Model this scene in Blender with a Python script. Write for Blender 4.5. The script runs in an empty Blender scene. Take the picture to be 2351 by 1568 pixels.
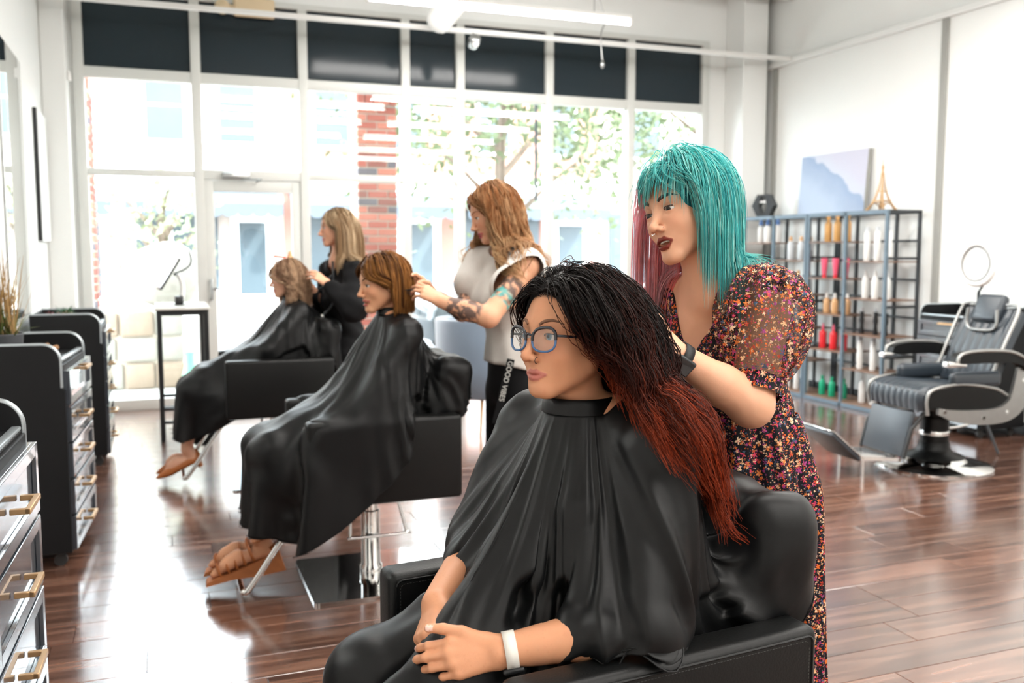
import bpy, bmesh, math, random
import numpy as np
from mathutils import Vector, Matrix, noise as mnoise

random.seed(7)
rng = np.random.default_rng(7)
PI = math.pi
S = bpy.context.scene
COL = S.collection

# ------------------------------------------------------------------ camera
FPX = 2150.0
TILT = math.atan(207 / FPX)
YAW = math.atan(812.5 / math.hypot(FPX, 207))
CAMH = 1.42
cam_d = bpy.data.cameras.new('camera')
cam = bpy.data.objects.new('camera', cam_d)
COL.objects.link(cam)
cam.location = (0, 0, CAMH)
cam.rotation_euler = (PI / 2 - TILT, 0, -YAW)
cam_d.sensor_width = 36.0
cam_d.lens = 36.0 * FPX / 2351.0
cam_d.clip_start = 0.05
cam_d.clip_end = 300
cam_d.dof.use_dof = True
cam_d.dof.focus_distance = 1.95
cam_d.dof.aperture_fstop = 4.0
S.camera = cam

# ------------------------------------------------------------------ world, sun, exposure
world = bpy.data.worlds.new('sky')
S.world = world
world.use_nodes = True
bgn = world.node_tree.nodes['Background']
bgn.inputs['Color'].default_value = (0.86, 0.94, 1.0, 1)
bgn.inputs['Strength'].default_value = 14.5
sun_d = bpy.data.lights.new('sun', 'SUN')
sun_d.energy = 12.0
sun_d.angle = math.radians(2)
sun_d.color = (1.0, 0.96, 0.9)
sun = bpy.data.objects.new('sun', sun_d)
COL.objects.link(sun)
sun.rotation_euler = Vector((-0.55, 0.55, -0.75)).to_track_quat('-Z', 'Y').to_euler()

S.view_settings.view_transform = 'Standard'
S.view_settings.look = 'None'
S.view_settings.gamma = 1.0
S.view_settings.use_curve_mapping = False
S.view_settings.exposure = 0.2
S.cycles.max_bounces = 7
S.cycles.diffuse_bounces = 4
S.cycles.glossy_bounces = 4
S.cycles.transparent_max_bounces = 12
S.cycles.caustics_reflective = False
S.cycles.caustics_refractive = False
S.cycles.sample_clamp_indirect = 6.0

# ------------------------------------------------------------------ materials
MATS = {}


def mat(name, col, rough=0.5, metal=0.0, spec=0.5, vary=0.0, vscale=8.0, bump=0.0, bscale=120.0,
        coat=0.0, emit=None, estr=0.0, alpha=1.0, sheen=0.0, sss=0.0, stretch=None, trans=0.0, coord='Object'):
    """Principled material with procedural colour variation and relief."""
    if name in MATS:
        return MATS[name]
    m = bpy.data.materials.new(name)
    m.use_nodes = True
    nt = m.node_tree
    b = nt.nodes['Principled BSDF']
    b.inputs['Base Color'].default_value = (*col, 1)
    b.inputs['Roughness'].default_value = rough
    b.inputs['Metallic'].default_value = metal
    b.inputs['Specular IOR Level'].default_value = spec
    b.inputs['Coat Weight'].default_value = coat
    b.inputs['Alpha'].default_value = alpha
    b.inputs['Sheen Weight'].default_value = sheen
    b.inputs['Transmission Weight'].default_value = trans
    if sss:
        b.inputs['Subsurface Weight'].default_value = sss
        b.inputs['Subsurface Radius'].default_value = (0.012, 0.004, 0.002)
    if emit:
        b.inputs['Emission Color'].default_value = (*emit, 1)
        b.inputs['Emission Strength'].default_value = estr
    tc = nt.nodes.new('ShaderNodeTexCoord')
    mp = nt.nodes.new('ShaderNodeMapping')
    nt.links.new(tc.outputs[coord], mp.inputs['Vector'])
    if stretch:
        mp.inputs['Scale'].default_value = stretch
    if vary > 0:
        n = nt.nodes.new('ShaderNodeTexNoise')
        n.inputs['Scale'].default_value = vscale
        n.inputs['Detail'].default_value = 4
        nt.links.new(mp.outputs[0], n.inputs['Vector'])
        mx = nt.nodes.new('ShaderNodeMix')
        mx.data_type = 'RGBA'
        mx.inputs[6].default_value = (*[max(0, c * (1 - vary)) for c in col], 1)
        mx.inputs[7].default_value = (*[min(1, c * (1 + vary)) for c in col], 1)
        nt.links.new(n.outputs['Fac'], mx.inputs[0])
        nt.links.new(mx.outputs[2], b.inputs['Base Color'])
    if bump > 0:
        n2 = nt.nodes.new('ShaderNodeTexNoise')
        n2.inputs['Scale'].default_value = bscale
        n2.inputs['Detail'].default_value = 3
        nt.links.new(mp.outputs[0], n2.inputs['Vector'])
        bp = nt.nodes.new('ShaderNodeBump')
        bp.inputs['Strength'].default_value = bump
        bp.inputs['Distance'].default_value = 0.002
        nt.links.new(n2.outputs['Fac'], bp.inputs['Height'])
        nt.links.new(bp.outputs[0], b.inputs['Normal'])
    MATS[name] = m
    return m


def mat_vcol(name, rough=0.5, spec=0.4, sss=0.0, bump=0.0, bscale=200.0, vary=0.12, vscale=30, sheen=0, coat=0):
    """Principled material whose base colour is the mesh colour attribute 'tint' with noise on top."""
    m = mat(name, (0.5, 0.5, 0.5), rough, spec=spec, sss=sss, bump=bump, bscale=bscale, sheen=sheen, coat=coat)
    nt = m.node_tree
    b = nt.nodes['Principled BSDF']
    at = nt.nodes.new('ShaderNodeAttribute')
    at.attribute_name = 'tint'
    n = nt.nodes.new('ShaderNodeTexNoise')
    n.inputs['Scale'].default_value = vscale
    n.inputs['Detail'].default_value = 5
    tc = nt.nodes.new('ShaderNodeTexCoord')
    nt.links.new(tc.outputs['Object'], n.inputs['Vector'])
    mr = nt.nodes.new('ShaderNodeMapRange')
    mr.inputs[3].default_value = 1 - vary
    mr.inputs[4].default_value = 1 + vary
    nt.links.new(n.outputs['Fac'], mr.inputs[0])
    mx = nt.nodes.new('ShaderNodeVectorMath')
    mx.operation = 'SCALE'
    nt.links.new(at.outputs['Color'], mx.inputs[0])
    nt.links.new(mr.outputs[0], mx.inputs['Scale'])
    nt.links.new(mx.outputs[0], b.inputs['Base Color'])
    return m


def glass_mat(name, tint=(1, 1, 1), refl=0.06):
    m = bpy.data.materials.new(name)
    m.use_nodes = True
    nt = m.node_tree
    nt.nodes.remove(nt.nodes['Principled BSDF'])
    out = nt.nodes['Material Output']
    t = nt.nodes.new('ShaderNodeBsdfTransparent')
    t.inputs[0].default_value = (*tint, 1)
    g = nt.nodes.new('ShaderNodeBsdfGlossy')
    g.inputs['Roughness'].default_value = 0.01
    lw = nt.nodes.new('ShaderNodeLayerWeight')
    lw.inputs[0].default_value = 0.5
    # facing-dependent mirror share, like real window glass
    p = nt.nodes.new('ShaderNodeMath')
    p.operation = 'POWER'
    p.inputs[1].default_value = 4.0
    nt.links.new(lw.outputs['Facing'], p.inputs[0])
    a = nt.nodes.new('ShaderNodeMath')
    a.operation = 'MULTIPLY_ADD'
    a.inputs[1].default_value = 0.7
    a.inputs[2].default_value = refl
    nt.links.new(p.outputs[0], a.inputs[0])
    mx = nt.nodes.new('ShaderNodeMixShader')
    nt.links.new(a.outputs[0], mx.inputs[0])
    nt.links.new(t.outputs[0], mx.inputs[1])
    nt.links.new(g.outputs[0], mx.inputs[2])
    nt.links.new(mx.outputs[0], out.inputs[0])
    MATS[name] = m
    return m


def srgb(r, g, b):
    def f(c):
        c /= 255.0
        return c / 12.92 if c <= 0.04045 else ((c + 0.055) / 1.055) ** 2.4
    return (f(r), f(g), f(b))


# ------------------------------------------------------------------ mesh building
class MB:
    """Collects shapes; build() links them as one mesh object."""

    def __init__(self):
        self.v, self.f, self.n = [], [], 0

    def add(self, verts, faces):
        verts = np.asarray(verts, float).reshape(-1, 3)
        k = self.n
        self.v.append(verts)
        self.f.extend([tuple(i + k for i in fc) for fc in faces])
        self.n += len(verts)
        return self

    def box(self, lo, hi, bev=0.0, seg=2, M=None):
        lo, hi = np.minimum(lo, hi), np.maximum(lo, hi)
        if bev <= 0:
            x0, y0, z0 = lo
            x1, y1, z1 = hi
            vs = np.array([(x0, y0, z0), (x1, y0, z0), (x1, y1, z0), (x0, y1, z0), (x0, y0, z1), (x1, y0, z1), (x1, y1, z1), (x0, y1, z1)])
            fs = [(0, 3, 2, 1), (4, 5, 6, 7), (0, 1, 5, 4), (1, 2, 6, 5), (2, 3, 7, 6), (3, 0, 4, 7)]
        else:
            bm = bmesh.new()
            bmesh.ops.create_cube(bm, size=1.0)
            c, s = (np.array(lo) + hi) / 2, np.array(hi) - lo
            for v in bm.verts:
                v.co = Vector((v.co.x * s[0] + c[0], v.co.y * s[1] + c[1], v.co.z * s[2] + c[2]))
            bev = min(bev, 0.49 * s.min())
            bmesh.ops.bevel(bm, geom=bm.edges[:], offset=bev, segments=seg, affect='EDGES', profile=0.5)
            bm.verts.index_update()
            vs = np.array([v.co[:] for v in bm.verts])
            fs = [tuple(v.index for v in f.verts) for f in bm.faces]
            bm.free()
        if M is not None:
            vs = xform(vs, M)
        return self.add(vs, fs)

    def tube(self, path, r, n=8, cap=True, flat=1.0):
        P = np.asarray(path, float)
        R = np.full(len(P), r, float) if np.isscalar(r) else np.asarray(r, float)
        T = np.gradient(P, axis=0)
        T /= np.linalg.norm(T, axis=1)[:, None] + 1e-12
        u = np.cross(T[0], (0, 0, 1))
        if np.linalg.norm(u) < 1e-3:
            u = np.cross(T[0], (0, 1, 0))
        u /= np.linalg.norm(u)
        vs = []
        for i in range(len(P)):
            u = u - T[i] * (u @ T[i])
            u /= np.linalg.norm(u) + 1e-12
            w = np.cross(T[i], u)
            a = np.arange(n) * 2 * PI / n
            vs.append(P[i] + R[i] * (np.cos(a)[:, None] * u + flat * np.sin(a)[:, None] * w))
        fs = []
        for i in range(len(P) - 1):
            for j in range(n):
                k = (j + 1) % n
                fs.append((i * n + j, i * n + k, (i + 1) * n + k, (i + 1) * n + j))
        if cap:
            fs.append(tuple(range(n))[::-1])
            fs.append(tuple(range((len(P) - 1) * n, len(P) * n)))
        return self.add(np.vstack(vs), fs)

    def cyl(self, a, b, r, r2=None, n=16):
        return self.tube([a, b], [r, r if r2 is None else r2], n)

    def lathe(self, prof, n=20, c=(0, 0, 0), M=None):
        prof = np.asarray(prof, float)
        a = np.arange(n) * 2 * PI / n
        vs = np.array([(r * math.cos(t), r * math.sin(t), z) for r, z in prof for t in a])
        fs = []
        m = len(prof)
        for i in range(m - 1):
            for j in range(n):
                k = (j + 1) % n
                fs.append((i * n + j, i * n + k, (i + 1) * n + k, (i + 1) * n + j))
        if prof[0][0] > 1e-5:
            fs.append(tuple(range(n))[::-1])
        if prof[-1][0] > 1e-5:
            fs.append(tuple(range((m - 1) * n, m * n)))
        if M is not None:
            vs = xform(vs, M)
        return self.add(vs + np.array(c), fs)

    def prism(self, poly, axis, a, b):
        """Extrude a 2D polygon (list of pairs) along axis 0/1/2 from a to b."""
        m = len(poly)
        o = [i for i in range(3) if i != axis]
        vs = np.zeros((2 * m, 3))
        for k, t in enumerate((a, b)):
            vs[k * m:(k + 1) * m, o[0]] = [p[0] for p in poly]
            vs[k * m:(k + 1) * m, o[1]] = [p[1] for p in poly]
            vs[k * m:(k + 1) * m, axis] = t
        fs = [tuple(range(m)), tuple(range(2 * m - 1, m - 1, -1))]
        for i in range(m):
            j = (i + 1) % m
            fs.append((i, i + m, j + m, j))
        return self.add(vs, fs)

    def sphere(self, c, r, nu=16, nv=10, M=None):
        r = np.ones(3) * r
        prof = [(math.sin(t), -math.cos(t)) for t in np.linspace(0, PI, nv)]
        k = MB().lathe([(max(p[0], 1e-6), p[1]) for p in prof], nu)
        vs = np.vstack(k.v) * r
        if M is not None:
            vs = xform(vs, M)
        return self.add(vs + np.array(c), k.f)

    def data(self, name, recalc=True):
        me = bpy.data.meshes.new(name)
        me.from_pydata(np.vstack(self.v).tolist(), [], self.f)
        if recalc:
            bm = bmesh.new()
            bm.from_mesh(me)
            bmesh.ops.recalc_face_normals(bm, faces=bm.faces[:])
            bm.to_mesh(me)
            bm.free()
        me.update()
        return me

    def build(self, name, m, parent=None, smooth=None, recalc=True):
        me = self.data(name, recalc)
        return link(name, me, m, parent, smooth)


def link(name, me, m, parent=None, smooth=None):
    if m is not None and len(me.materials) == 0:
        me.materials.append(m)
    if smooth is not None:
        me.polygons.foreach_set('use_smooth', [True] * len(me.polygons))
        if smooth < 180:
            me.set_sharp_from_angle(angle=math.radians(smooth))
    o = bpy.data.objects.new(name, me)
    COL.objects.link(o)
    if parent is not None:
        o.parent = parent
    return o


def xform(vs, M):
    A = np.array(M)
    return vs @ A[:3, :3].T + A[:3, 3]


def tag(o, label, cat, group=None):
    o['label'] = label
    o['category'] = cat
    if group:
        o['group'] = group
    return o


def struct(o):
    o['kind'] = 'structure'
    return o


def thing(name, label, cat, loc=(0, 0, 0), rz=0.0, group=None):
    o = bpy.data.objects.new(name, None)
    COL.objects.link(o)
    o.empty_display_size = 0.1
    o.location = loc
    o.rotation_euler = (0, 0, rz)
    return tag(o, label, cat, group)


def dup(root, loc=None, rz=None, label=None, group=None):
    r = root.copy()
    COL.objects.link(r)
    if loc is not None:
        r.location = loc
    if rz is not None:
        r.rotation_euler = (0, 0, rz)
    if label:
        r['label'] = label
    if group:
        r['group'] = group
    for ch in list(root.children):
        c = ch.copy()
        COL.objects.link(c)
        c.parent = r
        for g in list(ch.children):
            d = g.copy()
            COL.objects.link(d)
            d.parent = c
    return r


def catmull(pts, n=8, closed=False):
    P = np.asarray(pts, float)
    Q = np.vstack([2 * P[0] - P[1], P, 2 * P[-1] - P[-2]])
    out = []
    for i in range(len(P) - 1):
        p0, p1, p2, p3 = Q[i:i + 4]
        for t in np.arange(n) / n:
            out.append(0.5 * ((2 * p1) + (-p0 + p2) * t + (2 * p0 - 5 * p1 + 4 * p2 - p3) * t * t + (-p0 + 3 * p1 - 3 * p2 + p3) * t ** 3))
    out.append(P[-1])
    return np.array(out)


def text_obj(name, body, size, m, M, parent=None, depth=0.001, align='CENTER'):
    cu = bpy.data.curves.new(name, 'FONT')
    cu.body = body
    cu.size = size
    cu.extrude = depth
    cu.align_x = align
    cu.align_y = 'CENTER'
    tmp = bpy.data.objects.new(name, cu)
    COL.objects.link(tmp)
    dg = bpy.context.evaluated_depsgraph_get()
    me = bpy.data.meshes.new_from_object(tmp.evaluated_get(dg))
    bpy.data.objects.remove(tmp)
    me.transform(Matrix(M))
    return link(name, me, m, parent)
# ------------------------------------------------------------------ the room
WX0, WX1, WY, BY, CZ = -0.85, 6.25, 8.985, -3.2, 4.2

M_wall = mat('white_wall_paint', srgb(236, 238, 236), 0.6, vary=0.015, vscale=3, bump=0.1, bscale=60)
M_ceil = mat('ceiling_paint', srgb(226, 229, 226), 0.8, vary=0.03, vscale=2)
M_frame = mat('window_frame_paint', srgb(214, 216, 212), 0.45, vary=0.02)
M_base = mat('baseboard_black', srgb(26, 28, 30), 0.4, vary=0.1)
M_glass = glass_mat('window_glass', (0.97, 0.99, 0.99), 0.035)
M_groove = mat('wall_seam_grey', srgb(150, 150, 145), 0.7, vary=0.03)


def wood_floor_mat():
    m = bpy.data.materials.new('plank_wood')
    m.use_nodes = True
    nt = m.node_tree
    N, L = nt.nodes, nt.links
    b = N['Principled BSDF']
    tc = N.new('ShaderNodeTexCoord')
    oi = N.new('ShaderNodeObjectInfo')
    ge = N.new('ShaderNodeNewGeometry')
    add = N.new('ShaderNodeMath')
    L.new(oi.outputs['Random'], add.inputs[0])
    L.new(ge.outputs['Random Per Island'], add.inputs[1])
    wn = N.new('ShaderNodeTexWhiteNoise')
    wn.noise_dimensions = '1D'
    L.new(add.outputs[0], wn.inputs['W'])
    off = N.new('ShaderNodeVectorMath')
    off.operation = 'MULTIPLY_ADD'
    off.inputs[1].default_value = (17, 17, 17)
    L.new(wn.outputs['Color'], off.inputs[0])
    L.new(tc.outputs['Object'], off.inputs[2])
    mp = N.new('ShaderNodeMapping')
    mp.inputs['Scale'].default_value = (1.6, 22, 22)
    L.new(off.outputs[0], mp.inputs[0])
    n1 = N.new('ShaderNodeTexNoise')
    n1.inputs['Scale'].default_value = 1.0
    n1.inputs['Detail'].default_value = 6
    n1.inputs['Distortion'].default_value = 0.6
    L.new(mp.outputs[0], n1.inputs['Vector'])
    cr = N.new('ShaderNodeValToRGB')
    e = cr.color_ramp.elements
    e[0].position, e[0].color = 0.28, (*srgb(64, 41, 32), 1)
    e[1].position, e[1].color = 0.75, (*srgb(140, 104, 86), 1)
    x = e.new(0.5)
    x.color = (*srgb(102, 70, 56), 1)
    L.new(n1.outputs['Fac'], cr.inputs[0])
    hs = N.new('ShaderNodeHueSaturation')
    mr = N.new('ShaderNodeMapRange')
    mr.inputs[3].default_value = 0.75
    mr.inputs[4].default_value = 1.2
    L.new(wn.outputs['Value'], mr.inputs[0])
    L.new(mr.outputs[0], hs.inputs['Value'])
    L.new(cr.outputs[0], hs.inputs['Color'])
    L.new(hs.outputs[0], b.inputs['Base Color'])
    rr = N.new('ShaderNodeMapRange')
    rr.inputs[3].default_value = 0.17
    rr.inputs[4].default_value = 0.27
    L.new(n1.outputs['Fac'], rr.inputs[0])
    L.new(rr.outputs[0], b.inputs['Roughness'])
    b.inputs['Specular IOR Level'].default_value = 0.5
    b.inputs['Coat Weight'].default_value = 1.0
    b.inputs['Coat IOR'].default_value = 1.65
    b.inputs['Coat Roughness'].default_value = 0.15
    bp = N.new('ShaderNodeBump')
    bp.inputs['Strength'].default_value = 0.12
    bp.inputs['Distance'].default_value = 0.002
    L.new(n1.outputs['Fac'], bp.inputs['Height'])
    L.new(bp.outputs[0], b.inputs['Normal'])
    return m


M_plank = wood_floor_mat()
floor = struct(MB().box((WX0 - 0.15, BY - 0.15, -0.14), (WX1 + 0.15, WY + 0.05, -0.011)).build('floor', mat('subfloor', srgb(40, 28, 22), 0.8, vary=0.1)))
PW, PL = 0.178, 1.22
plank_me = MB().box((0.0012, 0.0012, -0.011), (PL - 0.0012, PW - 0.0012, 0.0), 0.0012, 1).data('plank')
plank_me.materials.append(M_plank)
planks = []
row = 0
y = WY
while y > BY:
    x = WX0 - random.random() * PL
    while x < WX1:
        x0, x1 = max(x, WX0), min(x + PL, WX1)
        if x1 - x0 > 0.04:
            planks.append((x0, x1, max(y - PW, BY)))
        x += PL
    y -= PW
    row += 1


def plank_key(p):
    # largest in view first: distance to the camera, with those out of the view cone last
    cx, cy = (p[0] + p[1]) / 2, p[2] + PW / 2
    d = math.hypot(cx, cy)
    a = math.atan2(cx, cy) - YAW
    return d + (100 if (abs(a) > 0.56 or cy < 1.2) else 0)


planks.sort(key=plank_key)
rest = MB()
for i, (x0, x1, y0) in enumerate(planks):
    if i < 290:
        o = bpy.data.objects.new('plank', plank_me)
        COL.objects.link(o)
        o.location = (x0, y0, 0)
        o.scale = ((x1 - x0) / PL, 1, 1)
        o.parent = floor
    else:
        rest.box((x0 + .0012, y0 + .0012, -0.011), (x1 - .0012, y0 + PW - .0012, 0))
r_ = rest.build('plank_field', M_plank, floor)
r_['kind'] = 'stuff'

struct(MB().box((WX0 - 0.15, BY - 0.15, CZ), (WX1 + 0.15, WY + 0.15, CZ + 0.15)).build('ceiling', M_ceil))
struct(MB().box((WX0 - 0.15, BY - 0.15, -0.01), (WX0, WY + 0.15, CZ)).build('wall_left', M_wall))
struct(MB().box((WX1, BY - 0.15, -0.01), (WX1 + 0.15, WY + 0.15, CZ)).build('wall_right', M_wall))
struct(MB().box((WX0, BY - 0.15, -0.01), (WX1, BY, CZ)).build('wall_back', M_wall))
# window wall: header above the dark transoms, piers at both ends, low curb
hd = MB().box((WX0, WY - 0.02, 3.67), (WX1, WY + 0.12, CZ))
hd.box((WX0, WY - 0.02, -0.01), (-0.6, WY + 0.12, 3.67))
hd.box((5.62, WY - 0.02, -0.01), (WX1, WY + 0.12, 3.67))
struct(hd.build('wall_front', M_wall))
struct(MB().box((WX0, 8.66, 0), (-0.66, WY - 0.02, CZ), 0.012).build('pier_left', M_wall))
pr = struct(MB().box((5.86, 8.62, 0), (6.16, WY - 0.02, CZ), 0.012).build('pier_right', M_wall))
struct(MB().box((WX1 - 0.014, 5.0, 0.0), (WX1, WY, 0.1), 0.003).build('baseboard_right', M_base))
struct(MB().box((WX1 - 0.014, BY, 0.0), (WX1, 5.0, 0.1), 0.003).build('baseboard_right_near', M_base))
struct(MB().box((WX1 - 0.05, BY, 3.36), (WX1, WY - 0.02, 3.42), 0.008).build('trim_1', M_wall))
struct(MB().box((WX1 - 0.02, 6.23, 0.1), (WX1, 6.30, 3.36), 0.004).build('trim_2', M_groove))
struct(MB().box((WX1 - 0.03, 8.55, 0.1), (WX1, 8.60, 3.36), 0.004).build('trim_3', M_groove))
# ceiling joists (seen mirrored in the dark transoms)
for k in range(8):
    yy = 8.3 - k * 1.2
    struct(MB().box((WX0, yy - 0.06, CZ - 0.2), (WX1, yy + 0.06, CZ), 0.01).build('beam_%d' % (k + 1), M_ceil))

# ---- window wall frame: vertical mullions and transom bars
MUL = [-0.585, 0.365, 1.305, 2.275, 2.825, 3.772, 4.70, 5.60]
mh = 0.042
wf = MB()
frame = struct(wf.box((-0.63, WY - 0.05, 3.62), (5.64, WY + 0.06, 3.67), 0.004).build('window_frame', M_frame))
for xm in MUL:
    MB().box((xm - mh, WY - 0.055, 0.0), (xm + mh, WY + 0.06, 3.62), 0.006).build('mullion', M_frame, frame, 40)
bars = [(-0.585, 5.60, 2.955, 0.045), (-0.585, 0.365, 2.11, 0.03), (1.305, 2.825, 2.11, 0.03), (0.365, 1.305, 2.11, 0.045),
        (-0.585, 0.365, 0.05, 0.05), (1.305, 5.6, 0.05, 0.05)]
for xa, xb, zc, hh in bars:
    MB().box((xa, WY - 0.045, zc - hh), (xb, WY + 0.055, zc + hh), 0.005).build('transom_bar', M_frame, frame, 40)
M_dark = mat('dark_spandrel', srgb(38, 48, 54), 0.12, spec=0.22, vary=0.12, vscale=1.5)
for i in range(7):
    xa, xb = MUL[i] + mh, MUL[i + 1] - mh
    p = MB().box((xa, WY + 0.0, 3.0), (xb, WY + 0.02, 3.62)).build('window_%d' % (i + 1), M_dark)
    struct(p)
n = 8
for i in range(7):
    if i == 1:
        cells = [(2.155, 2.91)]
    elif i in (0, 2, 3):
        cells = [(0.1, 2.08), (2.14, 2.91)]
    else:
        cells = [(0.1, 2.91)]
    for z0, z1 in cells:
        p = MB().box((MUL[i] + mh, WY, z0), (MUL[i + 1] - mh, WY + 0.008, z1)).build('window_%d' % n, M_glass)
        struct(p)
        n += 1

# ---- glazed entrance door
door = bpy.data.objects.new('door_1', None)
COL.objects.link(door)
door.location = (0.835, WY, 0)
struct(door)
DX = 0.43
MB().box((-DX, -0.03, 0.012), (-DX + 0.085, 0.03, 2.06), 0.005).build('stile', M_frame, door, 40)
MB().box((DX - 0.085, -0.03, 0.012), (DX, 0.03, 2.06), 0.005).build('stile', M_frame, door, 40)
MB().box((-DX + 0.085, -0.03, 1.96), (DX - 0.085, 0.03, 2.06), 0.005).build('top_rail', M_frame, door, 40)
MB().box((-DX + 0.085, -0.03, 0.012), (DX - 0.085, 0.03, 0.22), 0.005).build('bottom_rail', M_frame, door, 40)
MB().box((-DX + 0.085, -0.004, 0.22), (DX - 0.085, 0.004, 1.96)).build('pane', M_glass, door)
M_steel = mat('brushed_steel', srgb(170, 172, 172), 0.3, metal=1.0, vary=0.05)
hb = MB().tube(catmull([(-DX + 0.04, -0.03, 1.0), (-DX + 0.04, -0.085, 1.0), (-DX + 0.04, -0.085, 1.15), (-DX + 0.04, -0.03, 1.15)], 5), 0.011, 8)
hb.cyl((-DX + 0.04, -0.03, 1.08), (-DX + 0.16, -0.06, 1.08), 0.011)
hb.build('pull_handle', M_steel, door, 60)
cl = MB().box((-0.27, -0.1, 2.075), (-0.03, -0.045, 2.13), 0.008)
cl.build('door_closer', M_steel, door, 40)
ar = MB().tube([(-0.1, -0.07, 2.07), (0.06, -0.22, 2.06), (0.03, -0.05, 2.05)], 0.009, 6)
ar.build('closer_arm', M_steel, door, 60)

# ---- suspended rail, tube lamps, duct, spotlight, emergency lamp
M_white = mat('white_enamel', srgb(240, 240, 238), 0.35, vary=0.01)
rail = tag(MB().box((WX0, 8.27, 3.385), (WX1 - 0.05, 8.33, 3.425), 0.006).build('ceiling_rail', M_white), 'long white ceiling rail running across the room to the right wall', 'rail')
M_tube = mat('tube_light_glow', (1, 1, 1), 0.4, emit=(1.0, 0.97, 0.93), estr=22.0)


def tube_lamp(x0, x1, yy, zz, label, power=38.0):
    t = thing('tube_lamp', label, 'lamp', ((x0 + x1) / 2, yy, zz), 0, 'suspended tube lamps')
    L2 = (x1 - x0) / 2
    MB().box((-L2, -0.035, 0.025), (L2, 0.035, 0.06), 0.008).build('housing', M_white, t, 40)
    MB().tube([(-L2 + 0.01, 0, 0), (L2 - 0.01, 0, 0)], 0.024, 12).build('tube', M_tube, t, 60)
    for s in (-1, 1):
        MB().box((s * L2 - 0.012, -0.03, -0.028), (s * L2 + 0.012, 0.03, 0.03), 0.006).build('end_cap', M_white, t, 40)
        MB().cyl((s * L2 * 0.7, 0, 0.06), (s * L2 * 0.7, 0, CZ - zz - (0.2 if abs(yy - 8.3) < .1 else 0)), 0.004, n=6).build('hanger', M_steel, t)
    ld = bpy.data.lights.new('tube_light', 'AREA')
    ld.shape = 'RECTANGLE'
    ld.size, ld.size_y = (x1 - x0), 0.08
    ld.energy = power
    ld.color = (1.0, 0.96, 0.91)
    lo = bpy.data.objects.new('tube_light', ld)
    COL.objects.link(lo)
    lo.location = (0, 0, -0.05)
    lo.parent = t
    return t


tube_lamp(1.62, 3.95, 7.55, 3.42, 'lit tube lamp hanging in line above the ceiling rail, beside the duct')
tube_lamp(2.55, 3.72, 6.2, 3.36, 'bright lit tube lamp with rounded end hanging nearest the open middle of the room')
for k, (xa, yy) in enumerate([(0.6, 5.0), (3.4, 5.0), (0.6, 3.4), (3.4, 3.4), (0.6, 1.6), (3.4, 1.6), (0.6, -0.4), (3.4, -0.4), (0.6, -2.2), (3.4, -2.2)]):
    tube_lamp(xa, xa + 2.4, yy, 3.42, 'lit tube lamp in the rows hanging over the salon floor', 42.0)

dct = thing('ceiling_duct', 'fat white round duct with closed end hanging below the ceiling', 'duct', (2.38, 8.1, 3.5))
MB().lathe([(0.005, -0.02), (0.06, -0.012), (0.1, 0.02), (0.12, 0.07), (0.125, 0.7)], 28,
           M=Matrix.Translation((-0.06, 0, -0.13)) @ Matrix.Rotation(math.radians(38), 4, 'Y')).build('duct_body', M_white, dct, 60)
MB().tube(catmull([(0.33, -0.02, 0.3), (0.5, -0.02, 0.42), (0.62, -0.02, 0.62)], 6), 0.03, 10).build('bracket', M_white, dct, 60)
sp = thing('track_spotlight', 'small chrome spotlight clipped under the white ceiling rail', 'spotlight', (2.72, 8.22, 3.38))
MB().cyl((0, 0, 0), (0, 0, -0.045), 0.01).build('stem', M_steel, sp, 60)
MB().lathe([(0.03, -0.055), (0.05, -0.05), (0.056, 0.0), (0.05, 0.05), (0.03, 0.065)], 20, M=Matrix.Translation((0, -0.02, -0.085)) @ Matrix.Rotation(math.radians(62), 4, 'X')).build('head', M_steel, sp, 50)
MB().lathe([(0.028, 0.0), (0.03, 0.004), (0.02, 0.012), (0.001, 0.014)], 18, M=Matrix.Translation((0, -0.068, -0.112)) @ Matrix.Rotation(math.radians(118), 4, 'X')).build('lens', M_white, sp, 60)
M_cream = mat('cream_plastic', srgb(228, 206, 170), 0.5, vary=0.04)
em = thing('emergency_light', 'cream emergency light box with lamp head mounted on the dark transom', 'light', (0.84, WY - 0.03, 3.54))
MB().box((-0.14, -0.06, -0.03), (0.22, 0.0, 0.14), 0.02, 3).build('case', M_cream, em, 50)
MB().lathe([(0.03, -0.03), (0.06, -0.01), (0.066, 0.03), (0.05, 0.06), (0.01, 0.075)], 18, M=Matrix.Translation((-0.24, -0.08, 0.03)) @ Matrix.Rotation(math.radians(100), 4, 'X')).build('lamp_head', M_cream, em, 60)
MB().cyl((-0.14, -0.04, 0.05), (-0.2, -0.05, 0.05), 0.014).build('arm', M_cream, em, 60)
cw = MB().tube(catmull([(3.9, 8.2, 4.0), (3.98, 8.2, 3.72), (4.03, 8.2, 3.6), (3.98, 8.2, 3.45), (4.0, 8.2, 3.22)], 6), 0.006, 6)
cw.lathe([(0.004, 0), (0.02, -0.02), (0.024, -0.05), (0.01, -0.075)], 12, (4.0, 8.2, 3.22))
tag(cw.build('hanging_cable', M_steel, None, 60), 'thin loose cable with a small plug hanging from the ceiling', 'cable')
tag(MB().box((0.0, -0.03, -0.03), (0.03, 0.03, 0.05), 0.01, 3).build('motion_sensor', M_white, None, 50), 'tiny white motion sensor with dark lens on the left pier', 'sensor').location = (-0.66, 8.75, 2.86)

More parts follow.
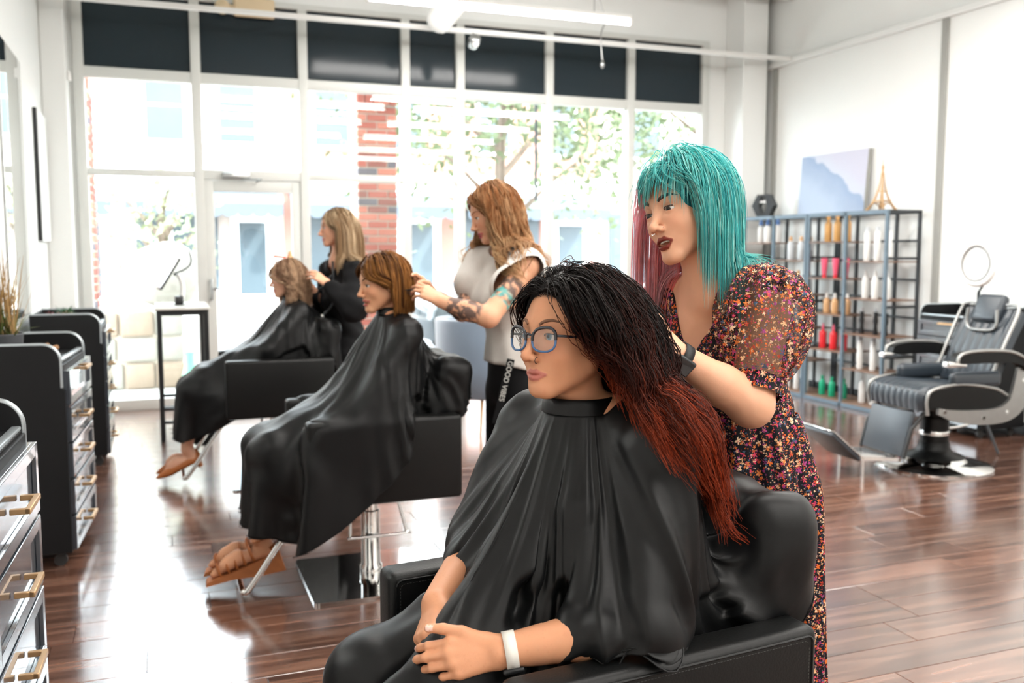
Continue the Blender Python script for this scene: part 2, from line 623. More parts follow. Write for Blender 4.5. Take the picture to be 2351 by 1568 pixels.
# ---- pictures and mirrors on the side walls
M_black = mat('black_metal_paint', srgb(24, 26, 28), 0.4, vary=0.1)
pic = thing('wall_picture', 'white canvas with a thin black edge hanging on the left wall', 'picture', (WX0, 8.0, 2.0))
MB().box((0.002, -0.02, -0.5), (0.028, 0.02, 0.5), 0.003).build('edge_board', M_black, pic)
MB().box((0.002, 0.02, -0.5), (0.03, 0.62, 0.5), 0.004).build('canvas', M_wall, pic)
M_mirror = mat('mirror_silver', (0.93, 0.96, 0.96), 0.015, metal=1.0)
for k, (ya, yb) in enumerate([(6.35, 7.3), (4.2, 5.15), (2.05, 3.0)]):
    t = thing('wall_mirror', ['tall frameless mirror on the left wall beside the white canvas', 'tall frameless mirror above the middle drawer cabinet', 'tall frameless mirror above the cabinet nearest the front client'][k], 'mirror', (WX0, (ya + yb) / 2, 1.86), 0, 'station mirrors')
    h2 = (yb - ya) / 2
    MB().box((0.004, -h2, -0.86), (0.012, h2, 0.84)).build('mirror_glass', M_mirror, t)
    MB().box((0.001, -h2 - 0.01, -0.87), (0.004, h2 + 0.01, 0.85)).build('backing', M_black, t)
# ------------------------------------------------------------------ furniture
M_leather = mat('black_leather', srgb(10, 11, 11), 0.4, spec=0.25, vary=0.15, vscale=6, bump=0.25, bscale=260)
M_chrome = mat('polished_chrome', (0.78, 0.78, 0.77), 0.08, metal=1.0, vary=0.03)
M_stitch = mat('seam_thread', srgb(62, 62, 60), 0.6, vary=0.1)


def rounded_rect(hx, hy, r, n=5):
    pts = []
    for cx, cy, a0 in ((hx - r, hy - r, 0), (-hx + r, hy - r, 90), (-hx + r, -hy + r, 180), (hx - r, -hy + r, 270)):
        for k in range(n + 1):
            a = math.radians(a0 + 90 * k / n)
            pts.append((cx + r * math.cos(a), cy + r * math.sin(a)))
    return pts


def salon_chair(label, loc, rz, zb, seam=False):
    """zb: height of the underside of the arm panels."""
    t = thing('salon_chair', label, 'chair', loc, rz, 'styling chairs')
    pl = MB().prism(rounded_rect(0.29, 0.29, 0.02), 2, 0.0, 0.012)
    pl.build('base_plate', M_chrome, t)
    co = MB().lathe([(0.05, 0.012), (0.05, 0.05), (0.042, 0.06), (0.042, zb * 0.72), (0.034, zb * 0.73), (0.034, zb + 0.02)], 20)
    co.build('column', M_chrome, t, 40)
    pe = MB().tube(catmull([(-0.1, -0.02, zb - 0.035), (-0.11, 0.02, zb - 0.05), (-0.145, 0.05, zb - 0.2), (-0.14, 0.06, zb - 0.215), (0.09, 0.06, zb - 0.215), (0.1, 0.055, zb - 0.2), (0.085, 0.02, zb - 0.05), (0.075, -0.02, zb - 0.035)], 5), 0.007, 8)
    pe.build('pump_lever', M_chrome, t, 60)
    MB().box((-0.16, -0.16, zb + 0.0), (0.16, 0.16, zb + 0.05), 0.01).build('seat_pan', M_black, t, 40)
    st = MB().box((-0.30, -0.262, zb + 0.03), (0.30, 0.262, zb + 0.165), 0.035, 4)
    st.build('seat', M_leather, t, 60)
    for s in (-1, 1):
        y0, y1 = (0.268, 0.352) if s > 0 else (-0.352, -0.268)
        a = MB().box((-0.315, y0, zb), (0.315, y1, zb + 0.345), 0.018, 4)
        arm = a.build('armrest', M_leather, t, 60)
        if seam:
            for yy in (y0 + 0.004, y1 - 0.004):
                q = rounded_rect(0.299, 0.158, 0.012, 4)
                path = [(px, yy + (0.0035 if yy > (y0 + y1) / 2 else -0.0035), zb + 0.1725 + pz) for px, pz in q]
                path.append(path[0])
                MB().tube(path, 0.0028, 6, cap=False).build('piping', M_leather, arm, 60)
                q2 = rounded_rect(0.291, 0.150, 0.012, 4)
                stc = MB()
                P = np.array([(px, pz) for px, pz in q2] + [q2[0]])
                seg = np.linalg.norm(np.diff(P, axis=0), axis=1)
                cum = np.concatenate([[0], np.cumsum(seg)])
                nst = int(cum[-1] / 0.007)
                for k in range(nst):
                    s0, s1 = cum[-1] * k / nst, cum[-1] * (k + 0.6) / nst
                    a0 = [np.interp(s0, cum, P[:, i]) for i in (0, 1)]
                    a1 = [np.interp(s1, cum, P[:, i]) for i in (0, 1)]
                    yo = yy + (0.0042 if yy > (y0 + y1) / 2 else -0.0042)
                    stc.tube([(a0[0], yo, zb + 0.1725 + a0[1]), (a1[0], yo, zb + 0.1725 + a1[1])], 0.0008, 3)
                so = stc.build('stitching', M_stitch, arm)
                so['kind'] = 'stuff'
    # back cushion, slightly reclined
    M = Matrix.Translation((-0.235, 0, zb + 0.1)) @ Matrix.Rotation(math.radians(-9), 4, 'Y')
    bk = MB().box((-0.075, -0.262, 0.0), (0.045, 0.262, 0.46), 0.03, 4, M=M)
    bko = bk.build('backrest', M_leather, t, 60)
    if seam:
        for s in (-1, 1):
            ln = xform(np.array([(0.012, s * 0.263, z) for z in np.linspace(0.04, 0.42, 6)]), M)
            MB().tube(ln, 0.0025, 6).build('piping', M_leather, bko, 60)
    # u-shaped chrome foot bar
    fb = [(0.2, -0.17, zb + 0.02), (0.3, -0.17, zb - 0.02), (0.52, -0.17, zb - 0.33), (0.55, -0.16, zb - 0.355), (0.555, -0.13, zb - 0.362), (0.555, 0.13, zb - 0.362), (0.55, 0.16, zb - 0.355), (0.52, 0.17, zb - 0.33), (0.3, 0.17, zb - 0.02), (0.2, 0.17, zb + 0.02)]
    MB().tube(catmull(fb, 5), 0.0125, 10).build('foot_bar', M_chrome, t, 60)
    return t


CH3 = ((0.787, 1.702, 0), math.radians(180 + 6), 0.375)
CH2 = ((0.83, 3.97, 0), PI, 0.41)
CH1 = ((0.655, 5.95, 0), PI, 0.44)
salon_chair('black leather styling chair with piped seams under the client with glasses', *CH3, seam=True)
salon_chair('black styling chair on a square chrome plate under the smiling bob-haired client', *CH2)
salon_chair('black styling chair under the client with short blonde curls', *CH1)

# ---- rolling drawer cabinets
M_cab = mat('cabinet_black', srgb(14, 15, 17), 0.55, spec=0.25, vary=0.12, vscale=5)
M_draw = mat('drawer_front_black', srgb(60, 66, 74), 0.22, spec=1.0, vary=0.06, vscale=4, coat=1.0)
M_edge = mat('edge_band_silver', srgb(178, 186, 190), 0.3, metal=0.6, vary=0.05)
M_gold = mat('brushed_gold', srgb(190, 154, 112), 0.38, metal=0.6, vary=0.1, vscale=40)
M_rubber = mat('caster_rubber', srgb(50, 50, 50), 0.6, vary=0.1)


def cabinet(label, loc, rz, ndraw=5, casters=True, wid=0.68, dep=0.44, top=0.92):
    """Drawers face local +X; the origin is on the floor at the middle of the drawer front."""
    t = thing('drawer_cabinet', label, 'cabinet', loc, rz, 'rolling drawer cabinets')
    w = wid / 2
    z0 = 0.075
    MB().box((-dep, -w + 0.02, z0), (-0.02, w - 0.02, top), 0.003).build('body', M_cab, t)
    MB().box((-dep, -w + 0.02, top), (-0.03, w - 0.02, top + 0.008), 0.002).build('top_panel', M_cab, t)
    for s in (-1, 1):
        y0, y1 = (w - 0.02, w) if s > 0 else (-w, -w + 0.02)
        pr = [(-dep, z0), (-0.012, z0), (-0.012, top - 0.11), (-0.03, top - 0.10), (-0.03, top + 0.0)]
        arc = [(-0.10 + 0.07 * math.cos(a), top + 0.02 + 0.07 * math.sin(a)) for a in np.linspace(0, PI / 2, 8)]
        pr += arc + [(-dep, top + 0.09)]
        sp_ = MB().prism(pr, 1, y0, y1)
        so = sp_.build('side_panel', M_cab, t)
        band = [(-0.03, (y0 + y1) / 2, top - 0.1)] + [(p[0], (y0 + y1) / 2, p[1]) for p in arc] + [(-dep, (y0 + y1) / 2, top + 0.09)]
        MB().tube(np.array(band), 0.0105, 6, flat=0.5).build('edge_band', M_edge, so, 60)
    MB().box((-dep, -w + 0.02, top), (-dep + 0.015, w - 0.02, top + 0.09), 0.002).build('back_rail', M_cab, t)
    MB().box((-0.055, -w + 0.022, top + 0.008), (-0.03, w - 0.022, top + 0.02), 0.004).build('front_lip', M_edge, t, 40)
    hh = (top - 0.02 - z0) / ndraw
    for k in range(ndraw):
        za, zb = z0 + 0.006 + k * hh, z0 + (k + 1) * hh - 0.006
        d = MB()
        d.box((-0.02, -w + 0.024, za), (-0.004, w - 0.024, zb), 0.001)
        fr = 0.035 if hh > 0.12 else 0.02
        d.box((-0.004, -w + 0.024, za), (0.008, -w + 0.024 + fr, zb), 0.002)
        d.box((-0.004, w - 0.024 - fr, za), (0.008, w - 0.024, zb), 0.002)
        d.box((-0.004, -w + 0.024 + fr, za), (0.008, w - 0.024 - fr, za + fr), 0.002)
        d.box((-0.004, -w + 0.024 + fr, zb - fr), (0.008, w - 0.024 - fr, zb), 0.002)
        do = d.build('drawer', M_draw, t)
        zc = zb - fr * 0.5 if k == ndraw - 1 and ndraw > 4 else (za + zb) / 2
        h = MB()
        for s in (-1, 1):
            h.box((0.0 if zc == (za + zb) / 2 else 0.008, s * 0.07 - 0.007, zc - 0.007), (0.045, s * 0.07 + 0.007, zc + 0.007), 0.0015, 1)
        h.box((0.033, -0.077, zc - 0.0071), (0.047, 0.077, zc + 0.0071), 0.0015, 1)
        h.build('handle', M_gold, do, 40)
    if casters:
        for sx in (-dep + 0.06, -0.07):
            for s in (-1, 1):
                c = MB().cyl((sx, s * (w - 0.07), z0), (sx, s * (w - 0.07), z0 - 0.02), 0.018, n=10)
                c.tube([(sx, s * (w - 0.07) - 0.012, 0.028), (sx, s * (w - 0.07) + 0.012, 0.028)], 0.028, 14)
                c.build('caster', M_rubber, t, 40)
    return t


cabinet('black drawer cabinet with four wide gold-handled drawers nearest the front client', (-0.352, 2.55, 0), math.radians(-2), 4)
cabinet('tall black drawer cabinet carrying the potted grass, between its two neighbours', (-0.37, 4.86, 0), math.radians(-4), 5)
cabinet('black drawer cabinet carrying the succulent, closest to the street window', (-0.345, 7.0, 0), 0, 5)
cabinet('black drawer cabinet behind the barber chair against the right wall', (5.76, 5.62, 0), PI, 6, top=0.9)

# ---- narrow bar table with payment tablet
M_tabletop = mat('pale_tabletop', srgb(214, 212, 206), 0.25, vary=0.06, vscale=12)
tb = thing('bar_table', 'narrow bar-height table with black steel frame beside the glass door', 'table', (0.155, 7.74, 0))
MB().box((-0.195, -0.4, 0.985), (0.195, 0.4, 1.005), 0.004).build('table_top', M_tabletop, tb)
for sx in (-1, 1):
    for sy in (-1, 1):
        MB().box((sx * 0.165 - 0.018, sy * 0.36 - 0.018, 0), (sx * 0.165 + 0.018, sy * 0.36 + 0.018, 0.985), 0.003).build('leg', M_black, tb)
for zz, th in ((0.965, 0.02), (0.245, 0.012), (0.145, 0.01)):
    for sy in (-1, 1):
        MB().box((-0.165, sy * 0.36 - 0.012, zz - th), (0.165, sy * 0.36 + 0.012, zz + th), 0.002).build('rail', M_black, tb)
    for sx in (-1, 1):
        MB().box((sx * 0.165 - 0.012, -0.36, zz - th), (sx * 0.165 + 0.012, 0.36, zz + th), 0.002).build('rail', M_black, tb)
ts = thing('payment_tablet', 'black tablet tilted on a white stand with curved arm on the bar table', 'tablet', (0.14, 7.74, 1.005), math.radians(8))
MB().prism(rounded_rect(0.09, 0.06, 0.01), 2, 0, 0.006).build('base', M_black, ts)
MB().box((-0.03, -0.03, 0.006), (0.03, 0.03, 0.07), 0.006).build('card_reader', M_black, ts, 40)
MB().tube(catmull([(0.02, 0, 0.03), (0.03, 0, 0.15), (0.0, 0, 0.24)], 6), 0.018, 10).build('stand', M_white, ts, 60)
MB().tube(catmull([(0.0, 0, 0.23), (-0.03, 0, 0.24), (0.04, 0, 0.27), (0.09, 0, 0.31), (0.1, 0, 0.36), (0.085, 0, 0.42)], 6), 0.007, 8).build('arm', M_black, ts, 60)
M = Matrix.Translation((-0.07, 0, 0.24)) @ Matrix.Rotation(math.radians(32), 4, 'Y')
tb_ = MB().box((-0.008, -0.09, -0.14), (0.008, 0.09, 0.14), 0.004, M=M)
tb_.build('tablet_case', M_black, ts, 40)
MB().box((-0.0095, -0.082, -0.128), (-0.0075, 0.082, 0.128), M=M).build('screen', mat('tablet_screen', srgb(90, 110, 120), 0.1, spec=0.6, vary=0.1), ts)

# ---- waiting armchair
M_velvet = mat('blue_grey_velvet', srgb(104, 120, 138), 0.55, vary=0.15, vscale=5, sheen=0.9, bump=0.15, bscale=300)
ac = thing('armchair', 'blue-grey velvet tub armchair with slim gold legs by the window', 'armchair', (2.5, 7.15, 0), math.radians(15))
th = np.linspace(math.radians(60), math.radians(300), 26)
prof = [(0.40, 0.27), (0.42, 0.28), (0.435, 0.5), (0.45, 0.86), (0.44, 0.885), (0.40, 0.885), (0.375, 0.86), (0.36, 0.5), (0.35, 0.28)]
vs, fs = [], []
for a in th:
    hgt = 1.0 - 0.28 * max(0, math.cos(a) + 0.25)
    for r, z in prof:
        zz = 0.27 + (z - 0.27) * hgt
        vs.append((r * math.cos(a), r * math.sin(a), zz))
m_ = len(prof)
for i in range(len(th) - 1):
    for j in range(m_):
        k = (j + 1) % m_
        fs.append((i * m_ + j, i * m_ + k, (i + 1) * m_ + k, (i + 1) * m_ + j))
fs.append(tuple(range(m_)))
fs.append(tuple(range((len(th) - 1) * m_, len(th) * m_))[::-1])
MB().add(vs, fs).build('tub_back', M_velvet, ac, 60)
MB().lathe([(0.001, 0.27), (0.35, 0.27), (0.36, 0.3), (0.36, 0.42), (0.33, 0.45), (0.001, 0.46)], 28).build('seat', M_velvet, ac, 50)
for sx, sy in ((1, 1), (1, -1), (-1, 1), (-1, -1)):
    MB().cyl((sx * 0.24, sy * 0.24, 0.28), (sx * 0.29, sy * 0.29, 0.0), 0.014, 0.008, 10).build('leg', M_gold, ac, 60)

# ---- metal display shelves
M_shelf = mat('blue_grey_steel', srgb(92, 108, 120), 0.45, metal=0.2, vary=0.1, vscale=10)
M_shelfdark = mat('dark_steel', srgb(40, 44, 48), 0.5, vary=0.1)
M_board = mat('shelf_board', srgb(120, 92, 74), 0.5, vary=0.15, vscale=14, stretch=(1, 6, 6))
SX0, SX1 = 5.815, 6.195


def shelf_unit(label, y0, y1):
    t = thing('display_shelf', label, 'shelf', (SX0, y0, 0), 0, 'steel display shelves')
    W, D, Hh = y1 - y0, SX1 - SX0, 1.775
    cols = [(W / 2, W), (0.0, W / 2)]  # left-hand column first, as seen from the room
    for yy, dark in ((0.014, 0), (W / 2, 0), (W - 0.014, 0)):
        MB().box((0, yy - 0.014, 0), (0.028, yy + 0.014, Hh), 0.002).build('post', M_shelf, t)
    for yy in (0.014, W - 0.014, W * 0.27, W * 0.75):
        MB().box((D - 0.024, yy - 0.014, 0), (D, yy + 0.014, Hh), 0.002).build('post', M_shelfdark, t)
    for zz in (0.02, Hh - 0.016):
        MB().box((0, 0.028, zz - 0.018), (0.028, W - 0.028, zz + 0.018), 0.002).build('rail', M_shelf, t)
        MB().box((D - 0.024, 0, zz - 0.014), (D, W, zz + 0.014), 0.002).build('rail', M_shelfdark, t)
        for yy in (0.012, W - 0.012):
            MB().box((0.028, yy - 0.012, zz - 0.016), (D - 0.024, yy + 0.012, zz + 0.016), 0.002).build('rail', M_shelfdark, t)
    for zz in (0.5, 0.94, 1.36):
        for yy in (0.012, W - 0.012):
            MB().box((0.028, yy - 0.01, zz - 0.011), (D - 0.024, yy + 0.01, zz + 0.011), 0.002).build('rail', M_shelfdark, t)
    lv = [[1.51, 1.17, 0.836, 0.50, 0.05], [1.334, 1.0, 0.68, 0.36, 0.05]]
    for ci, (ya, yb) in enumerate(cols):
        for zz in lv[ci]:
            MB().box((0.004, ya + 0.016, zz - 0.012), (D - 0.026, yb - 0.016, zz), 0.002).build('shelf_board', M_board, t)
        for zz in lv[1 - ci][:-1]:
            MB().box((D - 0.02, ya + 0.016, zz - 0.011), (D - 0.004, yb - 0.016, zz + 0.011), 0.002).build('back_rung', M_shelfdark, t)
    return t


shelf_unit('blue-grey steel display shelf nearest the barber chair, with pink, red and green bottles', 6.39, 7.44)
shelf_unit('blue-grey steel display shelf nearest the street window, half hidden by the turquoise-haired stylist', 7.455, 8.505)

# ---- products on the shelves
PROD = {}


def product(kind, name, label, x, y, z, cat='bottle'):
    """kind -> body profile and cap; each product is a thing of body + cap."""
    key = kind[0]
    prof, bm_, cap, cm, r = kind[1:6]
    t = thing(name, label, cat, (x, y, z), random.uniform(0, 6), 'products on the steel shelves')
    if key not in PROD:
        a = MB().lathe(prof, 18).data('body')
        a.materials.append(bm_)
        c = MB().lathe(cap, 14).data('cap')
        c.materials.append(cm)
        for me in (a, c):
            me.polygons.foreach_set('use_smooth', [True] * len(me.polygons))
            me.set_sharp_from_angle(angle=math.radians(40))
        PROD[key] = (a, c)
    for nm, me in zip(('body', 'cap'), PROD[key]):
        o = bpy.data.objects.new(nm, me)
        COL.objects.link(o)
        o.parent = t
    return t


def pm(n_, r, g, b, rough=0.35):
    return mat(n_, srgb(r, g, b), rough, vary=0.05)


white_p, gold_p, pink_p, red_p, green_p, brown_p, blue_p, black_p, clear_p = pm('white_plastic', 236, 236, 234), pm('amber_gold_plastic', 205, 158, 96), pm('pink_plastic', 240, 100, 130), pm('red_plastic', 225, 48, 56), pm('emerald_plastic', 20, 160, 120), pm('tan_plastic', 214, 170, 124), pm('blue_plastic', 70, 110, 170), pm('black_plastic', 30, 30, 32), pm('silver_plastic', 205, 210, 214)


def bottle_prof(r, h, neck=0.35):
    return [(r * 0.9, 0), (r, 0.006), (r, h * 0.66), (r * 0.9, h * 0.74), (r * neck, h * 0.82), (r * neck, h * 0.86)]


def pump(r, h):
    return [(r * 0.4, h * 0.86), (r * 0.4, h * 0.92), (r * 0.18, h * 0.93), (r * 0.18, h)]


def tube_prof(r, h):
    return [(r * 0.55, 0.0), (r * 0.6, 0.03), (r * 0.62, 0.031), (r, h * 0.8), (r * 1.08, h)]


K_gold = ('gold', bottle_prof(0.034, 0.24), gold_p, [(0.018, 0.2), (0.02, 0.24), (0.006, 0.27)], gold_p, 0)
K_pink = ('pink', tube_prof(0.03, 0.185), pink_p, [(0.018, 0), (0.02, 0.002), (0.02, 0.03), (0.016, 0.031)], red_p, 0)
K_tan = ('tan', bottle_prof(0.032, 0.17, 0.45), brown_p, [(0.015, 0.145), (0.017, 0.15), (0.012, 0.19), (0.004, 0.195)], white_p, 0)
K_red = ('red', bottle_prof(0.034, 0.21, 0.3), red_p, [(0.012, 0.18), (0.013, 0.19), (0.008, 0.23), (0.003, 0.235)], pink_p, 0)
K_green = ('green', bottle_prof(0.031, 0.18, 0.4), green_p, [(0.014, 0.155), (0.015, 0.16), (0.014, 0.185)], green_p, 0)
K_white = ('white', bottle_prof(0.032, 0.24, 0.5), white_p, pump(0.04, 0.25), white_p, 0)
K_wtall = ('wtall', [(0.026, 0), (0.028, 0.005), (0.028, 0.25), (0.02, 0.26)], white_p, [(0.02, 0.26), (0.02, 0.3), (0.015, 0.305)], clear_p, 0)
K_brown = ('brownw', bottle_prof(0.033, 0.22, 0.5), clear_p, [(0.018, 0.189), (0.02, 0.2), (0.012, 0.235)], brown_p, 0)
K_blue = ('blue', bottle_prof(0.036, 0.22, 0.5), white_p, [(0.02, 0.18), (0.022, 0.2), (0.008, 0.25)], blue_p, 0)
K_black = ('black', [(0.02, 0), (0.024, 0.01), (0.016, 0.08), (0.024, 0.12), (0.016, 0.18), (0.022, 0.2)], black_p, [(0.012, 0.2), (0.014, 0.21), (0.01, 0.235)], clear_p, 0)
rowsR = [  # (unit start y, column, level z, kind, name, text)
    (6.39, 0, 1.51, K_gold, 'gold_bottle', 'tall gold bottle on the top shelf above the pink tubes'),
    (6.39, 0, 1.17, K_pink, 'pink_tube', 'pink tube standing on its cap, on the shelf under the gold bottles'),
    (6.39, 0, 0.836, K_tan, 'tan_bottle', 'small tan bottle with white cap, on the shelf above the red bottles'),
    (6.39, 0, 0.50, K_red, 'red_bottle', 'red bottle with pointed pink cap, on the shelf above the green bottles'),
    (6.39, 0, 0.05, K_green, 'green_bottle', 'emerald green bottle on the bottom shelf of the display shelf'),
    (6.39, 1, 1.334, K_wtall, 'slim_white_bottle', 'slim white bottle on the top shelf beside the gold bottles'),
    (6.39, 1, 1.0, K_white, 'white_pump_bottle', 'white pump bottle on the shelf beside the pink tubes'),
    (6.39, 1, 0.68, K_black, 'black_hair_tool', 'black and silver styling tool standing on a shelf beside the tan bottles'),
    (6.39, 1, 0.36, K_wtall, 'slim_white_bottle', 'slim white bottle on the shelf beside the red bottles'),
    (6.39, 1, 0.05, K_white, 'white_pump_bottle', 'white pump bottle on the bottom shelf beside the green bottles'),
    (7.455, 0, 1.51, K_blue, 'blue_capped_bottle', 'white bottle with blue cap on the window-side shelf'),
    (7.455, 1, 1.334, K_brown, 'silver_bottle', 'silver bottle with copper cap on the window-side shelf'),
    (7.455, 1, 1.0, K_brown, 'silver_bottle', 'silver bottle with copper cap on the shelf right behind the stylist shoulder'),
    (7.455, 1, 0.68, K_white, 'white_pump_bottle', 'white pump bottle on the window-side shelf at elbow height'),
    (7.455, 1, 0.05, K_wtall, 'slim_white_bottle', 'slim white bottle on the bottom of the window-side shelf'),
]
for y0, colm, zz, kind, nm, txt in rowsR:
    ya = y0 + (0.525 if colm == 0 else 0.0)
    for k in range(3):
        product(kind, nm, txt, SX0 + 0.13 + random.uniform(-0.02, 0.02), ya + 0.40 - k * 0.145 + random.uniform(-0.01, 0.01), zz, 'tool' if kind is K_black else ('tube' if kind is K_pink else 'bottle'))

# ---- on top of the shelves
hx = thing('hexagon_ornament', 'black hexagon ornament with a pierced centre on the shelf top', 'ornament', (5.96, 8.33, 1.777), math.radians(20))
Rr = 0.135
hexo = [(Rr * math.cos(math.radians(60 * k)), Rr * math.sin(math.radians(60 * k))) for k in range(6)]
hexi = [(0.07 * math.cos(math.radians(60 * k)) * 0.75, 0.085 * math.sin(math.radians(60 * k)) + (0.02 if 0 < k < 3 else -0.01)) for k in range(6)]
vs, fs = [], []
for x_ in (-0.04, 0.04):
    vs += [(x_, p[0], p[1] + Rr * 0.866) for p in hexo] + [(x_, p[0], p[1] + Rr * 0.866) for p in hexi]
for k in range(6):
    j = (k + 1) % 6
    fs += [(k, j, 6 + j, 6 + k), (12 + k, 18 + k, 18 + j, 12 + j), (k, 12 + k, 12 + j, j), (6 + k, 6 + j, 18 + j, 18 + k)]
MB().add(vs, fs).build('hexagon_ring', M_black, hx)
MB().box((-0.03, -0.045, Rr * 0.866 + 0.03), (0.03, 0.045, Rr * 0.866 + 0.05), 0.004).build('cross_bar', M_white, hx)


def canvas_mat():
    m = mat('canvas_print', (0.6, 0.65, 0.72), 0.7)
    nt = m.node_tree
    b = nt.nodes['Principled BSDF']
    tc = nt.nodes.new('ShaderNodeTexCoord')
    sx = nt.nodes.new('ShaderNodeSeparateXYZ')
    nt.links.new(tc.outputs['Object'], sx.inputs[0])
    ad = nt.nodes.new('ShaderNodeMath')
    ad.operation = 'MULTIPLY_ADD'
    ad.inputs[1].default_value = -0.55
    nt.links.new(sx.outputs['Y'], ad.inputs[0])
    nt.links.new(sx.outputs['Z'], ad.inputs[2])
    n_ = nt.nodes.new('ShaderNodeTexNoise')
    n_.inputs['Scale'].default_value = 4
    nt.links.new(tc.outputs['Object'], n_.inputs['Vector'])
    a2 = nt.nodes.new('ShaderNodeMath')
    a2.operation = 'MULTIPLY_ADD'
    a2.inputs[1].default_value = 0.25
    nt.links.new(n_.outputs['Fac'], a2.inputs[0])
    nt.links.new(ad.outputs[0], a2.inputs[2])
    cr = nt.nodes.new('ShaderNodeValToRGB')
    cr.color_ramp.interpolation = 'EASE'
    e = cr.color_ramp.elements
    e[0].position, e[0].color = 0.2, (*srgb(172, 186, 206), 1)
    e[1].position, e[1].color = 0.72, (*srgb(194, 194, 210), 1)
    for p, c in ((0.4, (156, 172, 196)), (0.5, (146, 164, 192)), (0.53, (194, 199, 212))):
        x = e.new(p)
        x.color = (*srgb(*c), 1)
    nt.links.new(a2.outputs[0], cr.inputs[0])
    nt.links.new(cr.outputs[0], b.inputs['Base Color'])
    return m


cv = thing('canvas_picture', 'pale blue and lilac canvas leaning on the wall above the shelves', 'picture', (6.16, 7.57, 1.777))
Mc = Matrix.Rotation(math.radians(4), 4, 'Y')
MB().box((0.0, -0.48, 0.0), (0.035, 0.48, 0.60), 0.003, M=Mc).build('canvas', canvas_mat(), cv)
MB().box((0.006, -0.488, 0.0), (0.04, -0.478, 0.60), M=Mc).build('stretcher_edge', M_groove, cv)

ef = thing('tower_ornament', 'gold lattice tower ornament with four arched feet on the shelf top', 'ornament', (5.99, 6.66, 1.777), math.radians(10))


def tower_w(z):  # half width at height z (0..0.45)
    t_ = z / 0.45
    return 0.085 * math.exp(-3.6 * t_) + 0.004 * (1 - t_)


tw = MB()
for sx in (-1, 1):
    for sy in (-1, 1):
        zs = np.linspace(0, 0.33, 12)
        tw.tube([(sx * tower_w(z), sy * tower_w(z), z) for z in zs], [0.012 - 0.008 * z / 0.33 for z in zs], 4)
tw.build('leg_frame', M_gold, ef)
ar_ = MB()
for ax in (0, 1):
    for s in (-1, 1):
        w0 = 0.068
        arc = []
        for a in np.linspace(0.15, PI - 0.15, 12):
            u_, z_ = w0 * math.cos(a), 0.012 + 0.055 * math.sin(a)
            arc.append((u_, s * 0.074, z_) if ax == 0 else (s * 0.074, u_, z_))
        ar_.tube(arc, 0.005, 5)
ar_.build('arches', M_gold, ef)
for z_, w_ in ((0.085, 0.056), (0.17, 0.032)):
    MB().box((-w_, -w_, z_ - 0.006), (w_, w_, z_ + 0.006), 0.002).build('platform', M_gold, ef)
MB().lathe([(0.012, 0.3), (0.009, 0.36), (0.013, 0.37), (0.011, 0.39), (0.004, 0.4), (0.002, 0.455)], 8).build('spire', M_gold, ef)
lt = MB()
for k in range(9):
    z_ = 0.19 + k * 0.015
    w_ = tower_w(z_)
    lt.box((-w_, -w_, z_ - 0.002), (w_, w_, z_ + 0.002))
lt.build('lattice', M_gold, ef)

# ---- ring light on tripod
rl = thing('ring_light', 'white ring light on a dark tripod beside the barber chair', 'ring light', (5.52, 5.13, 0))
ringp = [(-0.02, 0.145 * math.sin(a), 1.33 + 0.145 * math.cos(a)) for a in np.linspace(0, 2 * PI, 41)]
MB().tube(ringp, 0.022, 10, cap=False).build('ring', M_white, rl, 60)
MB().tube([(-0.042, 0.122 * math.sin(a), 1.33 + 0.122 * math.cos(a)) for a in np.linspace(0, 2 * PI, 41)], 0.004, 6, cap=False).build('inner_rim', M_shelfdark, rl, 60)
MB().cyl((0, 0, 0.25), (0, 0, 1.13), 0.011, n=10).build('pole', M_shelfdark, rl, 60)
MB().tube([(0, 0, 1.13), (0, -0.03, 1.17), (-0.015, 0, 1.2)], 0.009, 8).build('bracket', M_shelfdark, rl, 60)
for a in (0.3, 2.4, 4.5):
    MB().cyl((0, 0, 0.42), (0.3 * math.cos(a), 0.3 * math.sin(a), 0.008), 0.009, n=8).build('leg', M_shelfdark, rl, 60)

# ---- barber chair
M_bl = mat('barber_leather', srgb(44, 52, 60), 0.32, spec=0.6, vary=0.12, vscale=6, bump=0.2, bscale=240)
M_alu = mat('cast_aluminium', srgb(158, 158, 156), 0.38, metal=0.9, vary=0.08, vscale=20)
bc = thing('barber_chair', 'reclining black barber chair with ribbed seat, round chrome base and footrest', 'barber chair', (4.78, 4.75, 0), math.radians(176))
MB().lathe([(0.365, 0.0), (0.368, 0.012), (0.34, 0.03), (0.25, 0.05), (0.19, 0.07), (0.185, 0.075)], 48).build('base_disc', M_chrome, bc, 50)
MB().lathe([(0.2, 0.06), (0.19, 0.075), (0.12, 0.1), (0.1, 0.13), (0.095, 0.17)], 36).build('base_cover', M_leather, bc, 50)
MB().lathe([(0.09, 0.15), (0.09, 0.33), (0.075, 0.34), (0.075, 0.44)], 28).build('column', M_leather, bc, 50)
MB().lathe([(0.093, 0.215), (0.095, 0.22), (0.095, 0.238), (0.093, 0.243)], 28).build('column_ring', M_chrome, bc, 50)
MB().box((-0.2, -0.16, 0.40), (0.2, 0.16, 0.45), 0.01).build('seat_pan', M_black, bc)
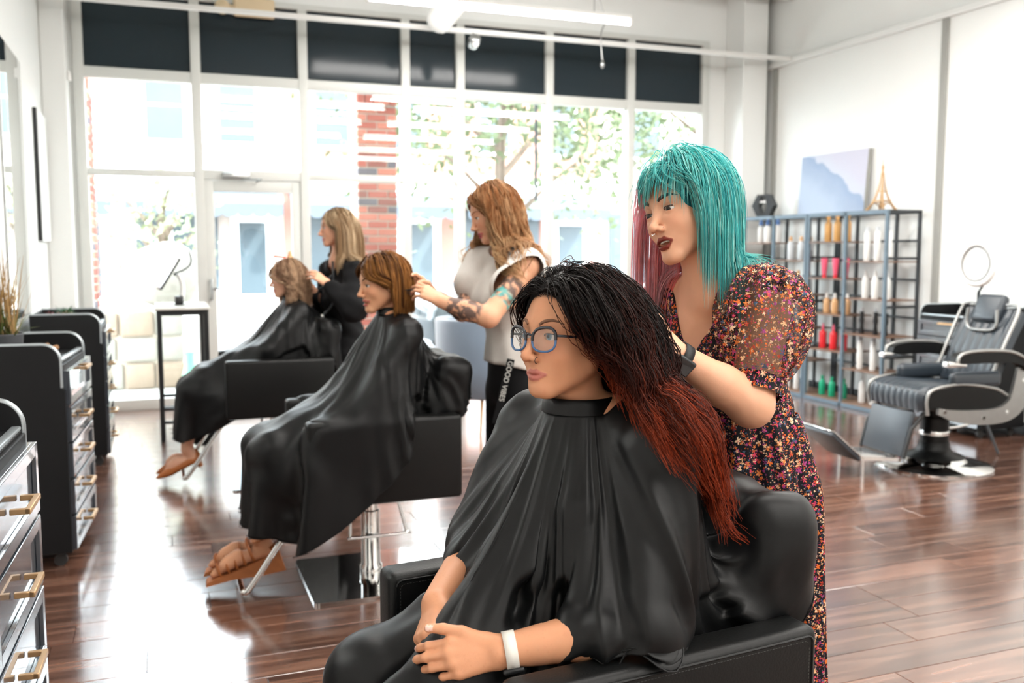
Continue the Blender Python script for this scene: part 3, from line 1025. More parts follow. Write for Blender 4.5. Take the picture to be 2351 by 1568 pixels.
# ribbed seat and back: lofted profile with flutes across the width
def ribbed(xs, zs, hw, ribs, nrm, amp=0.006, th_=0.1, inset=0.05):
    P = catmull(np.array([(x_, z_) for x_, z_ in zip(xs, zs)]), 8)
    n_ = len(P)
    T = np.gradient(P, axis=0)
    T /= np.linalg.norm(T, axis=1)[:, None]
    Nn = np.stack([-T[:, 1], T[:, 0]], 1) * nrm
    ys = np.linspace(-hw, hw, ribs * 8 + 1)
    vs, fs = [], []
    for i in range(n_):
        for y_ in ys:
            e_ = 1 - min(1.0, (hw - abs(y_)) / 0.04)
            rib = amp * abs(math.sin(PI * ribs * (y_ + hw) / (2 * hw))) if abs(y_) < hw - inset else amp
            q = P[i] + Nn[i] * (rib - 0.03 * e_ * e_)
            vs.append((q[0], y_, q[1]))
    m2 = len(ys)
    for i in range(n_):
        for y_ in ys:
            q = P[i] - Nn[i] * th_
            vs.append((q[0], y_, q[1]))
    o2 = n_ * m2
    for i in range(n_ - 1):
        for j in range(m2 - 1):
            a = i * m2 + j
            fs.append((a, a + 1, a + m2 + 1, a + m2))
            fs.append((o2 + a, o2 + a + m2, o2 + a + m2 + 1, o2 + a + 1))
    for i in range(n_ - 1):
        for j in (0, m2 - 1):
            a = i * m2 + j
            fs.append((a, a + m2, o2 + a + m2, o2 + a))
    for j in range(m2 - 1):
        for i in (0, n_ - 1):
            a = i * m2 + j
            fs.append((a, o2 + a, o2 + a + 1, a + 1))
    return MB().add(vs, fs)


ribbed([-0.26, -0.05, 0.2, 0.31, 0.335, 0.325], [0.545, 0.555, 0.575, 0.55, 0.49, 0.42], 0.255, 9, 1, th_=0.09).build('seat', M_bl, bc, 60)
ribbed([-0.21, -0.24, -0.34, -0.43], [0.56, 0.66, 0.88, 1.04], 0.235, 7, -1, th_=0.07).build('backrest', M_bl, bc, 60)
MB().box((-0.02, -0.115, -0.095), (0.055, 0.115, 0.1), 0.03, 4, M=Matrix.Translation((-0.425, 0, 1.03)) @ Matrix.Rotation(math.radians(-22), 4, 'Y')).build('headrest', M_bl, bc, 60)
MB().tube(catmull([(-0.345, -0.125, 1.04), (-0.34, -0.12, 0.92), (-0.325, 0, 0.9), (-0.34, 0.12, 0.92), (-0.345, 0.125, 1.04)], 6), 0.011, 8).build('headrest_trim', M_alu, bc, 60)
for s in (-1, 1):
    MB().tube(catmull([(-0.20, s * 0.245, 0.6), (-0.3, s * 0.245, 0.82), (-0.40, s * 0.245, 1.03), (-0.42, s * 0.2, 1.07), (-0.42, s * 0.13, 1.07)], 6), 0.011, 8).build('back_trim', M_alu, bc, 60)
    sd = [(0.3, 0.44), (0.3, 0.52), (0.24, 0.555), (0.05, 0.575), (-0.2, 0.545), (-0.3, 0.50), (-0.3, 0.44), (-0.1, 0.415), (0.15, 0.42)]
    MB().prism(sd, 1, s * 0.255, s * 0.285).build('side_panel', M_leather, bc)
    MB().tube(catmull([(0.3, s * 0.28, 0.40), (0.31, s * 0.28, 0.5), (0.26, s * 0.28, 0.56), (0.05, s * 0.28, 0.585), (-0.2, s * 0.28, 0.55), (-0.31, s * 0.28, 0.5)], 6), 0.011, 8).build('side_trim', M_alu, bc, 60)
    # cast side frame sweeping from the seat front to the arm
    oc = catmull([(0.24, 0.405), (0.1, 0.35), (-0.1, 0.325), (-0.3, 0.34), (-0.42, 0.42), (-0.46, 0.56), (-0.45, 0.68)], 6)
    ic = catmull([(-0.36, 0.68), (-0.33, 0.56), (-0.3, 0.47), (-0.2, 0.425), (0.0, 0.42), (0.15, 0.43), (0.24, 0.445)], 6)
    MB().prism([tuple(p) for p in oc] + [tuple(p) for p in ic], 1, s * 0.285, s * 0.31).build('side_frame', M_alu, bc)
    for bx, bz in ((0.2, 0.42), (-0.1, 0.37), (-0.28, 0.4), (-0.4, 0.6)):
        MB().cyl((bx, s * 0.31, bz), (bx, s * 0.316, bz), 0.012, n=10).build('bolt', M_chrome, bc, 40)
    arm = catmull([(0.14, 0.735), (0.12, 0.775), (0.05, 0.795), (-0.1, 0.80), (-0.28, 0.785), (-0.4, 0.73), (-0.45, 0.66)], 6)
    low = catmull([(-0.40, 0.66), (-0.33, 0.71), (-0.1, 0.72), (0.1, 0.72)], 5)
    ap = MB().prism([tuple(p) for p in arm] + [tuple(p) for p in low], 1, s * 0.265, s * 0.335)
    ap.build('armrest', M_leather, bc)
    MB().tube([(p[0], s * 0.335, p[1]) for p in arm], 0.011, 8).build('arm_trim', M_alu, bc, 60)
    MB().box((0.06, s * 0.3 - 0.03, 0.70), (0.2, s * 0.3 + 0.03, 0.735), 0.008).build('arm_end', M_chrome, bc, 40)
    MB().box((-0.26, s * 0.245 - 0.02, 0.56), (0.12, s * 0.245 + 0.045, 0.66), 0.04, 4).build('arm_cushion', M_bl, bc, 60)
MB().tube([(0.04, -0.35, 0.58), (0.04, -0.35, 0.46), (0.04, -0.35, 0.36), (0.04, -0.35, 0.26)], [0.014, 0.014, 0.01, 0.013], 10).build('recline_lever', M_chrome, bc, 60)
MB().box((0.0, -0.2, -0.3), (0.03, 0.2, 0.0), 0.015, 3, M=Matrix.Translation((0.315, 0, 0.405)) @ Matrix.Rotation(math.radians(-14), 4, 'Y')).build('leg_pad', M_bl, bc, 60)
for s in (-1, 1):
    MB().tube([(0.27, s * 0.21, 0.4), (0.36, s * 0.21, 0.3), (0.41, s * 0.21, 0.115)], 0.012, 8).build('leg_strut', M_black, bc, 60)
MB().prism(rounded_rect(0.15, 0.17, 0.02), 2, -0.012, 0.012).build('foot_plate', M_chrome, bc).matrix_local = Matrix.Translation((0.55, 0, 0.115)) @ Matrix.Rotation(math.radians(-6), 4, 'Y')
MB().box((-0.14, -0.17, -0.016), (0.14, 0.17, 0.012), 0.012, 3).build('foot_flap', M_bl, bc, 40).matrix_local = Matrix.Translation((0.795, 0, 0.205)) @ Matrix.Rotation(math.radians(-40), 4, 'Y')
MB().box((-0.145, -0.175, 0.012), (0.145, 0.175, 0.018), 0.003).build('flap_tread', M_chrome, bc, 40).matrix_local = Matrix.Translation((0.795, 0, 0.205)) @ Matrix.Rotation(math.radians(-40), 4, 'Y')
for k in range(9):
    MB().box((-0.14, -0.155 + k * 0.0345, 0.012), (0.14, -0.14 + k * 0.0345, 0.017), 0.002).build('tread_rib', M_chrome, bc).matrix_local = Matrix.Translation((0.55, 0, 0.115)) @ Matrix.Rotation(math.radians(-6), 4, 'Y')
for s in (-1, 1):
    MB().cyl((0.64, s * 0.12, 0.11), (0.64, s * 0.12, 0.0), 0.01, n=8).build('foot_peg', M_chrome, bc, 60)
MB().tube([(-0.09, -0.02, 0.24), (-0.22, -0.04, 0.24), (-0.33, -0.06, 0.25)], 0.009, 8).build('pump_lever', M_chrome, bc, 60)

# ---- plants
M_leaf = mat('succulent_green', srgb(60, 110, 72), 0.5, vary=0.3, vscale=20)
M_redl = mat('red_leaf', srgb(140, 50, 44), 0.5, vary=0.25, vscale=20)
M_wood = mat('driftwood', srgb(150, 112, 78), 0.7, vary=0.3, vscale=20, bump=0.4, bscale=80)
su = thing('succulent_plant', 'small green succulent set in driftwood on the cabinet by the window', 'plant', (-0.6, 6.98, 0.929))
w_ = MB()
for a in range(3):
    ang = a * 2.1
    w_.tube(catmull([(0.09 * math.cos(ang), 0.09 * math.sin(ang), 0.02), (0.0, 0.0, 0.03 + 0.015 * a), (-0.08 * math.cos(ang), -0.1 * math.sin(ang), 0.045)], 5), [0.022, 0.025, 0.028, 0.03, 0.03, 0.03, 0.03, 0.028, 0.026, 0.02, 0.016], 8)
w_.build('driftwood', M_wood, su, 60)


def rosette(parent, c, n_, ln, m, up=0.7, seed=1):
    r_ = random.Random(seed)
    for k in range(n_):
        a = k * 2.4
        tilt = up * (0.3 + 0.7 * k / n_)
        d = np.array([math.cos(a) * math.cos(tilt * 1.4), math.sin(a) * math.cos(tilt * 1.4), math.sin(tilt * 1.4)])
        l_ = ln * r_.uniform(0.8, 1.15)
        P = [np.array(c) + d * l_ * t for t in (0, 0.35, 0.7, 1.0)]
        MB().tube(P, [0.006, 0.008, 0.005, 0.0006], 6, flat=0.4).build('leaf', m, parent, 60)


rosette(su, (0.0, 0.0, 0.06), 22, 0.085, M_leaf)
rosette(su, (-0.07, -0.02, 0.06), 10, 0.06, M_redl, 0.5, 3)
gp = thing('potted_grass', 'tall dry ornamental grass in a dark grey pot on the middle cabinet', 'plant', (-0.66, 4.72, 0.929))
MB().lathe([(0.06, 0), (0.07, 0.01), (0.08, 0.12), (0.076, 0.125), (0.07, 0.1), (0.001, 0.1)], 24).build('pot', mat('grey_pot', srgb(70, 72, 76), 0.7, vary=0.1), gp, 40)
M_grass = mat('green_grass_blade', srgb(96, 112, 58), 0.6, vary=0.3, vscale=10)
M_straw = mat('straw_blade', srgb(176, 142, 92), 0.7, vary=0.25, vscale=10)
for mm, n_, l0, sprd in ((M_straw, 70, 0.42, 0.35), (M_grass, 80, 0.2, 0.9)):
    g_ = MB()
    r_ = random.Random(5)
    for k in range(n_):
        a, e_ = r_.uniform(0, 6.28), r_.uniform(0, sprd)
        l_ = l0 * r_.uniform(0.6, 1.1)
        b0 = np.array([r_.uniform(-.05, .05), r_.uniform(-.05, .05), 0.1])
        d = np.array([math.cos(a) * math.sin(e_), math.sin(a) * math.sin(e_), math.cos(e_)])
        P = [b0 + d * l_ * t + np.array([0, 0, -0.5 * l_ * (t ** 2) * math.sin(e_)]) for t in np.linspace(0, 1, 6)]
        g_.tube(P, [0.003, 0.0035, 0.003, 0.0025, 0.0018, 0.0005], 4, flat=0.3)
    o_ = g_.build('grass_blades', mm, gp)
    o_['kind'] = 'stuff'
for k, (px, py) in enumerate(((-0.55, 4.86), (-0.5, 4.74))):
    o_ = MB().tube(catmull([(0, 0, 0.0), (0.02, 0.03, 0.02), (0.05, 0.05, 0.035)], 4), [0.012, 0.016, 0.018, 0.018, 0.017, 0.016, 0.015, 0.013, 0.01], 8).build('wood_knot', M_wood, None, 60)
    o_.location = (px, py, 0.945)
    tag(o_, ['small twisted wood piece lying behind the grass pot', 'short wood stub lying at the foot of the grass pot'][k], 'ornament')
# ------------------------------------------------------------------ the street outside
GZ = -0.12
M_side = mat('sidewalk_concrete', srgb(176, 174, 168), 0.8, vary=0.06, vscale=2)
M_road = mat('asphalt', srgb(104, 104, 106), 0.85, vary=0.08, vscale=3)
struct(MB().box((-14, WY + 0.12, GZ - 0.2), (26, 13.2, GZ)).build('sidewalk', M_side))
struct(MB().box((-14, 13.2, GZ - 0.35), (26, 22.5, GZ - 0.14)).build('road', M_road))
struct(MB().box((-14, 22.5, GZ - 0.2), (26, 60, GZ)).build('far_sidewalk', M_side))
M_mortar = mat('brick_mortar', srgb(196, 186, 172), 0.9, vary=0.06, vscale=30)
brick_mats = [mat('brick_red', srgb(168, 92, 78), 0.85, vary=0.15, vscale=25, bump=0.3), mat('brick_rose', srgb(188, 116, 98), 0.85, vary=0.15, vscale=25, bump=0.3),
              mat('brick_brown', srgb(140, 84, 74), 0.85, vary=0.15, vscale=25, bump=0.3), mat('brick_slate', srgb(104, 98, 104), 0.85, vary=0.15, vscale=25, bump=0.3)]
BR = {}


def brick_mesh(l_, d_, h_, mi):
    k = (round(l_, 3), round(d_, 3), mi)
    if k not in BR:
        me = MB().box((0, 0, 0), (l_, d_, h_), 0.004, 1).data('brick')
        me.materials.append(brick_mats[mi])
        BR[k] = me
    return BR[k]


def brick_pillar(label, x0, x1, y0, depth, ztop, front=True, side=True):
    t = thing('brick_pillar', label, 'pillar', (x0, y0, GZ), 0, 'brick pillars')
    W = x1 - x0
    MB().box((0.012, 0.012, 0), (W - 0.012, depth, ztop - GZ)).build('mortar_core', M_mortar, t)
    ch, bh = 0.0775, 0.062
    z_, r_ = 0.0, 0
    while z_ + bh < ztop - GZ - 0.33:
        cuts = [0, W * 0.5, W] if r_ % 2 == 0 else [0, W * 0.25, W * 0.75, W]
        for a, b in zip(cuts[:-1], cuts[1:]):
            mi = random.choices((0, 1, 2, 3), (5, 4, 2, 1.3))[0]
            o = bpy.data.objects.new('brick', brick_mesh(b - a - 0.012, 0.1, bh, mi))
            COL.objects.link(o)
            o.location = (a + 0.006, 0, z_)
            o.parent = t
        if side:
            o = bpy.data.objects.new('brick', brick_mesh(0.1, depth - 0.115, bh, random.choice((0, 1, 2))))
            COL.objects.link(o)
            o.location = (W - 0.1, 0.11, z_)
            o.parent = t
        z_ += ch
        r_ += 1
    n_ = int(W / 0.075)
    for k in range(n_):   # soldier course with spreading top
        a = k * W / n_
        o = bpy.data.objects.new('brick', brick_mesh(W / n_ - 0.01, 0.12, 0.3, random.choice((0, 1, 2))))
        COL.objects.link(o)
        o.location = (a + 0.005, -0.02, z_ + 0.01)
        o.parent = t
    return t


brick_pillar('red brick pillar with pale mortar standing just outside the window', 1.93, 2.35, 9.62, 0.42, 3.25)
brick_pillar('narrow red brick pillar at the end of the shopfront beside the left pier', -0.95, -0.545, 9.62, 0.42, 3.25, side=True)

# stone retaining wall with planter dome
M_stone = [mat('stone_pale', srgb(146, 142, 134), 0.9, vary=0.1, vscale=8, bump=0.6, bscale=20), mat('stone_tan', srgb(140, 124, 108), 0.9, vary=0.1, vscale=8, bump=0.6, bscale=20)]
sw = thing('stone_wall', 'low wall of rough pale stone blocks outside the window', 'wall', (-0.9, 11.2, GZ))
MB().box((0.02, 0.03, 0), (1.13, 0.4, 0.86)).build('wall_core', M_mortar, sw)
for r_, (za, zb) in enumerate([(0, 0.3), (0.31, 0.58), (0.59, 0.88)]):
    x_ = 0
    while x_ < 1.1:
        l_ = random.uniform(0.3, 0.55)
        o = MB().box((x_ + .01, random.uniform(-0.03, 0.0), za + .005), (min(x_ + l_, 1.15) - .01, 0.2, zb - .005), 0.03, 2)
        o.build('stone', random.choice(M_stone), sw, 40)
        x_ += l_
bd = MB().sphere((0, 0, 0), (0.42, 0.35, 0.38), 24, 14)
v_ = np.vstack(bd.v)
v_ *= (1 + 0.05 * np.sin(v_[:, :1] * 9) * np.cos(v_[:, 1:2] * 8))
bd.v = [v_]
bo = tag(bd.build('boulder', M_stone[0], None, 60), 'round pale boulder resting on the low stone wall', 'boulder')
bo.location = (0.05, 11.42, GZ + 0.88 + 0.385)
vsn = MB().lathe([(0.05, 0), (0.09, 0.02), (0.1, 0.15), (0.06, 0.3), (0.045, 0.42), (0.06, 0.46), (0.05, 0.46), (0.035, 0.42)], 18).build('garden_vase', mat('pale_green_glaze', srgb(120, 190, 165), 0.3, vary=0.1), None, 60)
tag(vsn, 'pale green vase standing on the sidewalk behind the bar table', 'vase').location = (0.28, 10.6, GZ)

# building across the street
M_fac = mat('pale_facade', srgb(172, 158, 150), 0.85, vary=0.05, vscale=1)
M_fbrick = mat('far_red_brick', srgb(156, 108, 96), 0.9, vary=0.1, vscale=2)
M_fwin = mat('far_window_glass', srgb(70, 80, 86), 0.2, spec=0.2, vary=0.15, vscale=1)
M_awn = mat('awning_canvas', srgb(62, 72, 82), 0.7, vary=0.1)
M_fwhite = mat('far_white_trim', srgb(236, 236, 234), 0.6, vary=0.02)


def far_building(label, x0, x1, yb, h, wallm, bays, awn=True, storeys=3):
    t = thing('shop_building', label, 'building', (x0, yb, GZ))
    W = x1 - x0
    MB().box((0, 0, 0), (W, 6, h)).build('facade', wallm, t)
    MB().box((0.0, -0.3, h - 0.5), (W, 0.2, h), 0.05).build('cornice', M_fwhite, t)
    MB().box((0, -0.12, 3.1), (W, 0.05, 3.7), 0.03).build('sign_band', M_fwhite, t)
    bw = W / bays
    for k in range(bays):
        xa = k * bw
        w = MB().box((xa + 0.35, -0.06, 0.55), (xa + bw * 0.58, 0.02, 2.7)).build('shop_window', M_fwin, t)
        MB().box((xa + 0.27, -0.1, 0.4), (xa + bw * 0.58 + 0.08, -0.03, 0.55), 0.02).build('sill', M_fwhite, w)
        MB().box((xa + bw * 0.28, -0.1, 0.55), (xa + bw * 0.28 + 0.1, -0.03, 2.7)).build('mullion', M_fwhite, w)
        d = MB().box((xa + bw * 0.66, -0.1, 0.02), (xa + bw * 0.93, 0.0, 2.6), 0.02).build('shop_door', M_fwhite, t)
        MB().box((xa + bw * 0.71, -0.13, 0.4), (xa + bw * 0.88, -0.1, 2.3)).build('door_glass', M_fwin, d)
        if awn:
            a0, a1 = xa + 0.15, xa + bw - 0.15
            aw = MB().prism([(-0.02, 3.1), (-1.2, 2.75), (-1.2, 2.68), (-0.02, 3.0)], 0, a0, a1)
            ao = aw.build('awning', M_awn, t)
            ns = int((a1 - a0) / 0.35)
            vl = MB()
            for q in range(ns):
                xs = a0 + (a1 - a0) * q / ns
                we = (a1 - a0) / ns
                pts = [(xs, 2.7), (xs + we, 2.7)] + [(xs + we / 2 + we / 2 * math.cos(g), 2.5 - 0.1 * math.sin(g)) for g in np.linspace(0, PI, 6)]
                vl.prism(pts, 1, -1.21, -1.19)
            vo = vl.build('scalloped_valance', M_awn, ao)
            vo['kind'] = 'stuff'
        for st in range(1, storeys):
            zb = 1.2 + st * 3.2
            for q in range(2):
                xc = xa + bw * (0.28 + 0.44 * q)
                fr = MB().box((xc - 0.55, -0.08, zb - 0.1), (xc + 0.55, 0.02, zb + 1.8), 0.02).build('window', M_fwhite, t)
                MB().box((xc - 0.45, -0.11, zb), (xc + 0.45, -0.08, zb + 0.83)).build('pane', M_fwin, fr)
                MB().box((xc - 0.45, -0.11, zb + 0.9), (xc + 0.45, -0.08, zb + 1.7)).build('pane', M_fwin, fr)
    return t


far_building('pale corner building with scalloped awnings across the street', -9, 3.2, 26.0, 7.2, M_fac, 3, storeys=2)
far_building('red brick shop building with white trim across the street', 3.21, 12.59, 26.0, 6.8, M_fbrick, 2, storeys=2)
far_building('pale shop building beyond the tree across the street', 12.6, 24, 26.0, 7.2, M_fac, 2, awn=False, storeys=2)

# parked cars
M_cwin = mat('car_window', srgb(24, 30, 34), 0.1, spec=0.35, vary=0.1)


def car(label, loc, col, rz=0.0, name='car'):
    t = thing(name, label, 'car', loc, rz, 'parked cars')
    m = mat('car_paint_%d' % int(sum(col) * 1000), col, 0.2, spec=0.6, vary=0.03, coat=0.6)
    pr = catmull([(-2.15, 0.35), (-2.2, 0.7), (-2.05, 0.95), (-1.5, 1.05), (-0.9, 1.42), (-0.1, 1.5), (0.7, 1.38), (1.25, 1.0), (2.0, 0.85), (2.2, 0.62), (2.15, 0.35)], 5)
    vs, fs = [], []
    m_ = len(pr)
    ys = [(-0.86, 0.9), (-0.8, 1.0), (0.8, 1.0), (0.86, 0.9)]
    for y_, s in ys:
        for x_, z_ in pr:
            inset = 0.14 * max(0, (z_ - 0.95) / 0.5)
            vs.append((x_ * (0.985 if s < 1 else 1), math.copysign(abs(y_) - inset, y_), z_ if s == 1 else 0.35 + (z_ - 0.35) * 0.97))
    for i in range(3):
        for j in range(m_ - 1):
            fs.append((i * m_ + j, i * m_ + j + 1, (i + 1) * m_ + j + 1, (i + 1) * m_ + j))
        fs.append((i * m_, (i + 1) * m_, (i + 1) * m_ + m_ - 1, i * m_ + m_ - 1))
    fs.append(tuple(range(m_)))
    fs.append(tuple(range(3 * m_, 4 * m_))[::-1])
    MB().add(vs, fs).build('car_body', m, t, 40)
    for s in (-1, 1):
        q = [(-1.3, 1.03), (-0.85, 1.36), (-0.1, 1.43), (-0.1, 1.03)]
        q2 = [(0.0, 1.03), (0.0, 1.43), (0.62, 1.34), (1.08, 1.03)]
        for poly in (q, q2):
            MB().prism([(a, b) for a, b in poly], 1, s * 0.76, s * 0.835).build('side_window', M_cwin, t)
        for wx in (-1.35, 1.35):
            w = MB().tube([(wx, s * 0.7, 0.32), (wx, s * 0.88, 0.32)], 0.32, 20).build('wheel', M_rubber, t, 40)
            MB().tube([(wx, s * 0.87, 0.32), (wx, s * 0.89, 0.32)], 0.2, 14).build('hub_cap', M_alu, w, 40)
    return t


car('dark parked car with rounded roof seen through the window behind the front client', (5.9, 14.3, GZ - 0.14), srgb(36, 44, 48), 0.05)
car('silver parked car seen through the far left window', (-2.9, 15.4, GZ - 0.14), srgb(84, 92, 98), 0.0)
car('white parked car seen between the two standing stylists', (12.2, 14.6, GZ - 0.14), srgb(220, 222, 224), 0.0)

# street trees: trunk, branches and a crown of individual leaf cards joined as foliage
M_bark = mat('tree_bark', srgb(96, 82, 70), 0.9, vary=0.2, vscale=10, bump=0.5, bscale=30)
M_fol = mat('tree_leaf', srgb(88, 100, 66), 0.6, vary=0.3, vscale=3)


def tree(label, loc, h, cr, nleaf, seed, m):
    r_ = np.random.default_rng(seed)
    t = thing('street_tree', label, 'tree', loc, 0, 'street trees')
    MB().tube(catmull([(0, 0, 0), (0.05, 0, h * 0.25), (0.0, 0.05, h * 0.5), (0.1, 0, h * 0.8)], 5), np.linspace(0.13, 0.05, 16), 10).build('trunk', M_bark, t, 60)
    ends = []
    for k in range(9):
        a = k * 0.7 * PI
        z0 = h * (0.35 + 0.05 * k)
        e_ = np.array([cr * 0.8 * math.cos(a), cr * 0.8 * math.sin(a), z0 + h * 0.22])
        b = MB().tube(catmull([(0.03, 0, z0), tuple(e_ * (0.5, 0.5, 1) - (0, 0, h * 0.1)), tuple(e_)], 5), np.linspace(0.05, 0.012, 11), 7)
        b.build('branch', M_bark, t, 60)
        ends.append(e_)
    ends.append(np.array([0, 0, h * 0.95]))
    E_ = np.array(ends)
    c = E_[r_.integers(0, len(E_), nleaf)] + r_.normal(0, 1, (nleaf, 3)) * np.array([cr * 0.33, cr * 0.33, h * 0.1])
    u = r_.normal(0, 1, (nleaf, 3))
    u /= np.linalg.norm(u, axis=1)[:, None]
    w = np.cross(u, r_.normal(0, 1, (nleaf, 3)))
    w /= np.linalg.norm(w, axis=1)[:, None]
    s_ = r_.uniform(0.05, 0.1, (nleaf, 1))
    V = np.stack([c - u * s_, c - w * s_ * 0.5, c + u * s_, c + w * s_ * 0.5], 1).reshape(-1, 3)
    F = np.arange(nleaf * 4).reshape(-1, 4)
    me = bpy.data.meshes.new('foliage')
    me.from_pydata(V.tolist(), [], F.tolist())
    o = link('foliage', me, m, t)
    o['kind'] = 'stuff'
    return t


tree('leafy street tree spreading over the parked car outside the window', (4.5, 12.4, GZ), 5.2, 1.7, 5200, 1, M_fol)
tree('street tree with visible trunk and branches beside the right pier', (8.4, 12.6, GZ), 5.2, 1.7, 4200, 2, M_fol)
tree('small pale street tree behind the stone wall', (0.02, 14.6, GZ), 2.5, 0.6, 520, 3, mat('pale_tree_leaf', srgb(142, 150, 116), 0.7, vary=0.2, vscale=3))
lp = thing('lamp_post', 'slim dark sign post hanging in front of the tree outside', 'post', (3.95, 9.75, GZ))
MB().cyl((0, 0, 2.1), (0, 0, 4.4), 0.018, n=8).build('drop_pole', M_shelfdark, lp, 60)
MB().cyl((0.0, 0, 4.38), (0.0, -0.62, 4.38), 0.018, n=8).build('cross_arm', M_shelfdark, lp, 60)
# ------------------------------------------------------------------ distance-field modelling for bodies
F4 = np.float32


def smin(a, b, k):
    h = np.clip(0.5 + 0.5 * (b - a) / k, 0, 1)
    return b * (1 - h) + a * h - k * h * (1 - h)


def smax(a, b, k):
    return -smin(-a, -b, k)


def cap(P, a, b, r1, r2):
    a, b = np.asarray(a, F4), np.asarray(b, F4)
    ab = b - a
    t = np.clip((P - a) @ ab / (ab @ ab + 1e-9), 0, 1)
    return np.linalg.norm(P - a - t[:, None] * ab, axis=1) - (r1 + t * (r2 - r1))


def ell(P, c, r, R=None):
    Q = P - np.asarray(c, F4)
    if R is not None:
        Q = Q @ np.asarray(R, F4)
    r = np.asarray(r, F4)
    k0 = np.linalg.norm(Q / r, axis=1)
    k1 = np.linalg.norm(Q / (r * r), axis=1)
    return k0 * (k0 - 1) / (k1 + 1e-9)


def rbox(P, c, hs, r, R=None):
    Q = P - np.asarray(c, F4)
    if R is not None:
        Q = Q @ np.asarray(R, F4)
    q = np.abs(Q) - np.asarray(hs, F4) + r
    return np.linalg.norm(np.maximum(q, 0), axis=1) + np.minimum(q.max(axis=1), 0) - r


def prims_sdf(P, prims):
    d = None
    for p in prims:
        if p[0] == 'cap':
            e = cap(P, p[1], p[2], p[3], p[4])
            k = p[5]
        elif p[0] == 'ell':
            e = ell(P, p[1], p[2], p[3])
            k = p[4]
        elif p[0] == 'box':
            e = rbox(P, p[1], p[2], p[3], p[4])
            k = p[5]
        elif p[0] == 'cut':
            d = smax(d, -ell(P, p[1], p[2], p[3]), p[4])
            continue
        d = e if d is None else smin(d, e, k)
    return d


def rot(ax, ay, az):
    return np.array((Matrix.Rotation(az, 3, 'Z') @ Matrix.Rotation(ay, 3, 'Y') @ Matrix.Rotation(ax, 3, 'X')))


def nets(f, lo, hi, h):
    """Surface nets of f<0 in the box lo..hi with cell size h; coarse pass first, fine values only near the surface."""
    lo, hi = np.asarray(lo, float), np.asarray(hi, float)
    n = np.ceil((hi - lo) / (4 * h)).astype(int) * 4 + 1
    cn = (n - 1) // 4 + 1
    cg = np.stack(np.meshgrid(*[lo[i] + 4 * h * np.arange(cn[i]) for i in range(3)], indexing='ij'), -1).reshape(-1, 3).astype(F4)
    cv = np.concatenate([f(c) for c in np.array_split(cg, max(1, len(cg) // 200000))]).reshape(cn)
    near = np.abs(cv) < 4 * h * 2.0
    V = np.where(cv < 0, -1.0, 1.0).astype(F4)
    V = np.repeat(np.repeat(np.repeat(V, 4, 0), 4, 1), 4, 2)
    # nearest coarse sample for each fine sample
    off = 2
    ix = [np.minimum((np.arange(n[i]) + off) // 4, cn[i] - 1) for i in range(3)]
    V = np.where(cv < 0, -1.0, 1.0).astype(F4)[np.ix_(*ix)]
    msk = near[np.ix_(*ix)]
    idx = np.argwhere(msk)
    if len(idx) == 0:
        return np.zeros((0, 3)), np.zeros((0, 4), int)
    pts = (lo + idx * h).astype(F4)
    vals = np.concatenate([f(c) for c in np.array_split(pts, max(1, len(pts) // 150000))])
    V[idx[:, 0], idx[:, 1], idx[:, 2]] = vals
    s = V < 0
    c8 = [(i, j, k) for i in (0, 1) for j in (0, 1) for k in (0, 1)]
    sl = lambda o: tuple(slice(o[i], n[i] - 1 + o[i]) for i in range(3))
    cnt = sum(s[sl(o)].astype(np.int8) for o in c8)
    act = np.argwhere((cnt > 0) & (cnt < 8))
    cv8 = np.stack([V[act[:, 0] + o[0], act[:, 1] + o[1], act[:, 2] + o[2]] for o in c8], 1)
    C = np.array(c8, float)
    acc = np.zeros((len(act), 3))
    num = np.zeros(len(act))
    for a in range(8):
        for b in range(a + 1, 8):
            if np.abs(C[a] - C[b]).sum() == 1:
                m = (cv8[:, a] < 0) != (cv8[:, b] < 0)
                va, vb = cv8[m, a], cv8[m, b]
                t = va / (va - vb)
                acc[m] += C[a] + t[:, None] * (C[b] - C[a])
                num[m] += 1
    verts = lo + (act + acc / num[:, None]) * h
    cid = np.full(tuple(n - 1), -1, np.int64)
    cid[act[:, 0], act[:, 1], act[:, 2]] = np.arange(len(act))
    faces = []
    for ax in range(3):
        o1, o2 = [(1, 2), (2, 0), (0, 1)][ax]
        A = s
        sl0 = [slice(None)] * 3
        sl1 = [slice(None)] * 3
        sl0[ax], sl1[ax] = slice(0, -1), slice(1, None)
        e = np.argwhere(s[tuple(sl0)] != s[tuple(sl1)])
        e = e[(e[:, o1] > 0) & (e[:, o2] > 0) & (e[:, o1] < n[o1] - 1) & (e[:, o2] < n[o2] - 1)]
        if len(e) == 0:
            continue
        inside = s[e[:, 0], e[:, 1], e[:, 2]]

        def cc(d1, d2):
            q = e.copy()
            q[:, o1] -= d1
            q[:, o2] -= d2
            return cid[q[:, 0], q[:, 1], q[:, 2]]
        qd = np.stack([cc(1, 1), cc(0, 1), cc(0, 0), cc(1, 0)], 1)
        qd[~inside] = qd[~inside][:, ::-1]
        faces.append(qd)
    F = np.vstack(faces)
    F = F[(F >= 0).all(1)]
    return verts, F


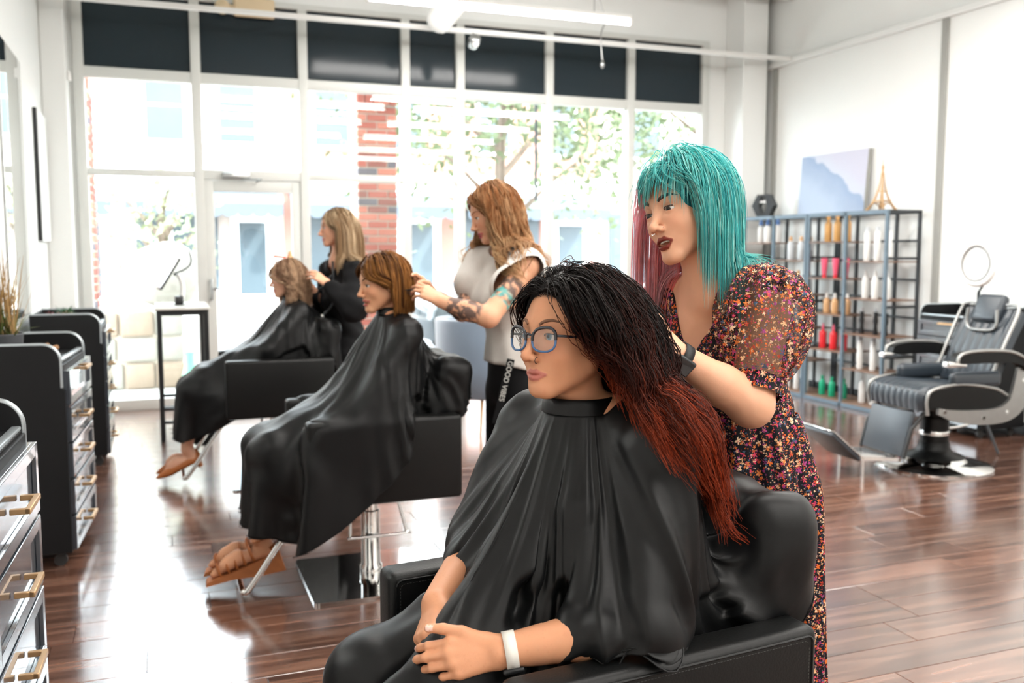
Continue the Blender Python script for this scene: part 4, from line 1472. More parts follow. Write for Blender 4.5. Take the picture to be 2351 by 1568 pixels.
def mesh_from(name, V, F, tint=None):
    me = bpy.data.meshes.new(name)
    F = np.asarray(F)
    me.vertices.add(len(V))
    me.vertices.foreach_set('co', np.asarray(V, F4).ravel())
    k = F.shape[1]
    me.loops.add(F.size)
    me.loops.foreach_set('vertex_index', F.ravel().astype(np.int32))
    me.polygons.add(len(F))
    me.polygons.foreach_set('loop_start', np.arange(0, F.size, k, dtype=np.int32))
    me.polygons.foreach_set('use_smooth', np.ones(len(F), bool))
    me.update(calc_edges=True)
    if tint is not None:
        at = me.color_attributes.new('tint', 'FLOAT_COLOR', 'POINT')
        c = np.ones((len(V), 4), F4)
        c[:, :3] = tint
        at.data.foreach_set('color', c.ravel())
    return me


# ------------------------------------------------------------------ the head (local: +X face, +Y left, +Z up, metres)
HP = dict(ear=0.0, open=0.0, smile=0.0, fat=1.0, nose=1.0, eye=1.0, lip=1.0)


def head_parts(P, hp):
    """Distance to the head, plus masks used for colouring."""
    Q = P.copy()
    Q[:, 1] = np.abs(Q[:, 1])
    op, sm, fat = hp['open'], hp['smile'], hp['fat']
    d = ell(P, (-0.012, 0, 0.035), (0.096, 0.075, 0.090))
    d = smin(d, ell(P, (0.030, 0, -0.008), (0.056, 0.057, 0.082)), 0.03)
    d = smin(d, ell(Q, (0.046, 0.031, -0.026 + 0.004 * sm), (0.032 + 0.003 * sm, 0.031 * fat, 0.034)), 0.024)
    d = smin(d, cap(Q, (0.004, 0.052 * fat, -0.046), (0.056, 0.016, -0.092 - 0.006 * op), 0.017 * fat, 0.015), 0.034)
    d = smin(d, ell(P, (0.068, 0, -0.094 - 0.008 * op), (0.016, 0.020, 0.015)), 0.02)
    d = smin(d, ell(P, (0.064, 0, -0.058), (0.021, 0.027, 0.026)), 0.022)
    if fat > 1.04:
        d = smin(d, ell(P, (0.03, 0, -0.096), (0.04, 0.035, 0.022)), 0.03)
    d = smin(d, cap(Q, (0.077, 0.010, 0.025), (0.062, 0.046, 0.027), 0.009, 0.008), 0.016)
    d = smax(d, -ell(Q, (0.096, 0.032, 0.005), (0.017, 0.019, 0.0125)), 0.014)
    ns = hp['nose']
    d = smin(d, cap(P, (0.082, 0, 0.016), (0.100 + 0.003 * ns, 0, -0.030), 0.0062, 0.0085 * ns), 0.010)
    d = smin(d, ell(P, (0.1045 + 0.002 * ns, 0, -0.0335), (0.0095, 0.0098 * ns, 0.0088)), 0.007)
    d = smin(d, ell(Q, (0.0955, 0.0122, -0.0375), (0.0098, 0.0060, 0.0072)), 0.006)
    d = smax(d, -ell(Q, (0.1010, 0.0064, -0.0440), (0.0062, 0.0030, 0.0036)), 0.002)
    # eyelids and opening
    E = np.array((0.0715, 0.032, 0.004))
    lid = np.linalg.norm(Q - E.astype(F4), axis=1) - 0.0146
    opening = ell(Q, E + (0.012, 0.0005, -0.0008), (0.02, 0.0146, 0.0056 * hp['eye']), rot(math.radians(-6), 0, 0))
    d = smin(d, lid, 0.004)
    d = smax(d, -opening, 0.0016)
    # lips
    mc = np.array((0.0802 - 0.0035 * sm, 0.0235 + 0.006 * sm, -0.0662 + 0.006 * sm))
    lz = 0.0045 * op
    lp = hp['lip']
    up = np.minimum(cap(Q, (0.0870, 0.0, -0.0622 + lz * .3), (0.0862, 0.008, -0.0608 + lz * .3), 0.0043 * lp, 0.0046 * lp), cap(Q, (0.0862, 0.008, -0.0608 + lz * .3), mc, 0.0044 * lp, 0.0020))
    lw = np.minimum(cap(Q, (0.0858, 0.0, -0.0722 - lz * 1.5), (0.0838, 0.010, -0.0716 - lz * 1.4), 0.0060 * lp, 0.0052 * lp), cap(Q, (0.0838, 0.010, -0.0716 - lz * 1.4), mc, 0.0048 * lp, 0.0020))
    lips = np.minimum(up, lw)
    d = smin(d, lips, 0.0035)
    if op > 0.05:
        d = smax(d, -ell(Q, (0.084, 0, -0.0672 - lz * .6), (0.022, mc[1] - 0.004, 0.0022 + lz * 0.95)), 0.002)
    else:
        d = smax(d, -ell(Q, (0.0925, 0, -0.0668 + 0.003 * sm * (1)), (0.009, mc[1] - 0.0005, 0.0009)), 0.0016)
    # ears
    Re = rot(0, math.radians(-8), math.radians(18))
    ee = 0.75 + 0.25 * hp['ear']
    d = smin(d, ell(Q, (-0.010, 0.0735 * (0.96 + 0.04 * hp['ear']), -0.004), (0.018, 0.0085 * ee, 0.030), Re), 0.006)
    d = smax(d, -ell(Q, (-0.006, 0.0825, -0.001), (0.010, 0.0048, 0.019), Re), 0.003)
    d = smin(d, cap(P, (-0.024, 0, -0.05), (-0.040, 0, -0.20), 0.044 * (0.4 + 0.6 * fat), 0.050), 0.03)
    return d, lips


class Head:
    def __init__(self, c, R, hp=None, s=1.0):
        self.c, self.R, self.s = np.asarray(c, F4), np.asarray(R, F4), s
        self.hp = dict(HP, **(hp or {}))

    def local(self, P):
        return ((P - self.c) @ self.R) / self.s

    def world(self, p):
        return np.asarray(p, float) * self.s @ self.R.T.astype(float) + self.c

    def sdf(self, P):
        Q = self.local(P.astype(F4))
        far = np.linalg.norm(Q + np.array((0, 0, 0.03), F4), axis=1)
        out = (far - 0.20)
        m = far < 0.27
        if m.any():
            out[m] = head_parts(Q[m], self.hp)[0]
        return out * self.s

    def snap(self, P, off=0.0):
        P = np.asarray(P, F4)
        for _ in range(6):
            d, g = grad_sdf(self.sdf, P, 0.001)
            P = P - g * np.clip(d - off, -0.01, 0.01)[:, None]
        return P.astype(float)

    def simple(self, P):
        """Cheap skull + neck for hair and cloth."""
        Q = self.local(P.astype(F4))
        d = ell(Q, (-0.012, 0, 0.035), (0.097, 0.077, 0.091))
        d = smin(d, ell(Q, (0.03, 0, -0.03), (0.058, 0.06, 0.08)), 0.03)
        d = smin(d, cap(Q, (-0.03, 0, -0.05), (-0.045, 0, -0.2), 0.05, 0.055), 0.03)
        return d * self.s

    def tint(self, P, skin, lipc, scalp=None, shadow=None, blush=0.5, lipk=1.0):
        Q = self.local(P.astype(F4))
        col = np.tile(np.asarray(skin, F4), (len(P), 1))
        _, lips = head_parts(Q, self.hp)
        front = Q[:, 0] > 0.05
        w = np.clip(1 - (lips - 0.0004) / 0.0014, 0, 1) * front * lipk
        A = np.abs(Q[:, 1])
        # warm flush on cheeks and nose (skin pigmentation)
        ck = np.exp(-(((A - 0.042) / 0.02) ** 2 + ((Q[:, 2] + 0.022) / 0.022) ** 2)) * front
        nk = np.exp(-((A / 0.012) ** 2 + ((Q[:, 2] + 0.036) / 0.012) ** 2)) * (Q[:, 0] > 0.09)
        fl = np.clip(ck + 0.7 * nk, 0, 1) * blush * 0.35
        col = col * (1 - fl[:, None]) + col * np.array((1.02, 0.72, 0.68), F4) * fl[:, None]
        if shadow is not None:
            e = np.exp(-(((A - 0.034) / 0.017) ** 2 + ((Q[:, 2] - 0.012) / 0.009) ** 2)) * front * shadow[1]
            col = col * (1 - e[:, None]) + np.asarray(shadow[0], F4) * e[:, None]
        col = col * (1 - w[:, None]) + np.asarray(lipc, F4) * w[:, None]
        if scalp is not None:
            sc = np.clip((Q[:, 2] - (0.055 + 0.9 * np.clip(Q[:, 0] - 0.055, 0, 1) - 0.9 * np.clip(0.03 - Q[:, 0], 0, 1))) / 0.012, 0, 1)
            col = col * (1 - sc[:, None]) + np.asarray(scalp, F4) * sc[:, None]
        return col


def head_details(t, H, iris, brow, gaze=(1, 0, 0), lash=True, brow_w=1.0, teeth=False):
    """Eyes, brows, lashes and teeth as children of the person."""
    M_eye = mat_vcol('eye_surface', 0.2, 0.35, vary=0.0, coat=0.08)
    M_brow = mat('brow_hair_%s' % t.name, brow, 0.7, vary=0.2, vscale=200)
    M_lash = mat('lash_black', srgb(24, 18, 16), 0.6, vary=0.1)
    for s in (-1, 1):
        E = np.array((0.0715, s * 0.032, 0.004))
        b = MB().sphere((0, 0, 0), 0.0130 * H.s, 28, 20)
        V = np.vstack(b.v)
        g = np.asarray(gaze, float) / np.linalg.norm(gaze)
        g = g @ H.R.T.astype(float)
        a = np.degrees(np.arccos(np.clip(V @ g / (0.0130 * H.s), -1, 1)))
        col = np.where((a < 12)[:, None], np.array((0.004, 0.004, 0.004)), np.where((a < 29)[:, None], np.array(iris), np.array(srgb(228, 222, 216))))
        # turn the sphere so its poles follow the gaze for a crisp iris
        q = Vector((0, 0, 1)).rotation_difference(Vector(g))
        V2 = V @ np.array(q.to_matrix()).T
        a2 = np.degrees(np.arccos(np.clip(V2 @ g / (0.0130 * H.s), -1, 1)))
        col = np.where((a2 < 11)[:, None], np.array((0.004, 0.004, 0.004)), np.where((a2 < 31)[:, None], np.array(iris), np.array(srgb(214, 206, 200))))
        me = bpy.data.meshes.new('eye')
        me.from_pydata((V2 + H.world(E)).tolist(), [], b.f)
        at = me.color_attributes.new('tint', 'FLOAT_COLOR', 'POINT')
        cc = np.ones((len(V2), 4), F4)
        cc[:, :3] = col
        at.data.foreach_set('color', cc.ravel())
        link('eye', me, M_eye, t, 180)
        bp = [(0.0852, s * 0.013, 0.0255), (0.0845, s * 0.024, 0.0305), (0.0775, s * 0.037, 0.0325), (0.064, s * 0.050, 0.0265)]
        P = H.snap(H.world(catmull(bp, 6)), 0.0006)
        rr = np.interp(np.linspace(0, 1, len(P)), [0, .3, .7, 1], [0.0024, 0.0031, 0.0024, 0.0006]) * brow_w * H.s
        MB().tube(P, rr, 8).build('eyebrow', M_brow, t, 60)
        if lash:
            th = np.linspace(math.radians(-62), math.radians(66), 12)
            lp = []
            for a in th:
                y_ = 0.0156 * math.sin(a)
                z_ = 0.0054 * H.hp['eye'] * math.sqrt(max(0, 1 - (y_ / 0.0156) ** 2)) - 0.0006 + 0.0012 * math.sin(a)
                x_ = math.sqrt(max(1e-8, 0.0160 ** 2 - y_ ** 2 - z_ ** 2))
                lp.append(E + (x_ + 0.0004, s * y_, z_ + 0.0002))
            MB().tube(H.world(np.array(lp)), 0.0010 * H.s, 6).build('eyelash', M_lash, t, 60)
    if teeth:
        tm = mat('tooth_enamel', srgb(236, 228, 214), 0.25, vary=0.04)
        op = H.hp['open']
        b = MB()
        for z0, z1 in ((-0.0672, -0.0605),):
            for k in range(-4, 4):
                a0, a1 = (k + 0.04) * 0.0052, (k + 0.96) * 0.0052
                ang = (a0 + a1) / 2 / 0.024
                cx, cy = 0.058 + 0.024 * math.cos(ang), 0.024 * math.sin(ang)
                b.box((-0.0025, -0.0025, 0), (0.0015, 0.0025, z1 - z0), 0.0008, 1, M=Matrix.Translation((cx, cy, z0 + 0.0012 * H.hp['smile'])) @ Matrix.Rotation(ang, 4, 'Z'))
        V = H.world(np.vstack(b.v))
        b.v = [V]
        b.build('upper_teeth', tm, t, 40)


# ------------------------------------------------------------------ hands
def hand_prims(Wp, f, dors, side, curls, thumb=((0.5, 0.35), 0.5, 0.4), spread=0.06, s=1.0, k=0.008, nails=None):
    """Wp wrist, f forward, dors = back-of-hand normal, side = +1/-1 for the thumb side relative to f x dors.
    curls: four (mcp, pip, dip) triples in radians; thumb: ((outward, downward) angles, bend1, bend2)."""
    Wp, f, dn = (np.asarray(v, float) for v in (Wp, f, dors))
    f = f / np.linalg.norm(f)
    dn = dn - f * (dn @ f)
    dn /= np.linalg.norm(dn)
    sd = np.cross(f, dn) * side
    out = []
    offs = [0.027, 0.009, -0.009, -0.026]
    fwd = [0.086, 0.090, 0.084, 0.074]
    L_ = [(0.040, 0.024, 0.020), (0.044, 0.028, 0.021), (0.041, 0.026, 0.020), (0.032, 0.019, 0.018)]
    R_ = [0.0088, 0.0090, 0.0085, 0.0076]

    def rotv(v, ax, a):
        return v * math.cos(a) + np.cross(ax, v) * math.sin(a) + ax * (ax @ v) * (1 - math.cos(a))
    for i in range(4):
        kn = Wp + (f * fwd[i] + sd * offs[i] + dn * (0.004 if i in (1, 2) else 0.0)) * s
        out.append(('cap', tuple(Wp + (sd * offs[i] * 0.55 + f * 0.008) * s), tuple(kn), 0.0125 * s, 0.0108 * s, 0.012))
        ax = sd * side  # curl axis so that a positive angle bends to the palm
        ax = np.cross(dn, f)
        a = spread * (1.5 - i)
        dirn = rotv(f, dn, -a * side * (1 if np.dot(np.cross(f, dn) * side, sd) > 0 else -1))
        p = kn
        ang = 0
        for j in range(3):
            ang += curls[i][j]
            dv = rotv(dirn, ax, ang)
            # keep bending towards the palm whatever the handedness
            if np.dot(rotv(dirn, ax, 0.2), dn) > 0:
                dv = rotv(dirn, ax, -ang)
            q = p + dv * L_[i][j] * s
            ra, rb = R_[i] * (1 - 0.09 * j) * s, R_[i] * (1 - 0.09 * (j + 1)) * s
            out.append(('cap', tuple(p), tuple(q), ra, rb, 0.0035 if j else 0.006))
            if nails is not None and j == 2:
                up = np.cross(np.cross(dv, dn), dv)
                up /= np.linalg.norm(up) + 1e-9
                ax2 = ax
                nrm = rotv(dn, ax, ang) if np.dot(rotv(dirn, ax, 0.2), dn) <= 0 else rotv(dn, ax, -ang)
                nails.append((q - dv * 0.002 * s + nrm * rb * 0.95, nrm, dv))
            p = q
    (ou, do), b1, b2 = thumb
    base = Wp + (f * 0.022 + sd * 0.020 - dn * 0.006) * s
    dv = f * math.cos(ou) + sd * math.sin(ou)
    dv = dv * math.cos(do) - dn * math.sin(do)
    m = base + dv * 0.046 * s
    out.append(('cap', tuple(Wp + (sd * 0.012 + f * 0.004) * s), tuple(base), 0.015 * s, 0.0155 * s, 0.012))
    out.append(('cap', tuple(base), tuple(m), 0.0155 * s, 0.0112 * s, 0.010))
    axt = np.cross(dv, -sd * 0.6 + f * 0.2 - dn * 0.5)
    axt /= np.linalg.norm(axt)
    d1 = rotv(dv, axt, b1)
    q = m + d1 * 0.034 * s
    out.append(('cap', tuple(m), tuple(q), 0.0108 * s, 0.0095 * s, 0.005))
    d2 = rotv(dv, axt, b1 + b2)
    q2 = q + d2 * 0.026 * s
    out.append(('cap', tuple(q), tuple(q2), 0.0095 * s, 0.0078 * s, 0.004))
    if nails is not None:
        nr = dn - d2 * (dn @ d2)
        nr /= np.linalg.norm(nr)
        nails.append((q2 - d2 * 0.002 + nr * 0.0075 * s, nr, d2))
    return out


# ------------------------------------------------------------------ a whole figure: coarse body + fine boxes, one mesh
def figure_mesh(sdf, lo, hi, h, fine):
    """fine: list of (lo, hi, cell). Returns vertices and quads of one surface sampled finer inside the boxes."""
    Vs, Fs, n = [], [], 0
    V, F = nets(sdf, lo, hi, h)
    if len(F):
        c = V[F].mean(1)
        keep = np.ones(len(F), bool)
        for fl, fh, hc in fine:
            fl, fh = np.asarray(fl) + h * 0.9, np.asarray(fh) - h * 0.9
            keep &= ~((c > fl) & (c < fh)).all(1)
        F = F[keep]
        Vs.append(V)
        Fs.append(F)
        n = len(V)
    for i, (fl, fh, hc) in enumerate(fine):
        V2, F2 = nets(sdf, fl, fh, hc)
        if len(F2) == 0:
            continue
        c = V2[F2].mean(1)
        keep = np.ones(len(F2), bool)
        for gl, gh, gc in fine[:i]:
            keep &= ~((c > np.asarray(gl) + gc) & (c < np.asarray(gh) - gc)).all(1)
        Fs.append(F2[keep] + n)
        Vs.append(V2)
        n += len(V2)
    V, F = np.vstack(Vs), np.vstack(Fs)
    used = np.unique(F)
    mp = np.full(len(V), -1)
    mp[used] = np.arange(len(used))
    return V[used], mp[F]


# ------------------------------------------------------------------ hair
def strands_mesh(paths, radii, cols, n=3, flat=0.55):
    """paths (N,S,3), radii (N,S), cols (N,S,3) -> vertices, quads, tints."""
    N, Sg, _ = paths.shape
    T = np.gradient(paths, axis=1)
    T /= np.linalg.norm(T, axis=2, keepdims=True) + 1e-9
    ref = rng.normal(0, 1, (N, 1, 3))
    u = np.cross(T, ref)
    u /= np.linalg.norm(u, axis=2, keepdims=True) + 1e-9
    w = np.cross(T, u)
    a = np.arange(n) * 2 * PI / n
    V = paths[:, :, None, :] + radii[:, :, None, None] * (np.cos(a)[None, None, :, None] * u[:, :, None, :] + flat * np.sin(a)[None, None, :, None] * w[:, :, None, :])
    idx = np.arange(N * Sg * n).reshape(N, Sg, n)
    j = np.arange(n)
    k = (j + 1) % n
    F = np.stack([idx[:, :-1][:, :, j], idx[:, :-1][:, :, k], idx[:, 1:][:, :, k], idx[:, 1:][:, :, j]], -1).reshape(-1, 4)
    C = np.repeat(cols[:, :, None, :], n, 2)
    return V.reshape(-1, 3), F, C.reshape(-1, 3)


def grad_sdf(f, P, e=0.002):
    d = f(P)
    g = np.stack([f(P + np.array(o, F4) * e) - d for o in ((1, 0, 0), (0, 1, 0), (0, 0, 1))], 1) / e
    g /= np.linalg.norm(g, axis=1)[:, None] + 1e-9
    return d, g


def grow(roots, dirs, lens, layer, col, steps, gravity=0.25, stiff=0.6, field=None, fstr=0.0):
    """March strands from the roots: inertia, gravity, an optional flow field, pushed out of the collider by their layer height."""
    p = roots.astype(F4).copy()
    d = dirs / (np.linalg.norm(dirs, axis=1)[:, None] + 1e-9)
    out = [p.copy()]
    g = np.array((0, 0, -1.0))
    for k in range(steps - 1):
        v = d * stiff + g * gravity
        if field is not None:
            v = v + field(p, k / steps) * fstr
        v /= np.linalg.norm(v, axis=1)[:, None] + 1e-9
        ds = (lens / (steps - 1))[:, None]
        q = p + v * ds
        dist, gr = grad_sdf(col, q.astype(F4))
        ly = layer * min(1.0, 0.35 + 1.6 * (k + 1) / steps)
        m = dist < ly
        q = np.where(m[:, None], q + gr * (ly - dist)[:, None], q)
        d = q - p
        d /= np.linalg.norm(d, axis=1)[:, None] + 1e-9
        p = q
        out.append(p.copy())
    return np.stack(out, 1)


def back_field(H, lim, strength, mask=None, ztop=0.115, zs=0.03):
    """Flow that sweeps hair off the face: backwards wherever a strand is in front of the local plane x = lim."""
    bw = -np.asarray(H.R, float)[:, 0]

    def f(p, k):
        Q = H.local(p.astype(F4))
        w = np.clip((Q[:, 0] - lim) / 0.03, 0, 1) * np.clip((ztop - Q[:, 2]) / zs, 0, 1) * strength
        if mask is not None:
            w = w * mask
        return bw[None] * w[:, None]
    return f


def scalp_roots(H, n, front=0.066, low=-0.035, seed=3, hairline=0.062):
    """Points on the skull inside the hairline (local coordinates and normals)."""
    r = np.random.default_rng(seed)
    u = r.normal(0, 1, (n * 4, 3))
    u /= np.linalg.norm(u, axis=1)[:, None]
    p = np.array((-0.012, 0, 0.035)) + u * np.array((0.096, 0.075, 0.090))
    # hairline: forehead above z=hairline, temples further back, nape down to low
    x, y, z = p.T
    ok = (z > hairline + 0.0 * x) | ((x < 0.045) & (z > 0.03)) | ((x < 0.012) & (z > -0.005)) | ((x < -0.03) & (z > low))
    p, u = p[ok][:n], u[ok][:n]
    nn = u / np.array((0.096, 0.075, 0.090))
    nn /= np.linalg.norm(nn, axis=1)[:, None]
    return p, nn


def clump(paths, nc, strength=0.75, seed=1, power=1.0):
    """Pull neighbouring strands together into locks towards their tips."""
    r = np.random.default_rng(seed)
    N = len(paths)
    g = r.choice(N, min(nc, N), replace=False)
    d = np.linalg.norm(paths[:, None, 2] - paths[g][None, :, 2], axis=2)
    near = g[d.argmin(1)]
    w = strength * np.linspace(0, 1, paths.shape[1]) ** power
    return paths * (1 - w)[None, :, None] + paths[near] * w[None, :, None], near


M_hair = mat_vcol('hair_strands', 0.45, 0.22, vary=0.25, vscale=60)
_nt = M_hair.node_tree
_tr = _nt.nodes.new('ShaderNodeBsdfTranslucent')
_ms = _nt.nodes.new('ShaderNodeMixShader')
_ms.inputs[0].default_value = 0.42
_b = _nt.nodes['Principled BSDF']
_nt.links.new(_b.inputs['Base Color'].links[0].from_socket, _tr.inputs['Color'])
_nt.links.new(_b.outputs[0], _ms.inputs[1])
_nt.links.new(_tr.outputs[0], _ms.inputs[2])
_nt.links.new(_ms.outputs[0], _nt.nodes['Material Output'].inputs[0])
M_skin = mat_vcol('skin', 0.48, 0.35, sss=0.12, bump=0.12, bscale=900, vary=0.05, vscale=40)


M_hair2 = M_hair.copy()
M_hair2.name = 'sheer_hair_strands'
[n_ for n_ in M_hair2.node_tree.nodes if n_.type == 'MIX_SHADER'][0].inputs[0].default_value = 0.7


def hair_object(name, paths, radii, cols, parent, capm=None, nside=3, label=None, m=None):
    V, F, C = strands_mesh(paths, radii, cols, nside)
    if capm is not None:
        V2, F2, C2 = capm
        F = np.vstack([F, F2 + len(V)])
        V = np.vstack([V, V2])
        C = np.vstack([C, C2])
    o = link(name, mesh_from(name, V, F, C), m or M_hair, parent)
    if label:
        o['label'] = label
    return o


def taper(N, Sg, r, tip=0.25, root=0.7):
    t = np.linspace(0, 1, Sg)
    w = np.where(t < 0.15, root + (1 - root) * t / 0.15, 1 - (1 - tip) * np.clip((t - 0.55) / 0.45, 0, 1) ** 1.5)
    return r[:, None] * w[None, :]


# ------------------------------------------------------------------ cloth (position-based)
def drape(flat, pos, pinned, collide, thick, steps=80, iters=10, gravity=9.8, dt=1 / 45, damp=0.97, fric=0.6, bend=0.25, full=0.0):
    """flat (R,T,2) rest layout on a closed ring grid; pos (R,T,3) start; pinned (R,T) bool; returns settled positions."""
    R_, T_ = flat.shape[:2]
    x = pos.astype(F4).copy()
    v = np.zeros_like(x)
    w = np.where(pinned, 0.0, 1.0).astype(F4)
    nxt = lambda a: np.roll(a, -1, axis=1)

    def L(a, b):
        return np.linalg.norm(a - b, axis=-1)
    Lr = L(flat[1:], flat[:-1])
    Lc = L(nxt(flat), flat)
    rad = np.linalg.norm(flat, axis=-1)
    g_ = 1 + full * np.clip((rad - 0.08) / 0.12, 0, 1)
    Lc = Lc * g_
    Ls = np.sqrt(L(nxt(flat)[1:], flat[:-1]) ** 2 + (g_[1:] ** 2 - 1) * (Lc[1:] / g_[1:]) ** 2)
    Ls2 = np.sqrt(L(nxt(flat)[:-1], flat[1:]) ** 2 + (g_[:-1] ** 2 - 1) * (Lc[:-1] / g_[:-1]) ** 2)
    Lb = L(flat[2:], flat[:-2])
    Lbc = L(np.roll(flat, -2, axis=1), flat) * g_

    def solve(ia, ib, rest, st=1.0):
        a, b = x[ia], x[ib]
        d = b - a
        l = np.linalg.norm(d, axis=-1)
        wa, wb = w[ia], w[ib]
        ws = wa + wb + 1e-9
        c = ((l - rest) / (l + 1e-9) / ws * st)[..., None] * d
        x[ia] += c * wa[..., None]
        x[ib] -= c * wb[..., None]
    te, to = np.arange(0, T_, 2), np.arange(1, T_, 2)
    S_ = np.s_
    for stp in range(steps):
        vx = v * damp
        vx[..., 2] -= gravity * dt * (w > 0)
        x0 = x.copy()
        x = x + vx * dt * w[..., None]
        fx_ = x.reshape(-1, 3)
        d_ = collide(fx_)
        nb = np.nonzero((d_ < 0.05) & (w.reshape(-1) > 0))[0]
        xp = fx_[nb].copy()
        d0_, g0 = grad_sdf(collide, xp, 0.004)
        xs = x0.reshape(-1, 3)[nb]
        for it in range(iters):
            for o in (0, 1):
                i = np.arange(o, R_ - 1, 2)
                solve(S_[i], S_[i + 1], Lr[i])
            for tt in (te, to):
                solve(S_[:, tt], S_[:, (tt + 1) % T_], Lc[:, tt])
            for o in (0, 1):
                i = np.arange(o, R_ - 1, 2)
                for tt in (te, to):
                    solve(np.ix_(i, tt), np.ix_(i + 1, (tt + 1) % T_), Ls[np.ix_(i, tt)], 0.6)
                    solve(np.ix_(i + 1, tt), np.ix_(i, (tt + 1) % T_), Ls2[np.ix_(i, tt)], 0.6)
            if bend > 0 and it % 2 == 0:
                for o in (0, 1, 2, 3):
                    i = np.arange(o, R_ - 2, 4)
                    i2 = np.concatenate([i, i + 1]) if o in (0, 2) else None
                    if i2 is not None:
                        i2 = i2[i2 < R_ - 2]
                        solve(S_[i2], S_[i2 + 2], Lb[i2], bend)
                tq = [np.concatenate([np.arange(o, T_ - 1, 4), np.arange(o + 1, T_, 4)]) for o in (0, 2)]
                for tt in tq:
                    solve(S_[:, tt], S_[:, (tt + 2) % T_], Lbc[:, tt], bend)
            if it % 2 == 0 or it == iters - 1:
                fx_ = x.reshape(-1, 3)
                q = fx_[nb]
                pen = np.clip(thick - (d0_ + ((q - xp) * g0).sum(1)), 0, 0.07)
                q2 = q + g0 * pen[:, None]
                if it == iters - 1:
                    mv = q2 - xs
                    tn = mv - g0 * (mv * g0).sum(1)[:, None]
                    q2 = np.where((pen > 0)[:, None], q2 - tn * fric, q2)
                fx_[nb] = q2
                x = fx_.reshape(R_, T_, 3)
        v = (x - x0) / dt
        sp = np.linalg.norm(v, axis=-1, keepdims=True)
        v *= np.minimum(1, 1.3 / (sp + 1e-9))
    return x


def ring_mesh(name, x, tint=None):
    R_, T_ = x.shape[:2]
    idx = np.arange(R_ * T_).reshape(R_, T_)
    j = np.arange(T_)
    k = (j + 1) % T_
    F = np.stack([idx[:-1][:, j], idx[1:][:, j], idx[1:][:, k], idx[:-1][:, k]], -1).reshape(-1, 4)
    return mesh_from(name, x.reshape(-1, 3), F, tint)
# ------------------------------------------------------------------ shared for people
_f = np.array([math.sin(YAW) * math.cos(TILT), math.cos(YAW) * math.cos(TILT), -math.sin(TILT)])
_r = np.array([math.cos(YAW), -math.sin(YAW), 0.0])
_u = np.cross(_r, _f)


def at(px, py, D):
    """World point measured on the photograph at a distance D along the view axis."""
    return np.array((0, 0, CAMH)) + D * (_f + _r * (px - 1175.5) / FPX - _u * (py - 784.0) / FPX)


def frame(loc, rz):
    c, s = math.cos(rz), math.sin(rz)
    A = np.array([[c, -s, 0], [s, c, 0], [0, 0, 1]])
    return (lambda p: np.asarray(p, float) @ A.T + np.array(loc)), A


def vnoise(P, scale, seed=0):
    """Value noise in numpy, 0..1."""
    Q = np.asarray(P, float) * scale + seed * 17.3
    i = np.floor(Q).astype(np.int64)
    f = Q - i
    f = f * f * (3 - 2 * f)

    def h(a, b, c):
        n = (a * 374761393 + b * 668265263 + c * 2147483647 + seed * 974711) & 0xFFFFFFFF
        n = ((n ^ (n >> 13)) * 1274126177) & 0xFFFFFFFF
        return ((n ^ (n >> 16)) & 0xFFFF) / 65535.0
    out = 0
    for dx in (0, 1):
        for dy in (0, 1):
            for dz in (0, 1):
                w = (f[:, 0] if dx else 1 - f[:, 0]) * (f[:, 1] if dy else 1 - f[:, 1]) * (f[:, 2] if dz else 1 - f[:, 2])
                out = out + w * h(i[:, 0] + dx, i[:, 1] + dy, i[:, 2] + dz)
    return out


def person(label, base):
    t = thing('person', label, 'person', tuple(base))
    return t


def settle(t):
    """Children were built in world space: shift them under the person's base point."""
    for c in t.children:
        c.location = tuple(-np.array(t.location[:]))


def mixc(a, b, t):
    return np.asarray(a)[None] * (1 - t[:, None]) + np.asarray(b)[None] * t[:, None]


def hair_cap(H, col, infl=0.010, cell=0.005, face=((0.088, 0, -0.025), (0.07, 0.068, 0.094)), low=-0.06):
    """Underlying hair mass hugging the skull, open at the face."""
    def f(P):
        Q = H.local(P.astype(F4))
        d = ell(Q, (-0.014, 0, 0.035), (0.096 + infl, 0.077 + infl, 0.090 + infl))
        d = smin(d, ell(Q, (-0.05, 0, -0.03), (0.055 + infl, 0.066 + infl * .5, 0.05)), 0.03)
        d = smax(d, -ell(Q, face[0], face[1]), 0.008)
        d = smax(d, low - Q[:, 2], 0.01)
        return d
    c = np.asarray(H.c)
    V, F = nets(f, c - 0.17 * H.s, c + 0.17 * H.s, cell)
    n = vnoise(V, 60, 5)
    C = np.asarray(col)[None] * (0.6 + 0.8 * n[:, None])
    return V, F, C


M_cape = mat('cape_nylon', srgb(13, 14, 15), 0.42, spec=0.24, vary=0.1, vscale=4, bump=0.08, bscale=700)


